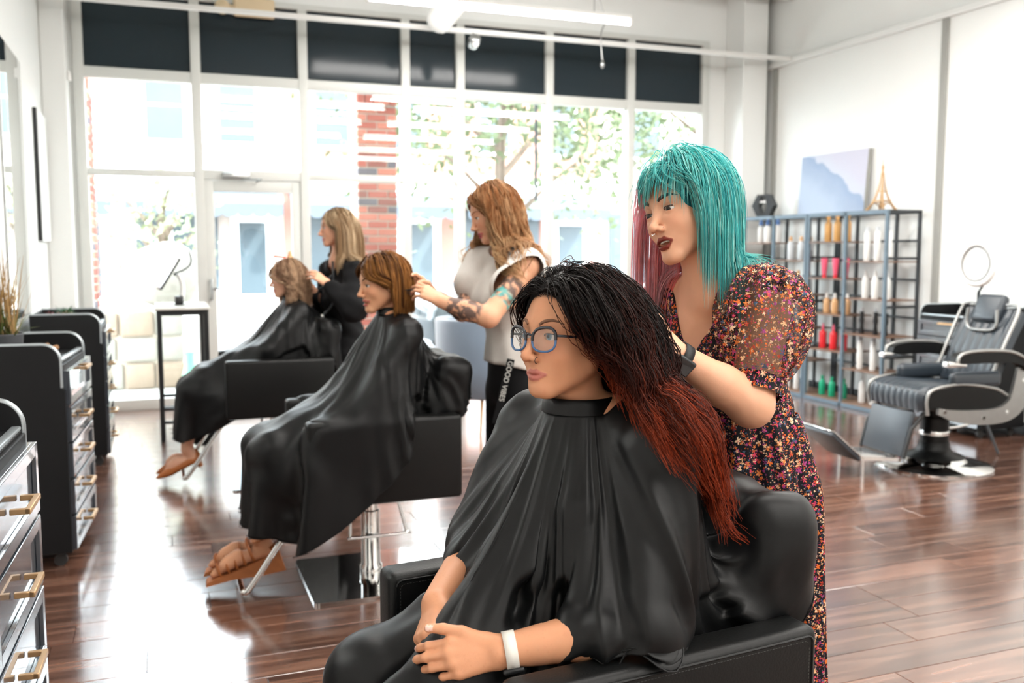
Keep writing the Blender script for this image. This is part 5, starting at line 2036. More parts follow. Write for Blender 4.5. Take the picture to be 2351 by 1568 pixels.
def cape(t, neck, A, ext, collide, rings=56, seg=176, rn=0.066, steps=70, iters=9, thick=0.008, skew=0.0, dip=0.02, collar_up=None, roundness=0.25, bend=0.012, full=0.22, waves=11, poly=None, slope=0.0, wrinkle=0.010, seed=0, lapfade=0.0, polar=None):
    """Rectangular cutting cape with a neck hole. ext = (front, back, left, right) lengths from the neck centre."""
    fr, bk, lf, rt = ext
    th = np.arange(seg) * 2 * PI / seg
    bx, by = np.cos(th), np.sin(th)
    # rectangle boundary with softened corners, blended towards an ellipse
    ex = np.where(bx > 0, fr, bk)
    ey = np.where(by > 0, lf, rt)
    k = 1.0 / np.maximum(np.abs(bx) / ex, np.abs(by) / ey)
    e2 = 1.0 / np.sqrt((bx / ex) ** 2 + (by / ey) ** 2)
    k = k * (1 - roundness) + e2 * roundness
    if poly is not None:
        k = np.full(seg, 1e9)
        for (x0, y0), (x1, y1) in zip(poly, poly[1:] + poly[:1]):
            den = bx * (y1 - y0) - by * (x1 - x0)
            tt_ = (x0 * (y1 - y0) - y0 * (x1 - x0)) / np.where(np.abs(den) < 1e-9, 1e-9, den)
            k = np.where(tt_ > 0, np.minimum(k, np.where(tt_ > 0, tt_, 1e9)), k)
        for _ in range(2):
            k = (np.roll(k, 1) + 2 * k + np.roll(k, -1)) / 4
    if polar is not None:
        pa = np.array(polar, float)
        an = np.degrees(np.arctan2(by, bx))
        k = np.interp(an, pa[:, 0], pa[:, 1])
        for _ in range(3):
            k = (np.roll(k, 1) + 2 * k + np.roll(k, -1)) / 4
    B = np.stack([bx * k, by * k], 1)
    N0 = np.stack([bx * rn, by * rn], 1)
    s = (np.linspace(0, 1, rings) ** 1.12)[:, None, None]
    flat = N0[None] * (1 - s) + B[None] * s
    r = np.linalg.norm(flat, axis=2)
    pos = np.zeros((rings, seg, 3))
    fx = flat[..., 0]
    over = np.clip(fx - 0.10, 0, 9)
    pos[..., 0] = fx - over * (1 - math.cos(slope))
    pos[..., 1] = flat[..., 1]
    pos[..., 2] = 0.03 - dip * np.clip(r - rn, 0, 1) + 0.05 * np.sin(th * waves + 1.3 * np.sin(th * 2))[None] * np.clip(r - 0.08, 0, 0.3) - over * math.sin(slope)
    pos[0, :, 2] = -0.004
    pos = pos @ A.T + np.asarray(neck)
    pin = np.zeros((rings, seg), bool)
    pin[0] = True
    x = drape(flat, pos, pin, collide, thick, steps=steps, iters=iters, bend=bend, full=full)
    if wrinkle > 0:
        # finer folds running down from the collar, pushed outwards only
        du = np.roll(x, -1, 1) - np.roll(x, 1, 1)
        dr = np.gradient(x, axis=0)
        nr = np.cross(dr, du)
        nr /= np.linalg.norm(nr, axis=2, keepdims=True) + 1e-9
        dd, gg = grad_sdf(collide, x.reshape(-1, 3).astype(F4), 0.004)
        sg_ = np.sign((nr * gg.reshape(nr.shape)).sum(2, keepdims=True))
        nr = nr * np.where(sg_ == 0, 1, sg_)
        q = np.stack([np.broadcast_to(np.cos(th), r.shape) * 2.6, np.broadcast_to(np.sin(th), r.shape) * 2.6, r * 2.2], -1).reshape(-1, 3)
        wq = q + 0.55 * np.stack([vnoise(q, 1.3, seed + 1) - .5, vnoise(q, 1.3, seed + 2) - .5, vnoise(q, 1.3, seed + 3) - .5], 1)
        a1 = 1 - np.abs(2 * vnoise(wq, 2.1, seed + 4) - 1)
        a2 = 1 - np.abs(2 * vnoise(wq * np.array((1, 1, 1.6)), 4.3, seed + 5) - 1)
        h_ = (np.clip(a1 - 0.45, 0, 1) * 2.2 + 0.55 * np.clip(a2 - 0.5, 0, 1)) * np.clip((r.reshape(-1) - rn) / 0.12, 0, 1)
        h_ = h_ * (1 - lapfade * np.clip((flat[..., 0].reshape(-1) - 0.30) / 0.15, 0, 1))
        x = x + nr * (wrinkle * h_).reshape(r.shape)[..., None]
    me = ring_mesh('cape', x)
    o = link('cape', me, M_cape, t)
    sd = o.modifiers.new('smooth', 'SUBSURF')
    sd.levels = 1
    sd.render_levels = 1
    so = o.modifiers.new('cloth_thickness', 'SOLIDIFY')
    so.thickness = 0.0012
    # hem: doubled edge
    hem = MB().tube(np.vstack([x[-1], x[-1][:1]]), 0.0016, 5, cap=False)
    hem.build('hem', M_cape, o)
    cu = collar_up if collar_up is not None else np.array((0, 0, 1.0))
    ring = []
    for zz, rr in ((-0.006, rn + 0.003), (0.012, rn + 0.001), (0.022, rn - 0.002), (0.024, rn - 0.005), (0.02, rn - 0.006)):
        ring.append(np.stack([np.cos(th) * rr, np.sin(th) * rr, np.full(seg, 0.0)], 1) @ A.T + np.asarray(neck) + cu * zz)
    link('cape_collar', ring_mesh('cape_collar', np.stack(ring)), M_cape, t)
    return x


def chair_prims(loc, rz, zb, grow_=0.0):
    tw, A = frame(loc, rz)
    pr = []
    for s in (-1, 1):
        pr.append(('box', tw((0, s * 0.31, zb + 0.172)), (0.315, 0.042, 0.172), 0.02, A, 0.005))
    Rb = A @ rot(0, math.radians(-9), 0)
    c = np.array((-0.235, 0, zb + 0.1)) + rot(0, math.radians(-9), 0) @ np.array((-0.015, 0, 0.23))
    pr.append(('box', tw(c), (0.06, 0.262, 0.23), 0.03, Rb, 0.005))
    pr.append(('box', tw((0, 0, zb + 0.09)), (0.30, 0.262, 0.07), 0.03, A, 0.005))
    return pr


SKIN = srgb(210, 150, 114)

# ------------------------------------------------------------------ the client with glasses (front chair)
tw3, A3 = frame(CH3[0], CH3[1])
base3 = tw3((0.1, 0, 0))
front = person('seated client with blue glasses and long dark auburn hair under a black cape', base3)
H3 = Head((0.741, 1.655, 1.250), rot(math.radians(2), math.radians(-5), math.radians(200)), dict(fat=1.03, nose=1.04, eye=1.0, lip=0.9, smile=0.15), 1.03)
ta = math.radians(8)


def t3(x, y, z):     # torso turned slightly to the camera
    return tw3((x * math.cos(ta) - y * math.sin(ta), x * math.sin(ta) + y * math.cos(ta) + 0.02, z))


torso3 = [('ell', t3(-0.09, 0, 0.62), (0.16, 0.19, 0.13), A3, 0.05),
          ('ell', t3(-0.06, 0, 0.79), (0.14, 0.165, 0.17), A3, 0.06),
          ('ell', t3(-0.04, 0, 0.95), (0.125, 0.165, 0.15), A3, 0.06),
          ('ell', t3(0.06, 0.075, 0.92), (0.08, 0.08, 0.085), A3, 0.04),
          ('ell', t3(0.06, -0.075, 0.92), (0.08, 0.08, 0.085), A3, 0.04),
          ('cap', t3(-0.03, -0.165, 1.06), t3(-0.03, 0.165, 1.06), 0.06, 0.06, 0.05),
          ('cap', t3(-0.01, -0.05, 1.085), t3(-0.01, 0.05, 1.085), 0.052, 0.052, 0.05)]
sh_l, sh_r = t3(-0.03, 0.20, 1.05), t3(0.0, -0.20, 1.05)
el_l, el_r = tw3((0.02, 0.28, 0.76)), tw3((0.12, -0.195, 0.80))
wr_l, wr_r = tw3((0.272, 0.19, 0.722)), tw3((0.315, 0.0, 0.752))
uparm3 = [('cap', sh_l, el_l, 0.056, 0.047, 0.04), ('cap', sh_r, el_r, 0.056, 0.047, 0.04)]
legs3 = []
for s in (-1, 1):
    hp_, kn_, an_ = tw3((-0.06, s * 0.09, 0.575)), tw3((0.40, s * 0.11, 0.575)), tw3((0.46, s * 0.11, 0.13))
    legs3 += [('cap', hp_, kn_, 0.082, 0.062, 0.05), ('cap', kn_, an_, 0.06, 0.04, 0.03), ('cap', an_, an_ + (A3 @ np.array((0.15, 0, -0.06))), 0.04, 0.03, 0.03)]
fore3 = [('cap', el_l, el_l + (wr_l - el_l) * 0.35, 0.046, 0.045, 0.02), ('cap', el_l + (wr_l - el_l) * 0.35, wr_l, 0.045, 0.0285, 0.02),
         ('cap', el_r, el_r + (wr_r - el_r) * 0.35, 0.046, 0.045, 0.02), ('cap', el_r + (wr_r - el_r) * 0.35, wr_r, 0.045, 0.0285, 0.02)]
nails3 = []
hand_l = tw3((0.395, 0.150, 0.712)) - wr_l
hand_r = tw3((0.39, 0.105, 0.70)) - wr_r
# left hand lies on the lap, palm turned in, thumb on top across the right fingers
hl = hand_prims(wr_l, hand_l, A3 @ np.array((0.3, 0.75, 0.42)), 1, [(0.42, 0.55, 0.35), (0.45, 0.6, 0.35), (0.48, 0.62, 0.35), (0.5, 0.62, 0.35)], thumb=((0.5, -0.12), 0.25, 0.15), spread=0.012, s=1.0, nails=nails3)
hr = hand_prims(wr_r, hand_r, A3 @ np.array((0.62, -0.25, 0.62)), -1, [(0.55, 0.35, 0.2), (0.65, 0.5, 0.3), (0.7, 0.6, 0.35), (0.75, 0.6, 0.35)], thumb=((0.6, 0.2), 0.3, 0.3), spread=0.05, s=1.0, nails=nails3)
arms3 = fore3 + hl
arms3b = hr


def body3(P):
    d = smin(H3.sdf(P), prims_sdf(P, torso3 + uparm3 + legs3), 0.025)
    d = smin(d, prims_sdf(P, arms3), 0.012)
    return np.minimum(d, smin(prims_sdf(P, arms3b), cap(P, el_r + (wr_r - el_r) * 0.6, wr_r, 0.036, 0.0285), 0.012))


hc = np.array(H3.c, float)
hands_lo = np.minimum(np.minimum(wr_l, wr_r), np.minimum(wr_l + hand_l, wr_r + hand_r)) - 0.11
hands_hi = np.maximum(np.maximum(wr_l, wr_r), np.maximum(wr_l + hand_l, wr_r + hand_r)) + 0.07
V, F = figure_mesh(body3, (0.05, 1.2, 0.0), (1.15, 2.15, 1.42), 0.010,
                   [(hc + (-0.135, -0.12, -0.14), hc + (0.135, 0.12, 0.145), 0.0021), (hands_lo, hands_hi, 0.0027)])
C = H3.tint(V, SKIN, srgb(186, 112, 100), scalp=srgb(52, 34, 28), blush=0.8)
for q, nr, dv in nails3:
    dq = V - q
    along, up = dq @ dv, dq @ nr
    lat = np.linalg.norm(dq - np.outer(along, dv) - np.outer(up, nr), axis=1)
    w_ = ((np.abs(along) < 0.0065) & (lat < 0.0052) & (up > -0.0035) & (up < 0.004)).astype(float)
    C = C * (1 - w_[:, None]) + np.array(srgb(240, 200, 186))[None] * w_[:, None]
fk = np.clip((vnoise(V, 330, 2) - 0.78) * 5, 0, 1) * (V[:, 2] < 0.85) * 0.25
C = C * (1 - fk[:, None] * np.array((0.35, 0.5, 0.6)))
jean = V[:, 2] < 0.0
ft = np.clip((0.665 - V[:, 2]) / 0.004, 0, 1) * 0
link('body', mesh_from('body', V, F, C), M_skin, front)
head_details(front, H3, srgb(96, 118, 130), srgb(120, 84, 62), gaze=(1, 0.05, 0.02))

# jeans over the thighs (only a corner of denim shows below the cape)
M_denim = mat('denim', srgb(96, 118, 140), 0.8, vary=0.25, vscale=300, bump=0.3, bscale=600)
Vj, Fj = nets(lambda P: prims_sdf(P, [torso3[0]] + legs3[0:2] + legs3[3:5]) - 0.007, (0.0, 1.2, 0.02), (1.1, 2.15, 0.78), 0.014)
link('jeans', mesh_from('jeans', Vj, Fj), M_denim, front)
# floral top: shows at the waist beside the near armrest
Vf, Ff = nets(lambda P: prims_sdf(P, torso3[:3]) - 0.006, (0.3, 1.2, 0.5), (1.2, 2.15, 0.92), 0.014)
link('floral_top', mesh_from('floral_top', Vf, Ff), mat('dark_floral_cotton', srgb(44, 34, 34), 0.8, vary=0.9, vscale=45), front)
# cape draped over body and chair
colp = torso3 + uparm3 + [fore3[0], fore3[2]] + [(a[0], a[1], a[2], a[3] + 0.014, a[4] + 0.014, a[5]) for a in legs3[:2] + legs3[3:5]] + chair_prims(*CH3)
neck3 = H3.world((-0.034, 0, -0.128))


def col3(P):
    return np.minimum(prims_sdf(P, colp), H3.simple(P))


cape3 = cape(front, neck3, A3 @ rot(0, 0, ta), (1, 1, 1, 1), col3, rings=60, seg=192, steps=75, iters=9, rn=0.071,
             polar=[(-180, 0.42), (-130, 0.46), (-90, 0.36), (-60, 0.35), (-42, 0.42), (-28, 0.62), (-14, 0.86), (0, 0.90), (14, 0.80), (26, 0.50), (42, 0.38), (60, 0.33), (90, 0.31), (118, 0.33), (135, 0.42), (150, 0.48), (180, 0.44)], full=0.4, waves=9, wrinkle=0.02, lapfade=0.8)

# ---- her hair
n = 5500
rp, rn_ = scalp_roots(H3, n, low=-0.05, seed=11, hairline=0.075)
n = len(rp)
sgn = np.where(rp[:, 1] + rng.normal(0, 0.006, n) > 0.002, 1.0, -1.0)
roots = H3.world(rp)
frontness = np.clip((rp[:, 0] + 0.03) / 0.1, 0, 1)
d0 = np.stack([-0.45 + 0.42 * frontness, sgn * 0.75, 0.3 + 0.25 * frontness], 1) + rn_ * 0.35 + rng.normal(0, 0.08, (n, 3))
dw = d0 @ np.asarray(H3.R, float).T
lens = np.where(sgn > 0, 0.455, 0.29) * np.where(rng.uniform(0, 1, n) < 0.45, rng.uniform(0.6, 0.8, n), rng.uniform(0.8, 1.12, n))
layer = rng.uniform(0.003, 0.03, n) + 0.012 * np.clip(rp[:, 2] / 0.12, 0, 1)
shoulders3 = torso3 + uparm3


def hcol3(P):
    return np.minimum(H3.simple(P), prims_sdf(P, shoulders3) - 0.018)


tdir = A3 @ np.array((-0.62, 0.42, -0.55))
near_w = (sgn > 0).astype(float)[:, None]


tgt3 = at(1672, 1165, 1.70)[None] + rng.normal(0, 0.016, (n, 3))


bf3 = back_field(H3, 0.03, 1.7, ztop=0.03, zs=0.05)


def fld3(p, k):
    tv = tgt3 - p
    tv /= np.linalg.norm(tv, axis=1)[:, None] + 0.02
    return bf3(p, k) + near_w * tv * np.clip(3.2 * (k - 0.22), 0, 1) * 1.9 + (1 - near_w) * (A3 @ np.array((-0.75, 0.1, -0.5)))[None]


paths = grow(roots, dw, lens, layer, hcol3, 21, gravity=0.26, stiff=0.75, field=fld3, fstr=0.28)
# soft waves, shared by neighbouring strands
tt = np.linspace(0, 1, 21)
ph = 8 * vnoise(rp, 18, 4) + rng.normal(0, 0.15, n)
amp = 0.02 * (np.clip((tt - 0.1) / 0.3, 0, 1) * (1 - 0.6 * np.clip((tt - 0.6) / 0.4, 0, 1)))[None] * rng.uniform(0.6, 1.2, n)[:, None]
wv = amp * np.sin(ph[:, None] + tt[None] * lens[:, None] * 2 * PI / 0.155)
Tn = np.gradient(paths, axis=1)
sd_ = np.cross(Tn, np.array((0, 0, 1.0)))
sd_ /= np.linalg.norm(sd_, axis=2, keepdims=True) + 1e-6
nn_ = np.cross(sd_, Tn)
nn_ /= np.linalg.norm(nn_, axis=2, keepdims=True) + 1e-6
paths, _ = clump(paths, 240, 0.6, 3, 1.0)
paths = paths + sd_ * wv[..., None] * 0.5 + nn_ * (np.abs(wv) * 0.7)[..., None]
st = vnoise(rp, 55, 8)
streak = np.clip((st - 0.5) * 2.5, 0, 1) * rng.uniform(0.3, 1, n)
om = np.clip((tt[None] - 0.33 + 0.32 * streak[:, None] + rng.normal(0, 0.05, (n, 1))) / 0.7, 0, 1)
dark, mid, tip = np.array(srgb(27, 19, 17)), np.array(srgb(88, 36, 24)), np.array(srgb(166, 66, 32))
cc = np.where(om[..., None] < 0.5, dark + (mid - dark) * (om[..., None] * 2), mid + (tip - mid) * (om[..., None] * 2 - 1))
cc = cc * rng.uniform(0.7, 1.25, (n, 1, 1))
hair_object('hair', paths, taper(n, 21, rng.uniform(0.00075, 0.0014, n), 0.3), cc, front, hair_cap(H3, srgb(16, 11, 10), 0.008, face=((0.088, 0, -0.02), (0.075, 0.068, 0.108))), label='long dark brown hair fading to auburn red ends')
settle(front)

# ---- glasses
M_gl = mat('glasses_frame_dark', srgb(28, 30, 40), 0.25, spec=0.6, vary=0.2, vscale=40)
M_gb = mat('glasses_frame_blue', srgb(64, 104, 150), 0.25, spec=0.6, vary=0.1, vscale=40)
M_lens = glass_mat('lens_glass', (0.96, 0.98, 1.0), 0.08)
gl = thing('eyeglasses', 'blue and black framed eyeglasses worn by the seated front client', 'glasses', tuple(H3.world((0.1, 0, 0))))


def gw(p):
    return H3.world(p) - np.array(gl.location[:])


for s in (-1, 1):
    pts = []
    for a in np.linspace(0, 2 * PI, 33)[:-1]:
        ca, sa = math.cos(a), math.sin(a)
        ex = 2.6
        yy = 0.0255 * math.copysign(abs(ca) ** (2 / ex), ca)
        zz = 0.0215 * math.copysign(abs(sa) ** (2 / ex), sa)
        zz += 0.003 * (yy / 0.0255) * (1 if sa > 0 else 0)
        pts.append((0.1015 - 0.18 * (abs(0.034 + yy) ** 2) / 0.06, s * (0.034 + yy), -0.002 + zz))
    P = np.array(pts)
    up_ = [i for i in range(32) if P[i, 2] > -0.006]
    lo_ = [i for i in range(32) if P[i, 2] <= 0.0005]
    up_.sort(key=lambda i: math.atan2(P[i, 2] + 0.002, (P[i, 1] * s - 0.034)) % (2 * PI) if math.atan2(P[i, 2] + 0.002, (P[i, 1] * s - 0.034)) > -0.8 else 0)
    up_ = sorted(up_, key=lambda i: (math.atan2(P[i, 2] + 0.002, P[i, 1] * s - 0.034) + 1.0) % (2 * PI))
    lo_ = sorted(lo_, key=lambda i: (math.atan2(P[i, 2] + 0.002, P[i, 1] * s - 0.034) - 1.5) % (2 * PI))
    MB().tube(gw(P[up_]), 0.0030, 8).build('upper_rim', M_gl, gl, 60)
    MB().tube(gw(P[lo_]), 0.0022, 8).build('lower_rim', M_gb, gl, 60)
    MB().add(gw(np.vstack([P, P.mean(0)[None]])), [(i, (i + 1) % 32, 32) for i in range(32)]).build('lens', M_lens, gl)
    tp = catmull([(0.089, s * 0.0615, 0.006), (0.08, s * 0.070, 0.006), (0.04, s * 0.0765, 0.005), (-0.02, s * 0.080, 0.003), (-0.045, s * 0.078, -0.018)], 5)
    MB().tube(gw(tp), 0.0026, 6, flat=1.0).build('temple', M_gl, gl, 60)
MB().tube(gw(catmull([(0.1005, -0.0095, 0.004), (0.1035, 0, 0.007), (0.1005, 0.0095, 0.004)], 5)), 0.0024, 8).build('bridge', M_gl, gl, 60)
# nose ring
nrp = H3.world(np.array([(0.0985 + 0.0042 * math.cos(a), 0.0195 + 0.0005 * math.sin(a), -0.0400 + 0.0055 * math.sin(a)) for a in np.linspace(-2.0, 2.0, 14)]))
nb = nrp.mean(0)
no_ = tag(MB().tube(nrp - nb, 0.0006, 6).build('nose_ring', M_black, None, 60), 'thin black nose ring on the client with glasses', 'jewellery')
no_.location = tuple(nb)


def watch(label, wpos, axis, dirn, r1, m_band, m_face, face_sz=0.019, wide=0.011, flat=0.8):
    """Band round the wrist at wpos, along axis; the face sits towards dirn."""
    axis = np.asarray(axis, float) / np.linalg.norm(axis)
    dn = np.asarray(dirn, float)
    dn = dn - axis * (dn @ axis)
    dn /= np.linalg.norm(dn)
    sd = np.cross(axis, dn)
    t = thing('wrist_watch', label, 'watch', tuple(wpos))
    ring = []
    for a_, r_ in ((-wide, r1), (-wide, r1 + 0.0025), (wide, r1 + 0.0025), (wide, r1)):
        th = np.linspace(0, 2 * PI, 41)[:-1]
        ring.append(axis * a_ + r_ * (np.cos(th)[:, None] * dn + np.sin(th)[:, None] * sd))
    ring.append(ring[0])
    link('band', ring_mesh('band', np.stack(ring)), m_band, t)
    M4 = Matrix((tuple(axis) + (0,), tuple(sd) + (0,), tuple(dn) + (0,), (0, 0, 0, 1))).transposed()
    cs = MB().box((-face_sz, -face_sz * 0.86, r1 - 0.002), (face_sz, face_sz * 0.86, r1 + 0.0085), 0.0045, 4, M=M4)
    cs.build('case', m_face, t, 60)
    MB().box((-face_sz + 0.003, -face_sz * 0.86 + 0.003, r1 + 0.0082), (face_sz - 0.003, face_sz * 0.86 - 0.003, r1 + 0.0092), 0.001, M=M4).build('screen', mat('watch_screen', srgb(8, 8, 9), 0.05, spec=0.6, vary=0.02), t)
    return t


ax_l = hand_l / np.linalg.norm(hand_l)
fa = (wr_l - el_l) / np.linalg.norm(wr_l - el_l)
M_bandw = mat('white_silicone', srgb(226, 222, 214), 0.6, vary=0.03)
watch('white-strapped wrist watch worn by the seated front client', wr_l - fa * 0.018, fa, A3 @ np.array((0.2, 0.35, -0.9)), 0.0312, M_bandw, M_black)
# ------------------------------------------------------------------ the stylist with turquoise and pink hair
def floral_mat(name, alpha=1.0, base=(16, 17, 24), scale=66.0):
    m = bpy.data.materials.new(name)
    m.use_nodes = True
    nt = m.node_tree
    N, L = nt.nodes, nt.links
    b = N['Principled BSDF']
    b.inputs['Roughness'].default_value = 0.75
    b.inputs['Specular IOR Level'].default_value = 0.2
    tc = N.new('ShaderNodeTexCoord')
    col = N.new('ShaderNodeRGB')
    col.outputs[0].default_value = (*srgb(*base), 1)
    cur, mask_all = col.outputs[0], None

    def math_(op, a, b_=None, c=None):
        n_ = N.new('ShaderNodeMath')
        n_.operation = op
        for i, v in enumerate((a, b_, c)):
            if v is None:
                continue
            if isinstance(v, (int, float)):
                n_.inputs[i].default_value = v
            else:
                L.new(v, n_.inputs[i])
        return n_.outputs[0]
    pal = [(214, 104, 40), (196, 60, 92), (224, 176, 132), (178, 60, 40), (150, 60, 120), (232, 196, 160), (206, 120, 60), (60, 84, 110)]
    for sc, rad, off in ((scale, 0.5, 0.0), (scale * 1.7, 0.46, 3.7), (scale * 3.0, 0.38, 8.1)):
        mp = N.new('ShaderNodeMapping')
        mp.inputs['Location'].default_value = (off, off * 0.7, off * 0.3)
        mp.inputs['Scale'].default_value = (sc, sc, sc)
        L.new(tc.outputs['Object'], mp.inputs[0])
        vo = N.new('ShaderNodeTexVoronoi')
        vo.inputs['Scale'].default_value = 1.0
        L.new(mp.outputs[0], vo.inputs['Vector'])
        df = N.new('ShaderNodeVectorMath')
        df.operation = 'SUBTRACT'
        L.new(mp.outputs[0], df.inputs[0])
        L.new(vo.outputs['Position'], df.inputs[1])
        sp_ = N.new('ShaderNodeSeparateXYZ')
        L.new(df.outputs[0], sp_.inputs[0])
        sc_ = N.new('ShaderNodeSeparateColor')
        L.new(vo.outputs['Color'], sc_.inputs[0])
        ang = math_('ARCTAN2', sp_.outputs['Z'], math_('SUBTRACT', sp_.outputs['X'], sp_.outputs['Y']))
        pet = math_('COSINE', math_('MULTIPLY_ADD', ang, 5.0, math_('MULTIPLY', sc_.outputs[1], 6.28)))
        thr = math_('MULTIPLY', math_('MULTIPLY_ADD', pet, 0.3, 0.7), math_('MULTIPLY_ADD', sc_.outputs[2], rad * 0.7, rad * 0.5))
        msk = math_('LESS_THAN', vo.outputs['Distance'], thr)
        cr = N.new('ShaderNodeValToRGB')
        cr.color_ramp.interpolation = 'CONSTANT'
        els = cr.color_ramp.elements
        els[0].position, els[0].color = 0, (*srgb(*pal[0]), 1)
        els[1].position, els[1].color = 1 / 8, (*srgb(*pal[1]), 1)
        for k in range(2, 8):
            e = els.new(k / 8)
            e.color = (*srgb(*pal[k]), 1)
        L.new(sc_.outputs[0], cr.inputs[0])
        mx = N.new('ShaderNodeMix')
        mx.data_type = 'RGBA'
        L.new(msk, mx.inputs[0])
        L.new(cur, mx.inputs[6])
        L.new(cr.outputs[0], mx.inputs[7])
        cur = mx.outputs[2]
        mask_all = msk if mask_all is None else math_('MAXIMUM', mask_all, msk)
    L.new(cur, b.inputs['Base Color'])
    if alpha < 1:
        L.new(math_('MULTIPLY_ADD', mask_all, 0.92 - alpha, alpha), b.inputs['Alpha'])
    return m


M_floral = floral_mat('floral_chiffon')
M_sheer = floral_mat('sheer_floral_chiffon', 0.55, base=(34, 24, 22))

SK7 = srgb(222, 168, 136)
H7 = Head(at(1572, 490, 2.15), rot(math.radians(15), math.radians(2), math.radians(194)), dict(open=0.85, fat=1.02, lip=1.12, eye=0.72), 1.0)
yaw7 = math.radians(205)
A7 = rot(0, 0, yaw7)
nb7 = at(1632, 655, 2.20)      # base of the neck
ch7 = at(1655, 800, 2.24)      # chest
wa7 = at(1690, 945, 2.30)      # waist
hi7 = at(1705, 1120, 2.34)     # hips
sl7 = at(1772, 668, 2.12)      # near shoulder
sr7 = at(1530, 690, 2.36)      # far shoulder
el7 = at(1724, 930, 2.02)
wr7 = at(1553, 815, 1.965)
hd7 = at(1497, 742, 1.955)
er7 = at(1455, 880, 2.30)
wr7b = at(1440, 800, 2.05)
base7 = np.array((hi7[0], hi7[1], 0))
teal = person('standing stylist with turquoise and pink hair in a dark floral dress', base7)
torso7 = [('ell', ch7 - (0, 0, 0.01), (0.115, 0.150, 0.15), A7, 0.05),
          ('ell', ch7 + A7 @ np.array((0.075, 0.072, -0.035)), (0.07, 0.075, 0.075), A7, 0.035),
          ('ell', ch7 + A7 @ np.array((0.075, -0.072, -0.035)), (0.07, 0.075, 0.075), A7, 0.035),
          ('ell', wa7, (0.105, 0.135, 0.13), A7, 0.06),
          ('ell', hi7, (0.135, 0.175, 0.16), A7, 0.06),
          ('cap', sl7, nb7, 0.052, 0.045, 0.05), ('cap', sr7, nb7, 0.052, 0.045, 0.05),
          ('cap', nb7 + (0, 0, -0.07), ch7, 0.07, 0.09, 0.05)]
neckp = [('cap', H7.world((-0.03, 0, -0.07)), nb7 + (0, 0, -0.01), 0.047, 0.056, 0.03)]
arms7 = [('cap', sl7, el7, 0.052, 0.046, 0.03), ('cap', el7, el7 + (wr7 - el7) * 0.4, 0.045, 0.043, 0.025), ('cap', el7 + (wr7 - el7) * 0.4, wr7, 0.043, 0.0285, 0.02),
         ('cap', sr7, er7, 0.05, 0.042, 0.03), ('cap', er7, wr7b, 0.042, 0.028, 0.02)]
nail7 = []
h7l = hand_prims(wr7, hd7 - wr7, A7 @ np.array((-0.15, 0.9, 0.25)), 1, [(0.5, 0.6, 0.3), (0.55, 0.65, 0.3), (0.6, 0.7, 0.3), (0.6, 0.7, 0.3)], nails=nail7)
h7r = hand_prims(wr7b, at(1425, 730, 1.98) - wr7b, A7 @ np.array((-0.3, -0.8, 0.2)), -1, [(0.5, 0.6, 0.3)] * 4)
legs7 = []
for s in (-1, 1):
    k7 = hi7 + A7 @ np.array((0.02, s * 0.09, -0.42))
    f7 = np.array((*(hi7 + A7 @ np.array((-0.02, s * 0.10, 0)))[:2], 0.07))
    legs7 += [('cap', hi7 + A7 @ np.array((0, s * 0.09, -0.05)), k7, 0.085, 0.056, 0.04), ('cap', k7, f7, 0.052, 0.036, 0.03), ('cap', f7, f7 + A7 @ np.array((0.16, 0, -0.035)), 0.036, 0.03, 0.03)]


def body7(P):
    d = smin(H7.sdf(P), prims_sdf(P, torso7 + neckp + legs7), 0.02)
    d = smin(d, prims_sdf(P, arms7 + h7l), 0.02)
    return smin(d, prims_sdf(P, h7r), 0.01)


c7 = np.array(H7.c, float)
hl7, hh7 = np.minimum(wr7, hd7) - 0.09, np.maximum(wr7, hd7) + 0.09
V, F = figure_mesh(body7, (0.75, 1.5, 0.0), (1.85, 2.45, 1.68), 0.011, [(c7 + (-0.135, -0.125, -0.14), c7 + (0.135, 0.125, 0.14), 0.0022), (hl7, hh7, 0.003)])
C = H7.tint(V, SK7, srgb(122, 46, 34), scalp=srgb(40, 130, 135), shadow=(np.array(srgb(120, 70, 50)), 0.55), blush=0.7)
link('body', mesh_from('body', V, F, C), M_skin, teal)
head_details(teal, H7, srgb(60, 44, 34), srgb(58, 42, 36), gaze=(1, 0.1, -0.28), brow_w=1.35, teeth=True)

# dress: bodice cut out along the neckline, waist seam and flowing skirt
zc = float(at(1600, 800, 2.15)[2])


def dress7(P):
    q = (P - ch7.astype(F4)) @ A7.astype(F4)
    ay = np.abs(q[:, 1])
    nl = np.where(q[:, 0] > -0.05, zc + 1.15 * ay - 0.02 * np.cos(q[:, 1] * 40), zc + 0.07 + 0.9 * ay)
    d = prims_sdf(P, torso7) - 0.008
    return smax(d, (P[:, 2] - nl) * 0.62, 0.004)


V, Fk = nets(dress7, (0.9, 1.55, 0.93), (1.85, 2.4, 1.46), 0.008)
Q = (V - ch7) @ A7
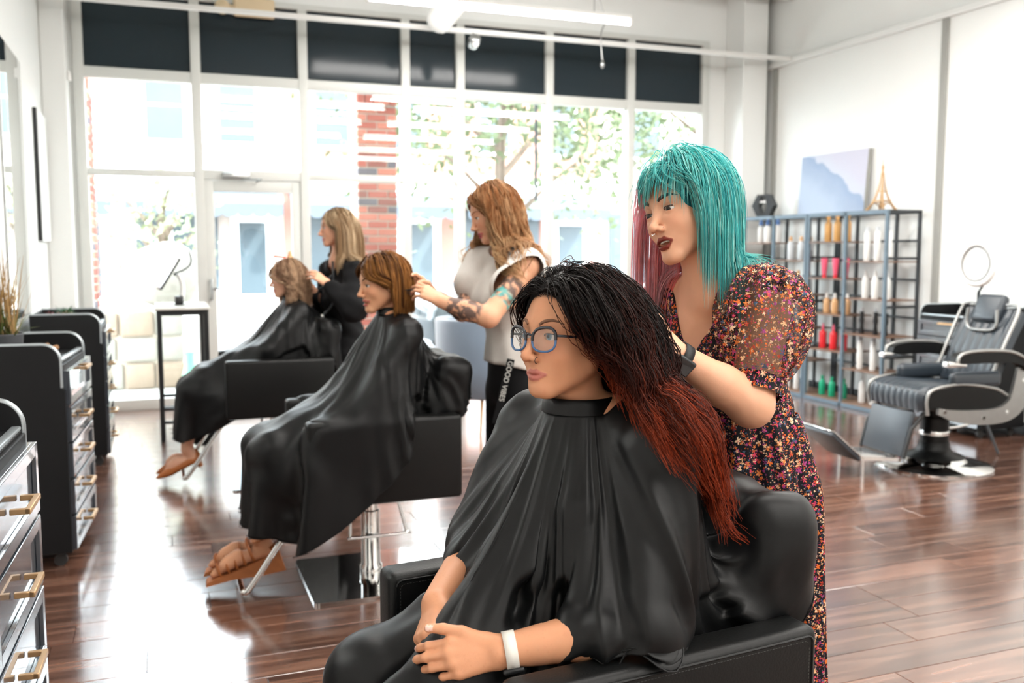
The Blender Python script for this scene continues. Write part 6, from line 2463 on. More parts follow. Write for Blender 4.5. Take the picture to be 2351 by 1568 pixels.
# gathers on the bodice below the bust
rip = 0.003 * np.sin(np.arctan2(Q[:, 1], Q[:, 0]) * 46) * np.clip((zc - 0.1 - V[:, 2]) / 0.1, 0, 1)
nrm = Q.copy()
nrm[:, 2] = 0
nrm /= np.linalg.norm(nrm, axis=1)[:, None] + 1e-6
V = V + (nrm * rip[:, None]) @ A7.T
bod = link('dress_bodice', mesh_from('dress_bodice', V, Fk), M_floral, teal)
th = np.linspace(0, 2 * PI, 145)[:-1]
rows = []
for k, f_ in enumerate(np.linspace(0, 1, 34)):
    z = wa7[2] + 0.005 - f_ * (wa7[2] - 0.30)
    cx = wa7 * (1 - min(1, f_ * 3)) + hi7 * min(1, f_ * 3)
    rx = np.interp(f_, [0, 0.04, 0.25, 1], [0.122, 0.135, 0.172, 0.185])
    ry = np.interp(f_, [0, 0.04, 0.25, 1], [0.150, 0.160, 0.190, 0.196])
    fo = (0.004 + 0.028 * f_) * (np.sin(th * 13 + 1.5 * np.sin(th * 3) + f_ * 0.8) + 0.4 * np.sin(th * 29 + 2))
    q = np.stack([(rx + fo) * np.cos(th), (ry + fo) * np.sin(th), np.zeros_like(th)], 1) @ A7.T
    q[:, 0] += cx[0]
    q[:, 1] += cx[1]
    q[:, 2] = z
    rows.append(q)
sk = link('dress_skirt', ring_mesh('dress_skirt', np.stack(rows)), M_floral, teal)
so_ = sk.modifiers.new('thickness', 'SOLIDIFY')
so_.thickness = 0.002


def puff_sleeve(sh, el, f0, f1, rmax, name_, bandf):
    ax = (el - sh) / np.linalg.norm(el - sh)
    ln = np.linalg.norm(el - sh)
    u = np.cross(ax, (0, 0, 1.0))
    u /= np.linalg.norm(u)
    w = np.cross(ax, u)
    th = np.linspace(0, 2 * PI, 97)[:-1]
    rows = []
    for f_ in np.linspace(0, 1, 26):
        r = 0.058 + (rmax - 0.058) * math.sin(PI * min(1, f_ ** 0.8)) ** 0.75
        fo = 0.006 * np.sin(th * 11 + 3 * f_) * (0.4 + math.sin(PI * f_)) + 0.004 * np.sin(th * 23 + 1)
        c = sh + ax * ln * (f0 + (f1 - f0) * f_)
        rr = r + fo
        # the puff rises outward and sags a little
        rows.append(c + rr[:, None] * (np.cos(th)[:, None] * u + np.sin(th)[:, None] * w))
    o = link(name_, ring_mesh(name_, np.stack(rows)), M_sheer, teal)
    rows = []
    for f_, r in ((0, 0.060), (0.3, 0.058), (0.7, 0.057), (1, 0.061)):
        c = sh + ax * ln * (f1 + bandf * f_)
        rows.append(c + (r + 0.003 * np.sin(th * 19))[:, None] * (np.cos(th)[:, None] * u + np.sin(th)[:, None] * w))
    link('sleeve_band', ring_mesh('sleeve_band', np.stack(rows)), M_floral, o)
    rows = []
    for f_, r in ((-0.06, 0.03), (0, 0.055), (0.05, 0.064), (0.12, 0.07)):
        c = sh + ax * ln * (f0 + f_)
        rows.append(c + (r + 0.004 * np.sin(th * 15))[:, None] * (np.cos(th)[:, None] * u + np.sin(th)[:, None] * w))
    link('sleeve_head', ring_mesh('sleeve_head', np.stack(rows)), M_floral, o)
    return o


slv = puff_sleeve(sl7 + (-0.005, 0.005, 0.028), el7, -0.02, 0.80, 0.104, 'sleeve', 0.12)
puff_sleeve(sr7, er7, -0.03, 0.75, 0.08, 'sleeve', 0.14)

# ---- her two-tone hair
n = 4300
rp, rn_ = scalp_roots(H7, n, low=-0.06, seed=21, hairline=0.072)
n = len(rp)
x_, y_, z_ = rp.T
fringe = (x_ > 0.035) & (z_ > 0.06)
sgn = np.where(y_ > -0.018, 1.0, -1.0)
roots = H7.world(rp)
d0 = np.stack([np.where(fringe, 0.8, -0.35 + 2.0 * x_), np.where(fringe, 6 * (y_ + 0.018) + 0.12, sgn * 0.75), np.full(n, 0.25)], 1) + rn_ * 0.5 + rng.normal(0, 0.07, (n, 3))
dw = d0 @ np.asarray(H7.R, float).T
lens = np.where(fringe, rng.uniform(0.045, 0.08, n), np.where(sgn > 0, np.where(x_ < -0.04, 0.225, 0.27), 0.33) * rng.uniform(0.66, 1.08, n))
lens = np.where(fringe & (np.abs(y_) > 0.03), lens * 1.25, lens)
layer = np.where(fringe, rng.uniform(0.004, 0.016, n), rng.uniform(0.004, 0.034, n)) + 0.012 * np.clip(z_ / 0.12, 0, 1)


def hcol7(P):
    return np.minimum(H7.simple(P), prims_sdf(P, torso7[:1] + torso7[5:7]) + 0.004)


paths = grow(roots, dw, lens, layer, hcol7, 22, gravity=0.34, stiff=0.72, field=back_field(H7, 0.05, 0.6, (~fringe).astype(float)), fstr=1.0)
tt = np.linspace(0, 1, 22)
teal_a, teal_b, teal_c = np.array(srgb(44, 172, 178)), np.array(srgb(116, 220, 216)), np.array(srgb(196, 238, 230))
pink_a, pink_b, pink_c = np.array(srgb(255, 196, 204)), np.array(srgb(255, 218, 224)), np.array(srgb(255, 236, 240))
mixv = np.clip(vnoise(rp, 70, 9) * 0.9 + rng.normal(0, 0.2, n), 0, 1)[:, None]
ct = np.where(mixv < 0.5, teal_a + (teal_b - teal_a) * mixv * 2, teal_b + (teal_c - teal_b) * (mixv * 2 - 1))
cp = np.where(mixv < 0.5, pink_a + (pink_b - pink_a) * mixv * 2, pink_b + (pink_c - pink_b) * (mixv * 2 - 1))
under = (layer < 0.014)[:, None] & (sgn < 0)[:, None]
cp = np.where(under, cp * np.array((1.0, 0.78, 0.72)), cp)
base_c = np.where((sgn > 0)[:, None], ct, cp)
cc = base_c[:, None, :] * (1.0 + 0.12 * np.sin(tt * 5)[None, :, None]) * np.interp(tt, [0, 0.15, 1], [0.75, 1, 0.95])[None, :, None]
capv = hair_cap(H7, srgb(24, 110, 118), 0.012, face=((0.09, 0, -0.02), (0.072, 0.068, 0.10)))
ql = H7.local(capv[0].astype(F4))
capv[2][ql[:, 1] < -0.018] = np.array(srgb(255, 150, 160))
rad7 = taper(n, 22, rng.uniform(0.0008, 0.0014, n), 0.2)
tq = sgn > 0
thin = (~tq) & (rng.uniform(0, 1, n) < 0.5)
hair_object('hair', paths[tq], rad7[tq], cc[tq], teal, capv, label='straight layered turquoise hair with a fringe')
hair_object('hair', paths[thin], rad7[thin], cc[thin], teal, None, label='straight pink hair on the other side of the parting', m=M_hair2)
settle(teal)

# nose rings and watch
for k, (pts, lb) in enumerate((([(0.1075 + 0.005 * math.sin(a), 0.0045 * math.cos(a), -0.0455 - 0.004 * math.sin(a)) for a in np.linspace(0.3, PI - 0.3, 14)], 'silver septum ring in the nose of the turquoise-haired stylist'),
                               ([(0.094, 0.0185, -0.036), (0.0935, 0.0198, -0.0355)], 'tiny silver nose stud on the turquoise-haired stylist'))):
    q = H7.world(np.array(pts))
    o_ = MB().tube(q - q.mean(0), 0.0009 if k == 0 else 0.0012, 6).build('septum_ring' if k == 0 else 'nose_stud', M_chrome, None, 60)
    tag(o_, lb, 'jewellery').location = tuple(q.mean(0))
M_bandb = mat('black_silicone', srgb(24, 24, 26), 0.6, vary=0.05)
fa7 = (wr7 - el7) / np.linalg.norm(wr7 - el7)
watch('black wrist watch on the forearm of the turquoise-haired stylist', wr7 - fa7 * 0.012, fa7, at(1500, 900, 1.7) - wr7, 0.0312, M_bandb, M_black, 0.0215, 0.011)
# ------------------------------------------------------------------ seated clients in the further chairs
M_tan = mat('tan_leather', srgb(176, 104, 54), 0.5, vary=0.15, vscale=20, bump=0.2)
M_wedge = mat('cork_wedge', srgb(164, 100, 56), 0.7, vary=0.2, vscale=40, bump=0.3)


def seated_client(label, CH, H, poly, dy, knee, ankle, toe, skin, lipc, steps, waves=9, seedw=0):
    tw, A = frame(CH[0], CH[1])
    t = person(label, tw((0.1, dy, 0)))
    zb = CH[2]
    nk = H.world((-0.034, 0, -0.125))
    ln_ = (np.linalg.inv(A) @ (nk - np.array(CH[0])))
    nx, ny = ln_[0], ln_[1]
    tor = [('ell', tw((-0.10, dy, zb + 0.22)), (0.15, 0.18, 0.12), A, 0.05),
           ('ell', tw((-0.09, dy, zb + 0.4)), (0.12, 0.15, 0.17), A, 0.06),
           ('ell', tw(((nx - 0.09) / 2, (dy + ny) / 2, nk[2] - 0.17)), (0.12, 0.155, 0.15), A, 0.06),
           ('ell', tw((0.03 + nx * .5, ny * .5 + dy * .5, nk[2] - 0.2)), (0.08, 0.14, 0.085), A, 0.04),
           ('cap', tw((nx - 0.02, ny - 0.15, nk[2] - 0.075)), tw((nx - 0.02, ny + 0.15, nk[2] - 0.075)), 0.055, 0.055, 0.05),
           ('cap', tw((nx, ny - 0.04, nk[2] - 0.03)), tw((nx, ny + 0.04, nk[2] - 0.03)), 0.05, 0.05, 0.04)]
    for s in (-1, 1):
        sh, eb, wr = tw((nx - 0.02, ny + s * 0.18, nk[2] - 0.08)), tw((0.06, dy + s * 0.25, zb + 0.39)), tw((0.26, dy + s * 0.07, zb + 0.32))
        tor += [('cap', sh, eb, 0.052, 0.043, 0.03), ('cap', eb, wr, 0.042, 0.03, 0.02), ('cap', wr, tw((0.33, dy + s * 0.0, zb + 0.30)), 0.03, 0.022, 0.02)]
    leg = []
    for s in (-1, 1):
        off = np.array((0, s * 0.085, 0))
        k_, a_, to_ = tw(np.array(knee) + off * 1.2), tw(np.array(ankle) + off * 0.6), tw(np.array(toe) + off * 0.75)
        he = a_ + (A @ np.array((-0.035, 0, -0.05)))
        leg += [('cap', tw((-0.06, dy + s * 0.09, zb + 0.22)), k_, 0.08, 0.06, 0.04), ('cap', k_, k_ + (a_ - k_) * 0.35 + A @ np.array((-0.012, 0, 0)), 0.052, 0.05, 0.03),
                ('cap', k_ + (a_ - k_) * 0.35 + A @ np.array((-0.012, 0, 0)), a_, 0.05, 0.031, 0.03),
                ('cap', a_, he, 0.033, 0.028, 0.02), ('cap', he, a_ + (to_ - a_) * 0.7, 0.027, 0.029, 0.02), ('cap', a_ + (to_ - a_) * 0.5, to_, 0.028, 0.017, 0.02)]

    def body(P):
        return smin(H.sdf(P), prims_sdf(P, tor + leg), 0.025)
    c = np.array(H.c, float)
    V, F = figure_mesh(body, (c[0] - 0.95, c[1] - 0.42, 0.0), (c[0] + 0.35, c[1] + 0.42, c[2] + 0.15), 0.012, [(c + (-0.135, -0.12, -0.14), c + (0.135, 0.12, 0.14), 0.003)])
    C = H.tint(V, skin, lipc, scalp=None, blush=0.9)
    link('body', mesh_from('body', V, F, C), M_skin, t)
    colp = tor + [(a[0], a[1], a[2], a[3] + 0.006, a[4] + 0.006, a[5]) for a in leg] + chair_prims(*CH) + [('box', tw((0.2, dy, zb + 0.2)), (0.27, 0.17, 0.075), 0.05, A, 0.02)]
    cape(t, nk, A, (1, 1, 1, 1), lambda P: np.minimum(prims_sdf(P, colp), H.simple(P)), rings=50, seg=150, steps=steps, iters=9, rn=0.066, poly=poly, full=0.10, waves=waves, slope=math.radians(40), wrinkle=0.012, seed=int(zb * 100))
    return t, tw, A, leg, tor


H8 = Head((0.877, 3.89, 1.283), rot(0, math.radians(6), math.radians(192)), dict(smile=1.0, open=0.75, fat=1.03), 1.0)
bob, tw2, A2, leg2, tor2 = seated_client('smiling seated client with a golden brown bob under a black cape', CH2, H8,
                                         [(0.87, 0.1), (0.70, 0.52), (-0.3, 0.25), (-0.3, -0.42), (0.76, -0.6)], 0.04, (0.45, 0.02, 0.60), (0.475, 0.0, 0.235), (0.66, -0.02, 0.10), srgb(216, 160, 124), srgb(190, 100, 90), 80)
head_details(bob, H8, srgb(70, 60, 50), srgb(96, 64, 40), teeth=True)


def shoe_pair(t, A, leg, kind):
    for s in (0, 1):
        a_, he, to_ = np.array(leg[6 * s + 2][2]), np.array(leg[6 * s + 3][2]), np.array(leg[6 * s + 5][2])
        f = to_ - he
        ln = np.linalg.norm(f)
        f /= ln
        up = np.cross(np.cross(f, (0, 0, 1.0)), f)
        up /= np.linalg.norm(up)
        sd = np.cross(up, f)
        if kind == 'wedge':
            prof = [(-0.035, -0.018), (ln * 0.5, -0.02), (ln + 0.035, -0.012), (ln + 0.045, -0.026), (ln * 0.75, -0.045), (ln * 0.25, -0.085), (-0.03, -0.105)]
            vs = []
            for y_ in (-0.033, 0.033):
                vs += [he + f * p[0] + up * p[1] + sd * y_ for p in prof]
            m_ = len(prof)
            fs = [tuple(range(m_)), tuple(range(2 * m_ - 1, m_ - 1, -1))] + [(i, i + m_, (i + 1) % m_ + m_, (i + 1) % m_) for i in range(m_)]
            sh = MB().add(vs, fs).build('sandal', M_wedge, t)
            for k, q in enumerate((0.3, 0.45, 0.6, 0.75, 0.9)):
                c_ = he + f * ln * q + up * (0.012 - 0.012 * q)
                r_ = 0.036 - 0.006 * q
                MB().tube([c_ + r_ * (math.cos(g) * sd + 1.05 * math.sin(g) * up) for g in np.linspace(-0.5, PI + 0.5, 14)], 0.009, 6, flat=0.35).build('strap', M_tan, sh, 60)
            MB().tube([a_ + 0.036 * (math.cos(g) * sd + math.sin(g) * f) for g in np.linspace(0, 2 * PI, 18)], 0.008, 6, cap=False, flat=0.4).build('ankle_strap', M_tan, sh, 60)
            MB().tube([he + f * -0.036 * math.cos(g) + sd * 0.034 * math.sin(g) + up * 0.01 for g in np.linspace(-1.4, 1.4, 12)], 0.02, 6, flat=0.3).build('heel_strap', M_tan, sh, 60)
        else:
            rows = []
            th = np.linspace(0, 2 * PI, 25)[:-1]
            for q, w_, h_ in ((-0.2, 0.012, 0.02), (-0.14, 0.03, 0.034), (0.1, 0.033, 0.03), (0.5, 0.034, 0.028), (0.85, 0.036, 0.03), (1.05, 0.028, 0.022), (1.25, 0.012, 0.012), (1.33, 0.002, 0.003)):
                c_ = he + f * ln * q + up * (-0.006)
                rows.append(c_ + np.cos(th)[:, None] * w_ * sd + np.sin(th)[:, None] * h_ * up)
            V = np.stack(rows)
            me = ring_mesh('shoe', V)
            sh = link('shoe', me, M_tan, t)
            MB().tube([he - f * 0.012 - up * 0.02, he - f * 0.012 - up * 0.07], [0.02, 0.016], 10).build('heel', M_wedge, sh, 40)


shoe_pair(bob, A2, leg2, 'wedge')
# bob haircut
n = 1700
rp, rn_ = scalp_roots(H8, n, low=-0.05, seed=31, hairline=0.078)
n = len(rp)
fr = np.clip((rp[:, 0] + 0.02) / 0.09, 0, 1)
sg = np.where(rp[:, 1] > -0.01, 1.0, -1.0)
d0 = np.stack([-0.55 + 0.45 * fr, sg * 0.8, 0.3 + 0.2 * fr], 1) + rn_ * 0.4 + rng.normal(0, 0.06, (n, 3))
zend = -0.09
lens = np.clip((rp[:, 2] - zend) * 1.02 + 0.05, 0.06, 0.3) * rng.uniform(0.92, 1.04, n)
layer = rng.uniform(0.004, 0.026, n) + 0.012 * np.clip(rp[:, 2] / 0.12, 0, 1)
paths = grow(H8.world(rp), d0 @ np.asarray(H8.R, float).T, lens, layer, H8.simple, 16, gravity=0.42, stiff=0.7, field=back_field(H8, 0.004, 1.7, ztop=0.075, zs=0.05), fstr=1.0)
paths, _ = clump(paths, 90, 0.45, 2)
mv = np.clip(vnoise(rp, 42, 6) + rng.normal(0, 0.12, n), 0, 1)
tt = np.linspace(0, 1, 16)
k_ = np.clip(mv[:, None] * 1.5 - 0.35 + 0.25 * np.sin(tt * 3)[None], 0, 1)[..., None]
cc = np.array(srgb(84, 48, 24)) * (1 - k_) + np.array(srgb(196, 136, 72)) * k_
hair_object('hair', paths, taper(n, 16, rng.uniform(0.0016, 0.0028, n), 0.5), cc, bob, hair_cap(H8, srgb(104, 62, 32), 0.010, low=-0.085), label='chin-length golden brown bob with highlights')
settle(bob)

H9 = Head((0.749, 5.995, 1.243), rot(math.radians(4), math.radians(2), math.radians(184)), dict(fat=1.0), 0.99)
curl, tw1, A1, leg1, tor1 = seated_client('seated client with short blonde curls and a hair clip under a black cape', CH1, H9,
                                          [(0.90, 0.32), (0.3, 0.35), (-0.3, 0.34), (-0.3, -0.42), (0.90, -0.45)], -0.04, (0.50, -0.05, 0.58), (0.53, -0.06, 0.215), (0.66, -0.07, 0.085), srgb(222, 170, 142), srgb(196, 110, 104), 75)
head_details(curl, H9, srgb(80, 90, 90), srgb(120, 90, 66))
shoe_pair(curl, A1, leg1, 'pump')
n = 1100
rp, rn_ = scalp_roots(H9, n, low=-0.06, seed=41, hairline=0.075)
n = len(rp)
fr = np.clip((rp[:, 0] + 0.02) / 0.09, 0, 1)
sg = np.where(rp[:, 1] > 0, 1.0, -1.0)
d0 = np.stack([-0.5 + 0.5 * fr, sg * 0.8, 0.2 + 0.2 * fr], 1) + rn_ * 0.4 + rng.normal(0, 0.1, (n, 3))
lens = np.clip((rp[:, 2] + 0.13) * 1.15 + 0.05, 0.08, 0.36) * rng.uniform(0.85, 1.1, n)
layer = rng.uniform(0.004, 0.03, n) + 0.01 * np.clip(rp[:, 2] / 0.12, 0, 1)
paths = grow(H9.world(rp), d0 @ np.asarray(H9.R, float).T, lens, layer, H9.simple, 20, gravity=0.42, stiff=0.7, field=back_field(H9, 0.023, 1.5, ztop=0.05, zs=0.05), fstr=1.0)
paths, nearest = clump(paths, 80, 0.75, 5, 0.7)
tt = np.linspace(0, 1, 20)
ph = (nearest * 1.7)[:, None] + tt[None] * lens[:, None] * 2 * PI / 0.075
am = 0.012 * np.clip((tt - 0.2) / 0.3, 0, 1)[None]
paths = paths + np.stack([am * np.cos(ph), am * np.sin(ph), np.zeros_like(ph)], -1)
mv = np.clip(vnoise(rp, 36, 16) * 1.2 - 0.1 + rng.normal(0, 0.12, n), 0, 1)[:, None, None]
cc = np.array(srgb(150, 112, 88)) * (1 - mv) + np.array(srgb(224, 192, 158)) * mv + np.zeros((n, 20, 1))
hair_object('hair', paths, taper(n, 20, rng.uniform(0.0020, 0.0034, n), 0.5), cc, curl, hair_cap(H9, srgb(150, 116, 92), 0.012), label='short wavy ash blonde hair with a clipped top')
settle(curl)
hcp = thing('hair_clip', 'orange and gold hair clip on top of the curly client head', 'hair clip', tuple(H9.world((0.0, 0.0, 0.135))), math.radians(184))
MB().box((0.0, -0.008, 0.0), (0.09, 0.008, 0.012), 0.003, M=Matrix.Rotation(math.radians(-6), 4, 'Y')).build('clip_bar', mat('orange_plastic', srgb(236, 84, 44), 0.4, vary=0.05), hcp)
MB().lathe([(0.02, -0.01), (0.022, 0.005), (0.012, 0.02), (0.014, 0.03), (0.004, 0.045)], 10, (-0.03, 0, 0.0)).build('clip_jaw', M_gold, hcp, 50)


# ------------------------------------------------------------------ standing stylists in the back
def standing(label, base, H, sdf_fn, box, tint, fine, head_cell=0.003):
    t = person(label, base)
    c = np.array(H.c, float)
    V, F = figure_mesh(sdf_fn, box[0], box[1], 0.012, [(c + (-0.135, -0.12, -0.14), c + (0.135, 0.12, 0.14), head_cell)] + fine)
    link('body', mesh_from('body', V, F, tint(V)), M_skin, t)
    return t


# ---- tattooed stylist in the white t-shirt
Ha = Head(at(1131, 493, 4.08), rot(math.radians(6), math.radians(18), math.radians(177)), dict(open=0.5, smile=0.5), 1.0)
Aa = rot(0, 0, math.radians(184))
nba = at(1168, 585, 4.08)
sla, sra = at(1210, 612, 3.93), at(1105, 606, 4.24)
ela, wra, hna = at(1122, 728, 3.80), at(1012, 692, 3.83), at(962, 662, 3.86)
era, wrb, hnb = at(1062, 716, 4.14), at(992, 676, 4.03), at(955, 645, 3.99)
cha, waa, hia = at(1165, 680, 4.08), at(1180, 800, 4.10), at(1190, 880, 4.12)
tora = [('ell', cha, (0.11, 0.15, 0.16), Aa, 0.05), ('ell', cha + Aa @ np.array((0.06, 0.065, -0.03)), (0.065, 0.07, 0.07), Aa, 0.04), ('ell', cha + Aa @ np.array((0.06, -0.065, -0.03)), (0.065, 0.07, 0.07), Aa, 0.04),
        ('ell', waa, (0.105, 0.14, 0.14), Aa, 0.06), ('ell', hia, (0.125, 0.165, 0.14), Aa, 0.05), ('cap', sla, nba, 0.052, 0.045, 0.05), ('cap', sra, nba, 0.052, 0.045, 0.05),
        ('cap', Ha.world((-0.03, 0, -0.06)), nba, 0.045, 0.053, 0.03)]
arma = [('cap', sla, ela, 0.05, 0.043, 0.03), ('cap', ela, ela + (wra - ela) * .4, 0.042, 0.041, 0.02), ('cap', ela + (wra - ela) * .4, wra, 0.041, 0.027, 0.02),
        ('cap', sra, era, 0.05, 0.042, 0.03), ('cap', era, wrb, 0.041, 0.027, 0.02)]
ha1 = hand_prims(wra, hna - wra, Aa @ np.array((0.1, 0.75, 0.6)), 1, [(0.3, 0.5, 0.3), (0.35, 0.5, 0.3), (0.4, 0.55, 0.3), (0.45, 0.6, 0.3)], thumb=((0.5, 0.4), 0.3, 0.2))
ha2 = hand_prims(wrb, hnb - wrb, Aa @ np.array((0.1, -0.6, 0.7)), -1, [(0.4, 0.5, 0.3), (0.45, 0.5, 0.3), (0.5, 0.55, 0.3), (0.5, 0.6, 0.3)])
lega = []
for s in (-1, 1):
    k_ = np.array((*(hia + Aa @ np.array((0.02, s * 0.1, 0)))[:2], 0.5))
    f_ = np.array((*(hia + Aa @ np.array((-0.03, s * 0.11, 0)))[:2], 0.08))
    lega += [('cap', hia + Aa @ np.array((0, s * 0.09, -0.06)), k_, 0.088, 0.06, 0.04), ('cap', k_, f_, 0.056, 0.04, 0.03), ('cap', f_, f_ + Aa @ np.array((0.15, 0, -0.04)), 0.04, 0.033, 0.03)]


def bodya(P):
    d = smin(Ha.sdf(P), prims_sdf(P, tora + lega), 0.02)
    d = smin(d, prims_sdf(P, arma + ha1), 0.015)
    return smin(d, prims_sdf(P, ha2), 0.012)


def tinta(V):
    C = Ha.tint(V, srgb(216, 162, 130), srgb(190, 84, 96), blush=0.8)
    # sleeve tattoos: ink pattern on forearms and upper arms
    for a, b, r, keep, teal_ in ((ela, wra, 0.055, (0.12, 0.86), 0), (sla, ela, 0.06, (0.3, 0.75), 1), (sra, era, 0.06, (0.35, 1.0), 0), (era, wrb, 0.055, (0.05, 0.9), 0)):
        ab = b - a
        t_ = (V - a) @ ab / (ab @ ab)
        dd = np.linalg.norm(V - a - np.clip(t_, 0, 1)[:, None] * ab, axis=1)
        n1 = vnoise(V, 70, 3) * 0.6 + vnoise(V, 150, 4) * 0.4
        ink = np.clip((n1 - 0.36) * 9, 0, 1) * (dd < r) * np.clip((t_ - keep[0]) / 0.05, 0, 1) * np.clip((keep[1] - t_) / 0.05, 0, 1) * 0.85
        C = C * (1 - ink[:, None]) + np.array(srgb(52, 52, 56)) * ink[:, None]
        if teal_:
            tl = np.clip((vnoise(V, 55, 8) - 0.5) * 8, 0, 1) * (dd < r) * (np.abs(t_ - 0.66) < 0.1) * 0.9
            C = C * (1 - tl[:, None]) + np.array(srgb(70, 160, 156)) * tl[:, None]
    return C


la, hla = np.minimum(np.minimum(wra, hna), np.minimum(wrb, hnb)) - 0.1, np.maximum(np.maximum(wra, hna), np.maximum(wrb, hnb)) + 0.08
tat = standing('stylist with tattooed arms and long copper-blonde waves in a white t-shirt', np.array((hia[0], hia[1], 0)), Ha, bodya, ((0.7, 3.4, 0.0), (1.9, 4.6, 1.75)), tinta, [(la, hla, 0.0042)])
head_details(tat, Ha, srgb(80, 90, 90), srgb(150, 100, 60), teeth=True)
M_tee = mat('white_cotton', srgb(208, 204, 198), 0.9, vary=0.05, vscale=80, bump=0.2, bscale=500)
sleeve_a = [('cap', sla, sla + (ela - sla) * 0.42, 0.062, 0.076, 0.03), ('cap', sra, sra + (era - sra) * 0.42, 0.062, 0.074, 0.03)]
hz = float(at(1180, 838, 4.1)[2])


def teef(P):
    d = prims_sdf(P, tora[:4] + [('ell', hia, (0.135, 0.172, 0.14), Aa, 0.06)] + tora[5:7] + sleeve_a) - 0.016
    w_ = 0.006 * np.sin(P[:, 0] * 60 + P[:, 2] * 14) * np.sin(P[:, 1] * 45 + 2)
    d = d + w_ * np.clip((1.25 - P[:, 2]) * 3, 0, 1)
    d = smax(d, hz + 0.012 * np.sin(P[:, 0] * 20) - P[:, 2], 0.004)
    d = smax(d, 0.088 - np.linalg.norm(P - (nba + (0, 0, 0.035)).astype(F4), axis=1), 0.004)
    return d


V, F = nets(teef, (1.0, 3.6, hz - 0.06), (1.9, 4.5, 1.52), 0.010)
tee = link('t_shirt', mesh_from('t_shirt', V, F), M_tee, tat)
M_blk = mat('black_cotton', srgb(14, 14, 16), 0.85, spec=0.2, vary=0.15, vscale=40)


def pantf(P):
    return prims_sdf(P, [tora[4], tora[3]] + [(a[0], a[1], a[2], a[3] + 0.016, a[4] + 0.022, a[5]) for a in lega[0:2] + lega[3:5]]) - 0.006


V, F = nets(pantf, (1.0, 3.6, 0.12), (1.9, 4.5, hz + 0.08), 0.013)
pants = link('trousers', mesh_from('trousers', V, F), M_blk, tat)
shoe_m = M_blk
for s in (0, 1):
    a_, b_ = np.array(lega[3 * s + 2][1]), np.array(lega[3 * s + 2][2])
    V, F = nets(lambda P: smax(cap(P, a_ - (0, 0, 0.02), b_, 0.05, 0.042), -P[:, 2], 0.004), np.minimum(a_, b_) - (0.08, 0.08, 0.09), np.maximum(a_, b_) + 0.08, 0.012)
    link('shoe', mesh_from('shoe', V, F), shoe_m, tat)
# lettered strap down the near trouser leg
M_strap = mat('white_print', srgb(205, 205, 200), 0.8, vary=0.05)
p0, p1 = at(1172, 830, 3.93), at(1140, 965, 3.94)
dn = (p1 - p0) / np.linalg.norm(p1 - p0)
tocam = np.array((0, 0, CAMH)) - p0
tocam -= dn * (tocam @ dn)
tocam /= np.linalg.norm(tocam)
upv = np.cross(tocam, dn)
Ms = Matrix((tuple(dn) + (0,), tuple(upv) + (0,), tuple(tocam) + (0,), (0, 0, 0, 1))).transposed()
sp0 = MB().box((-0.01, -0.016, -0.001), (0.27, 0.016, 0.001), M=Matrix.Translation(p0 + tocam * 0.0) @ Ms)
strap = sp0.build('lettered_strap', M_blk, tat)
for body_, sz, of in (('GOOD VIBES', 0.03, 0.085),):
    text_obj('strap_lettering', body_, sz, M_strap, Matrix.Translation(p0 + tocam * 0.0015 + dn * of) @ Ms, strap, 0.0004)
# hair
n = 1700
rp, rn_ = scalp_roots(Ha, n, low=-0.05, seed=51, hairline=0.076)
n = len(rp)
fr = np.clip((rp[:, 0] + 0.02) / 0.09, 0, 1)
sg = np.where(rp[:, 1] > -0.012, 1.0, -1.0)
d0 = np.stack([-0.5 + 0.6 * fr, sg * 0.8, 0.35 + 0.2 * fr], 1) + rn_ * 0.4 + rng.normal(0, 0.07, (n, 3))
lens = (0.42 + 0.12 * fr) * rng.uniform(0.75, 1.1, n)
layer = rng.uniform(0.004, 0.034, n) + 0.014 * np.clip(rp[:, 2] / 0.12, 0, 1)


fwa = Ha.R.astype(float)[:, 0] * (1, 1, 0)
bfa = back_field(Ha, 0.045, 0.7)


def flda(p, k):
    return bfa(p, k) + (fr[:, None] > 0.5) * fwa[None] * (0.22 if k > 0.35 else 0.0)


def hcola(P):
    return np.minimum(Ha.simple(P), prims_sdf(P, tora[:3] + tora[5:7]) - 0.02)


paths = grow(Ha.world(rp), d0 @ np.asarray(Ha.R, float).T, lens, layer, hcola, 24, gravity=0.36, stiff=0.74, field=flda, fstr=1.0)
paths, nearest = clump(paths, 80, 0.75, 7, 0.8)
tt = np.linspace(0, 1, 24)
ph = (vnoise(rp, 20, 3) * 8)[:, None] + tt[None] * lens[:, None] * 2 * PI / 0.16
am = 0.016 * np.clip((tt - 0.2) / 0.3, 0, 1)[None]
paths = paths + np.stack([am * np.cos(ph), am * np.sin(ph) * 0.6, np.zeros_like(ph)], -1)
mv = np.clip(vnoise(rp, 40, 13) * 1.3 - 0.45 + rng.normal(0, 0.12, n), 0, 1)[:, None, None]
gr = np.clip(tt * 1.3 - 0.25, 0, 1)[None, :, None]
frn = np.clip(fr * 1.6 - 0.6, 0, 1)[:, None, None]
k_ = np.clip(mv * 0.6 + gr * 0.35 + frn * gr * 0.8, 0, 1)
cc = np.array(srgb(166, 108, 62)) * (1 - k_) + np.array(srgb(242, 210, 164)) * k_
hair_object('hair', paths, taper(n, 24, rng.uniform(0.0016, 0.0028, n), 0.35), cc, tat, hair_cap(Ha, srgb(120, 72, 38), 0.014), label='long wavy copper-blonde hair')
settle(tat)
cm = thing('hair_comb', 'slim black comb held at the bob by the tattooed stylist', 'comb', tuple(at(955, 664, 3.88)))
cdir = at(915, 668, 3.90) - at(955, 664, 3.88)
MB().tube([np.zeros(3), cdir * 0.5, cdir], [0.006, 0.007, 0.004], 8, flat=0.4).build('comb_spine', M_black, cm, 60)
tth = MB()
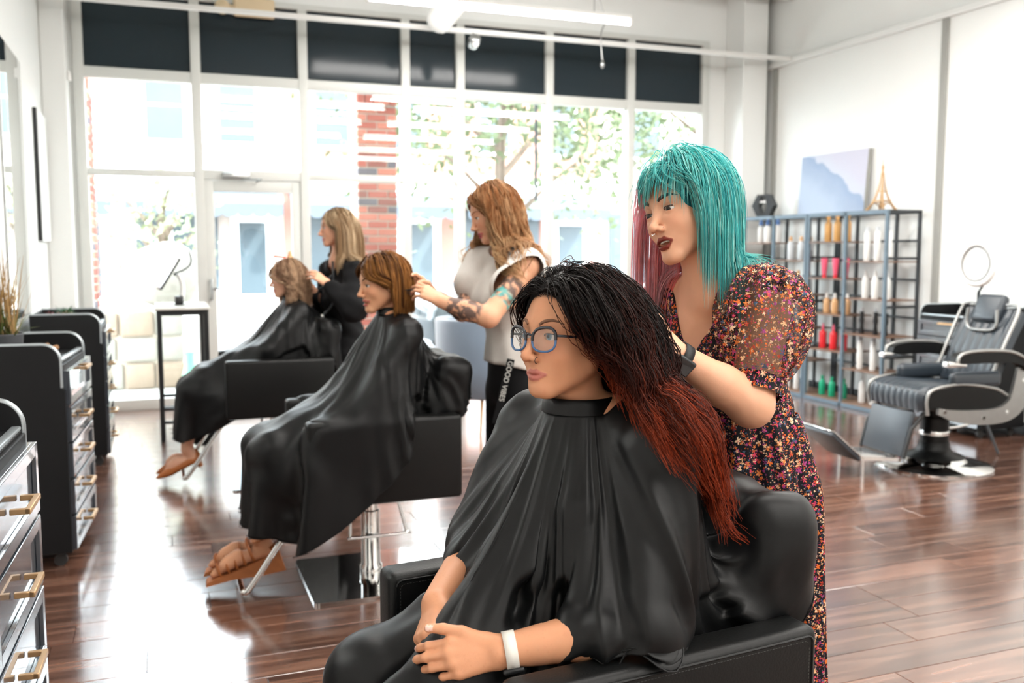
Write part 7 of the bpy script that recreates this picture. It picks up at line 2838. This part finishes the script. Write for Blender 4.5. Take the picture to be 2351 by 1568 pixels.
for k in range(12):
    q = cdir * (0.3 + 0.055 * k)
    tth.box(q + (-0.0006, -0.0006, -0.018), q + (0.0006, 0.0006, 0.0))
tth.build('comb_teeth', M_black, cm)['kind'] = 'stuff'

# ---- blonde stylist in black
Hb = Head((1.068, 6.03, 1.562), rot(math.radians(5), math.radians(1), math.radians(179)), dict(open=0.15), 1.0)
Ab = rot(0, 0, math.radians(182))
nbb = at(778, 600, 6.0)
slb, srb = at(818, 628, 5.84), at(760, 622, 6.18)
elb, wrb2, hnb2 = at(812, 708, 5.72), at(752, 652, 5.74), at(722, 630, 5.76)
erb, wrb3 = at(752, 712, 6.16), at(722, 672, 6.02)
chb, wab, hib = at(785, 680, 6.0), at(790, 762, 6.02), at(795, 825, 6.02)
torb = [('ell', chb, (0.11, 0.15, 0.16), Ab, 0.05), ('ell', chb + Ab @ np.array((0.06, 0.06, -0.03)), (0.06, 0.07, 0.07), Ab, 0.04), ('ell', chb + Ab @ np.array((0.06, -0.06, -0.03)), (0.06, 0.07, 0.07), Ab, 0.04),
        ('ell', wab, (0.105, 0.14, 0.15), Ab, 0.06), ('ell', hib, (0.13, 0.17, 0.15), Ab, 0.05), ('cap', slb, nbb, 0.052, 0.045, 0.05), ('cap', srb, nbb, 0.052, 0.045, 0.05),
        ('cap', Hb.world((-0.03, 0, -0.06)), nbb, 0.045, 0.053, 0.03)]
armb = [('cap', slb, elb, 0.05, 0.042, 0.03), ('cap', elb, wrb2, 0.041, 0.026, 0.02), ('cap', srb, erb, 0.05, 0.042, 0.03), ('cap', erb, wrb3, 0.041, 0.026, 0.02)]
hb1 = hand_prims(wrb2, hnb2 - wrb2, Ab @ np.array((0.1, 0.5, 0.8)), 1, [(0.2, 0.35, 0.2), (0.25, 0.4, 0.2), (0.3, 0.4, 0.2), (0.35, 0.4, 0.2)])
hb2 = hand_prims(wrb3, at(700, 645, 6.0) - wrb3, Ab @ np.array((0.1, -0.5, 0.8)), -1, [(0.3, 0.4, 0.2)] * 4)
legb = []
for s in (-1, 1):
    k_ = np.array((*(hib + Ab @ np.array((0.02, s * 0.1, 0)))[:2], 0.48))
    f_ = np.array((*(hib + Ab @ np.array((-0.03, s * 0.11, 0)))[:2], 0.08))
    legb += [('cap', hib + Ab @ np.array((0, s * 0.09, -0.06)), k_, 0.088, 0.06, 0.04), ('cap', k_, f_, 0.056, 0.04, 0.03), ('cap', f_, f_ + Ab @ np.array((0.15, 0, -0.04)), 0.04, 0.033, 0.03)]


def bodyb(P):
    d = smin(Hb.sdf(P), prims_sdf(P, torb + legb), 0.02)
    d = smin(d, prims_sdf(P, armb + hb1), 0.015)
    return smin(d, prims_sdf(P, hb2), 0.012)


lb, hbb = np.minimum(wrb2, hnb2) - 0.09, np.maximum(wrb2, hnb2) + 0.08
blo = standing('stylist with long straight blonde hair in a black cardigan', np.array((hib[0], hib[1], 0)), Hb, bodyb, ((0.55, 5.5, 0.0), (1.5, 6.6, 1.74)), lambda V: Hb.tint(V, srgb(220, 166, 136), srgb(180, 84, 84), shadow=(np.array(srgb(90, 66, 60)), 0.35), blush=1.0), [(lb, hbb, 0.005)])
head_details(blo, Hb, srgb(70, 70, 66), srgb(110, 84, 60))


def cardf(P):
    return prims_sdf(P, torb[:4] + [('ell', hib, (0.145, 0.185, 0.2), Ab, 0.06)] + torb[5:7] + [('cap', slb, elb, 0.068, 0.074, 0.03), ('cap', elb, elb + (wrb2 - elb) * .8, 0.068, 0.045, 0.03), ('cap', srb, erb, 0.066, 0.07, 0.03), ('cap', erb, erb + (wrb3 - erb) * .8, 0.066, 0.045, 0.03)]) - 0.012 + 0.006 * np.sin(P[:, 2] * 50 + P[:, 0] * 30) * np.sin(P[:, 1] * 40)


V, F = nets(cardf, (0.55, 5.5, 0.62), (1.5, 6.6, 1.5), 0.012)
Q = (V - chb) @ Ab
opn = (Q[:, 0] > 0.03) & (np.abs(Q[:, 1] + 0.01) < 0.035 + 0.06 * np.clip((V[:, 2] - 1.25) / 0.2, 0, 1))
nk_ = (np.linalg.norm((V - nbb)[:, :2], axis=1) < 0.085) & (V[:, 2] > nbb[2] - 0.02)
Fk = F[~(opn | nk_)[F].any(1)]
cd = link('cardigan', mesh_from('cardigan', V, Fk), M_blk, blo)
cd.modifiers.new('thickness', 'SOLIDIFY').thickness = 0.003
V, F = nets(lambda P: prims_sdf(P, torb[:5]) - 0.006, (0.7, 5.6, 0.7), (1.4, 6.5, 1.32), 0.013)
link('dark_top', mesh_from('dark_top', V, F), mat('charcoal_top', srgb(30, 30, 34), 0.8, spec=0.2, vary=0.1), blo)
V, F = nets(lambda P: prims_sdf(P, [torb[4]] + [(a[0], a[1], a[2], a[3] + 0.012, a[4] + 0.016, a[5]) for a in legb]) - 0.006, (0.55, 5.5, 0.0), (1.5, 6.6, 0.8), 0.014)
link('trousers', mesh_from('trousers', V, F), M_blk, blo)
lan = MB().tube(catmull([nbb + Ab @ np.array((0.05, 0.05, 0.0)), at(765, 690, 5.85), at(740, 726, 5.82)], 6), 0.006, 6)
lano = lan.build('chain_strap', M_shelfdark, blo, 60)
for q in (at(740, 726, 5.82), at(716, 728, 5.86)):
    MB().sphere(q, 0.014, 12, 8).build('buckle', M_chrome, lano, 60)
n = 1300
rp, rn_ = scalp_roots(Hb, n, low=-0.05, seed=61, hairline=0.078)
n = len(rp)
fr = np.clip((rp[:, 0] + 0.02) / 0.09, 0, 1)
sg = np.where(rp[:, 1] > 0.0, 1.0, -1.0)
d0 = np.stack([-0.6 + 0.35 * fr, sg * 0.8, 0.3 + 0.2 * fr], 1) + rn_ * 0.35 + rng.normal(0, 0.06, (n, 3))
lens = 0.42 * rng.uniform(0.75, 1.1, n)
layer = rng.uniform(0.004, 0.026, n) + 0.01 * np.clip(rp[:, 2] / 0.12, 0, 1)


def hcolb(P):
    return np.minimum(Hb.simple(P), prims_sdf(P, torb[:3] + torb[5:7]) - 0.02)


paths = grow(Hb.world(rp), d0 @ np.asarray(Hb.R, float).T, lens, layer, hcolb, 20, gravity=0.36, stiff=0.74, field=back_field(Hb, 0.023, 1.5, ztop=0.05, zs=0.05), fstr=1.0)
paths, _ = clump(paths, 70, 0.6, 9)
tt = np.linspace(0, 1, 20)
mv = np.clip(vnoise(rp, 40, 23) * 1.2 - 0.2 + rng.normal(0, 0.12, n), 0, 1)[:, None, None]
rt = np.clip(1 - tt * 6, 0, 1)[None, :, None] * 0.5
cc = (np.array(srgb(158, 124, 88)) * (1 - mv) + np.array(srgb(228, 206, 172)) * mv) * (1 - rt)
hair_object('hair', paths, taper(n, 20, rng.uniform(0.0022, 0.0036, n), 0.4), cc, blo, hair_cap(Hb, srgb(150, 118, 84), 0.012), label='long straight blonde hair with darker roots')
settle(blo)
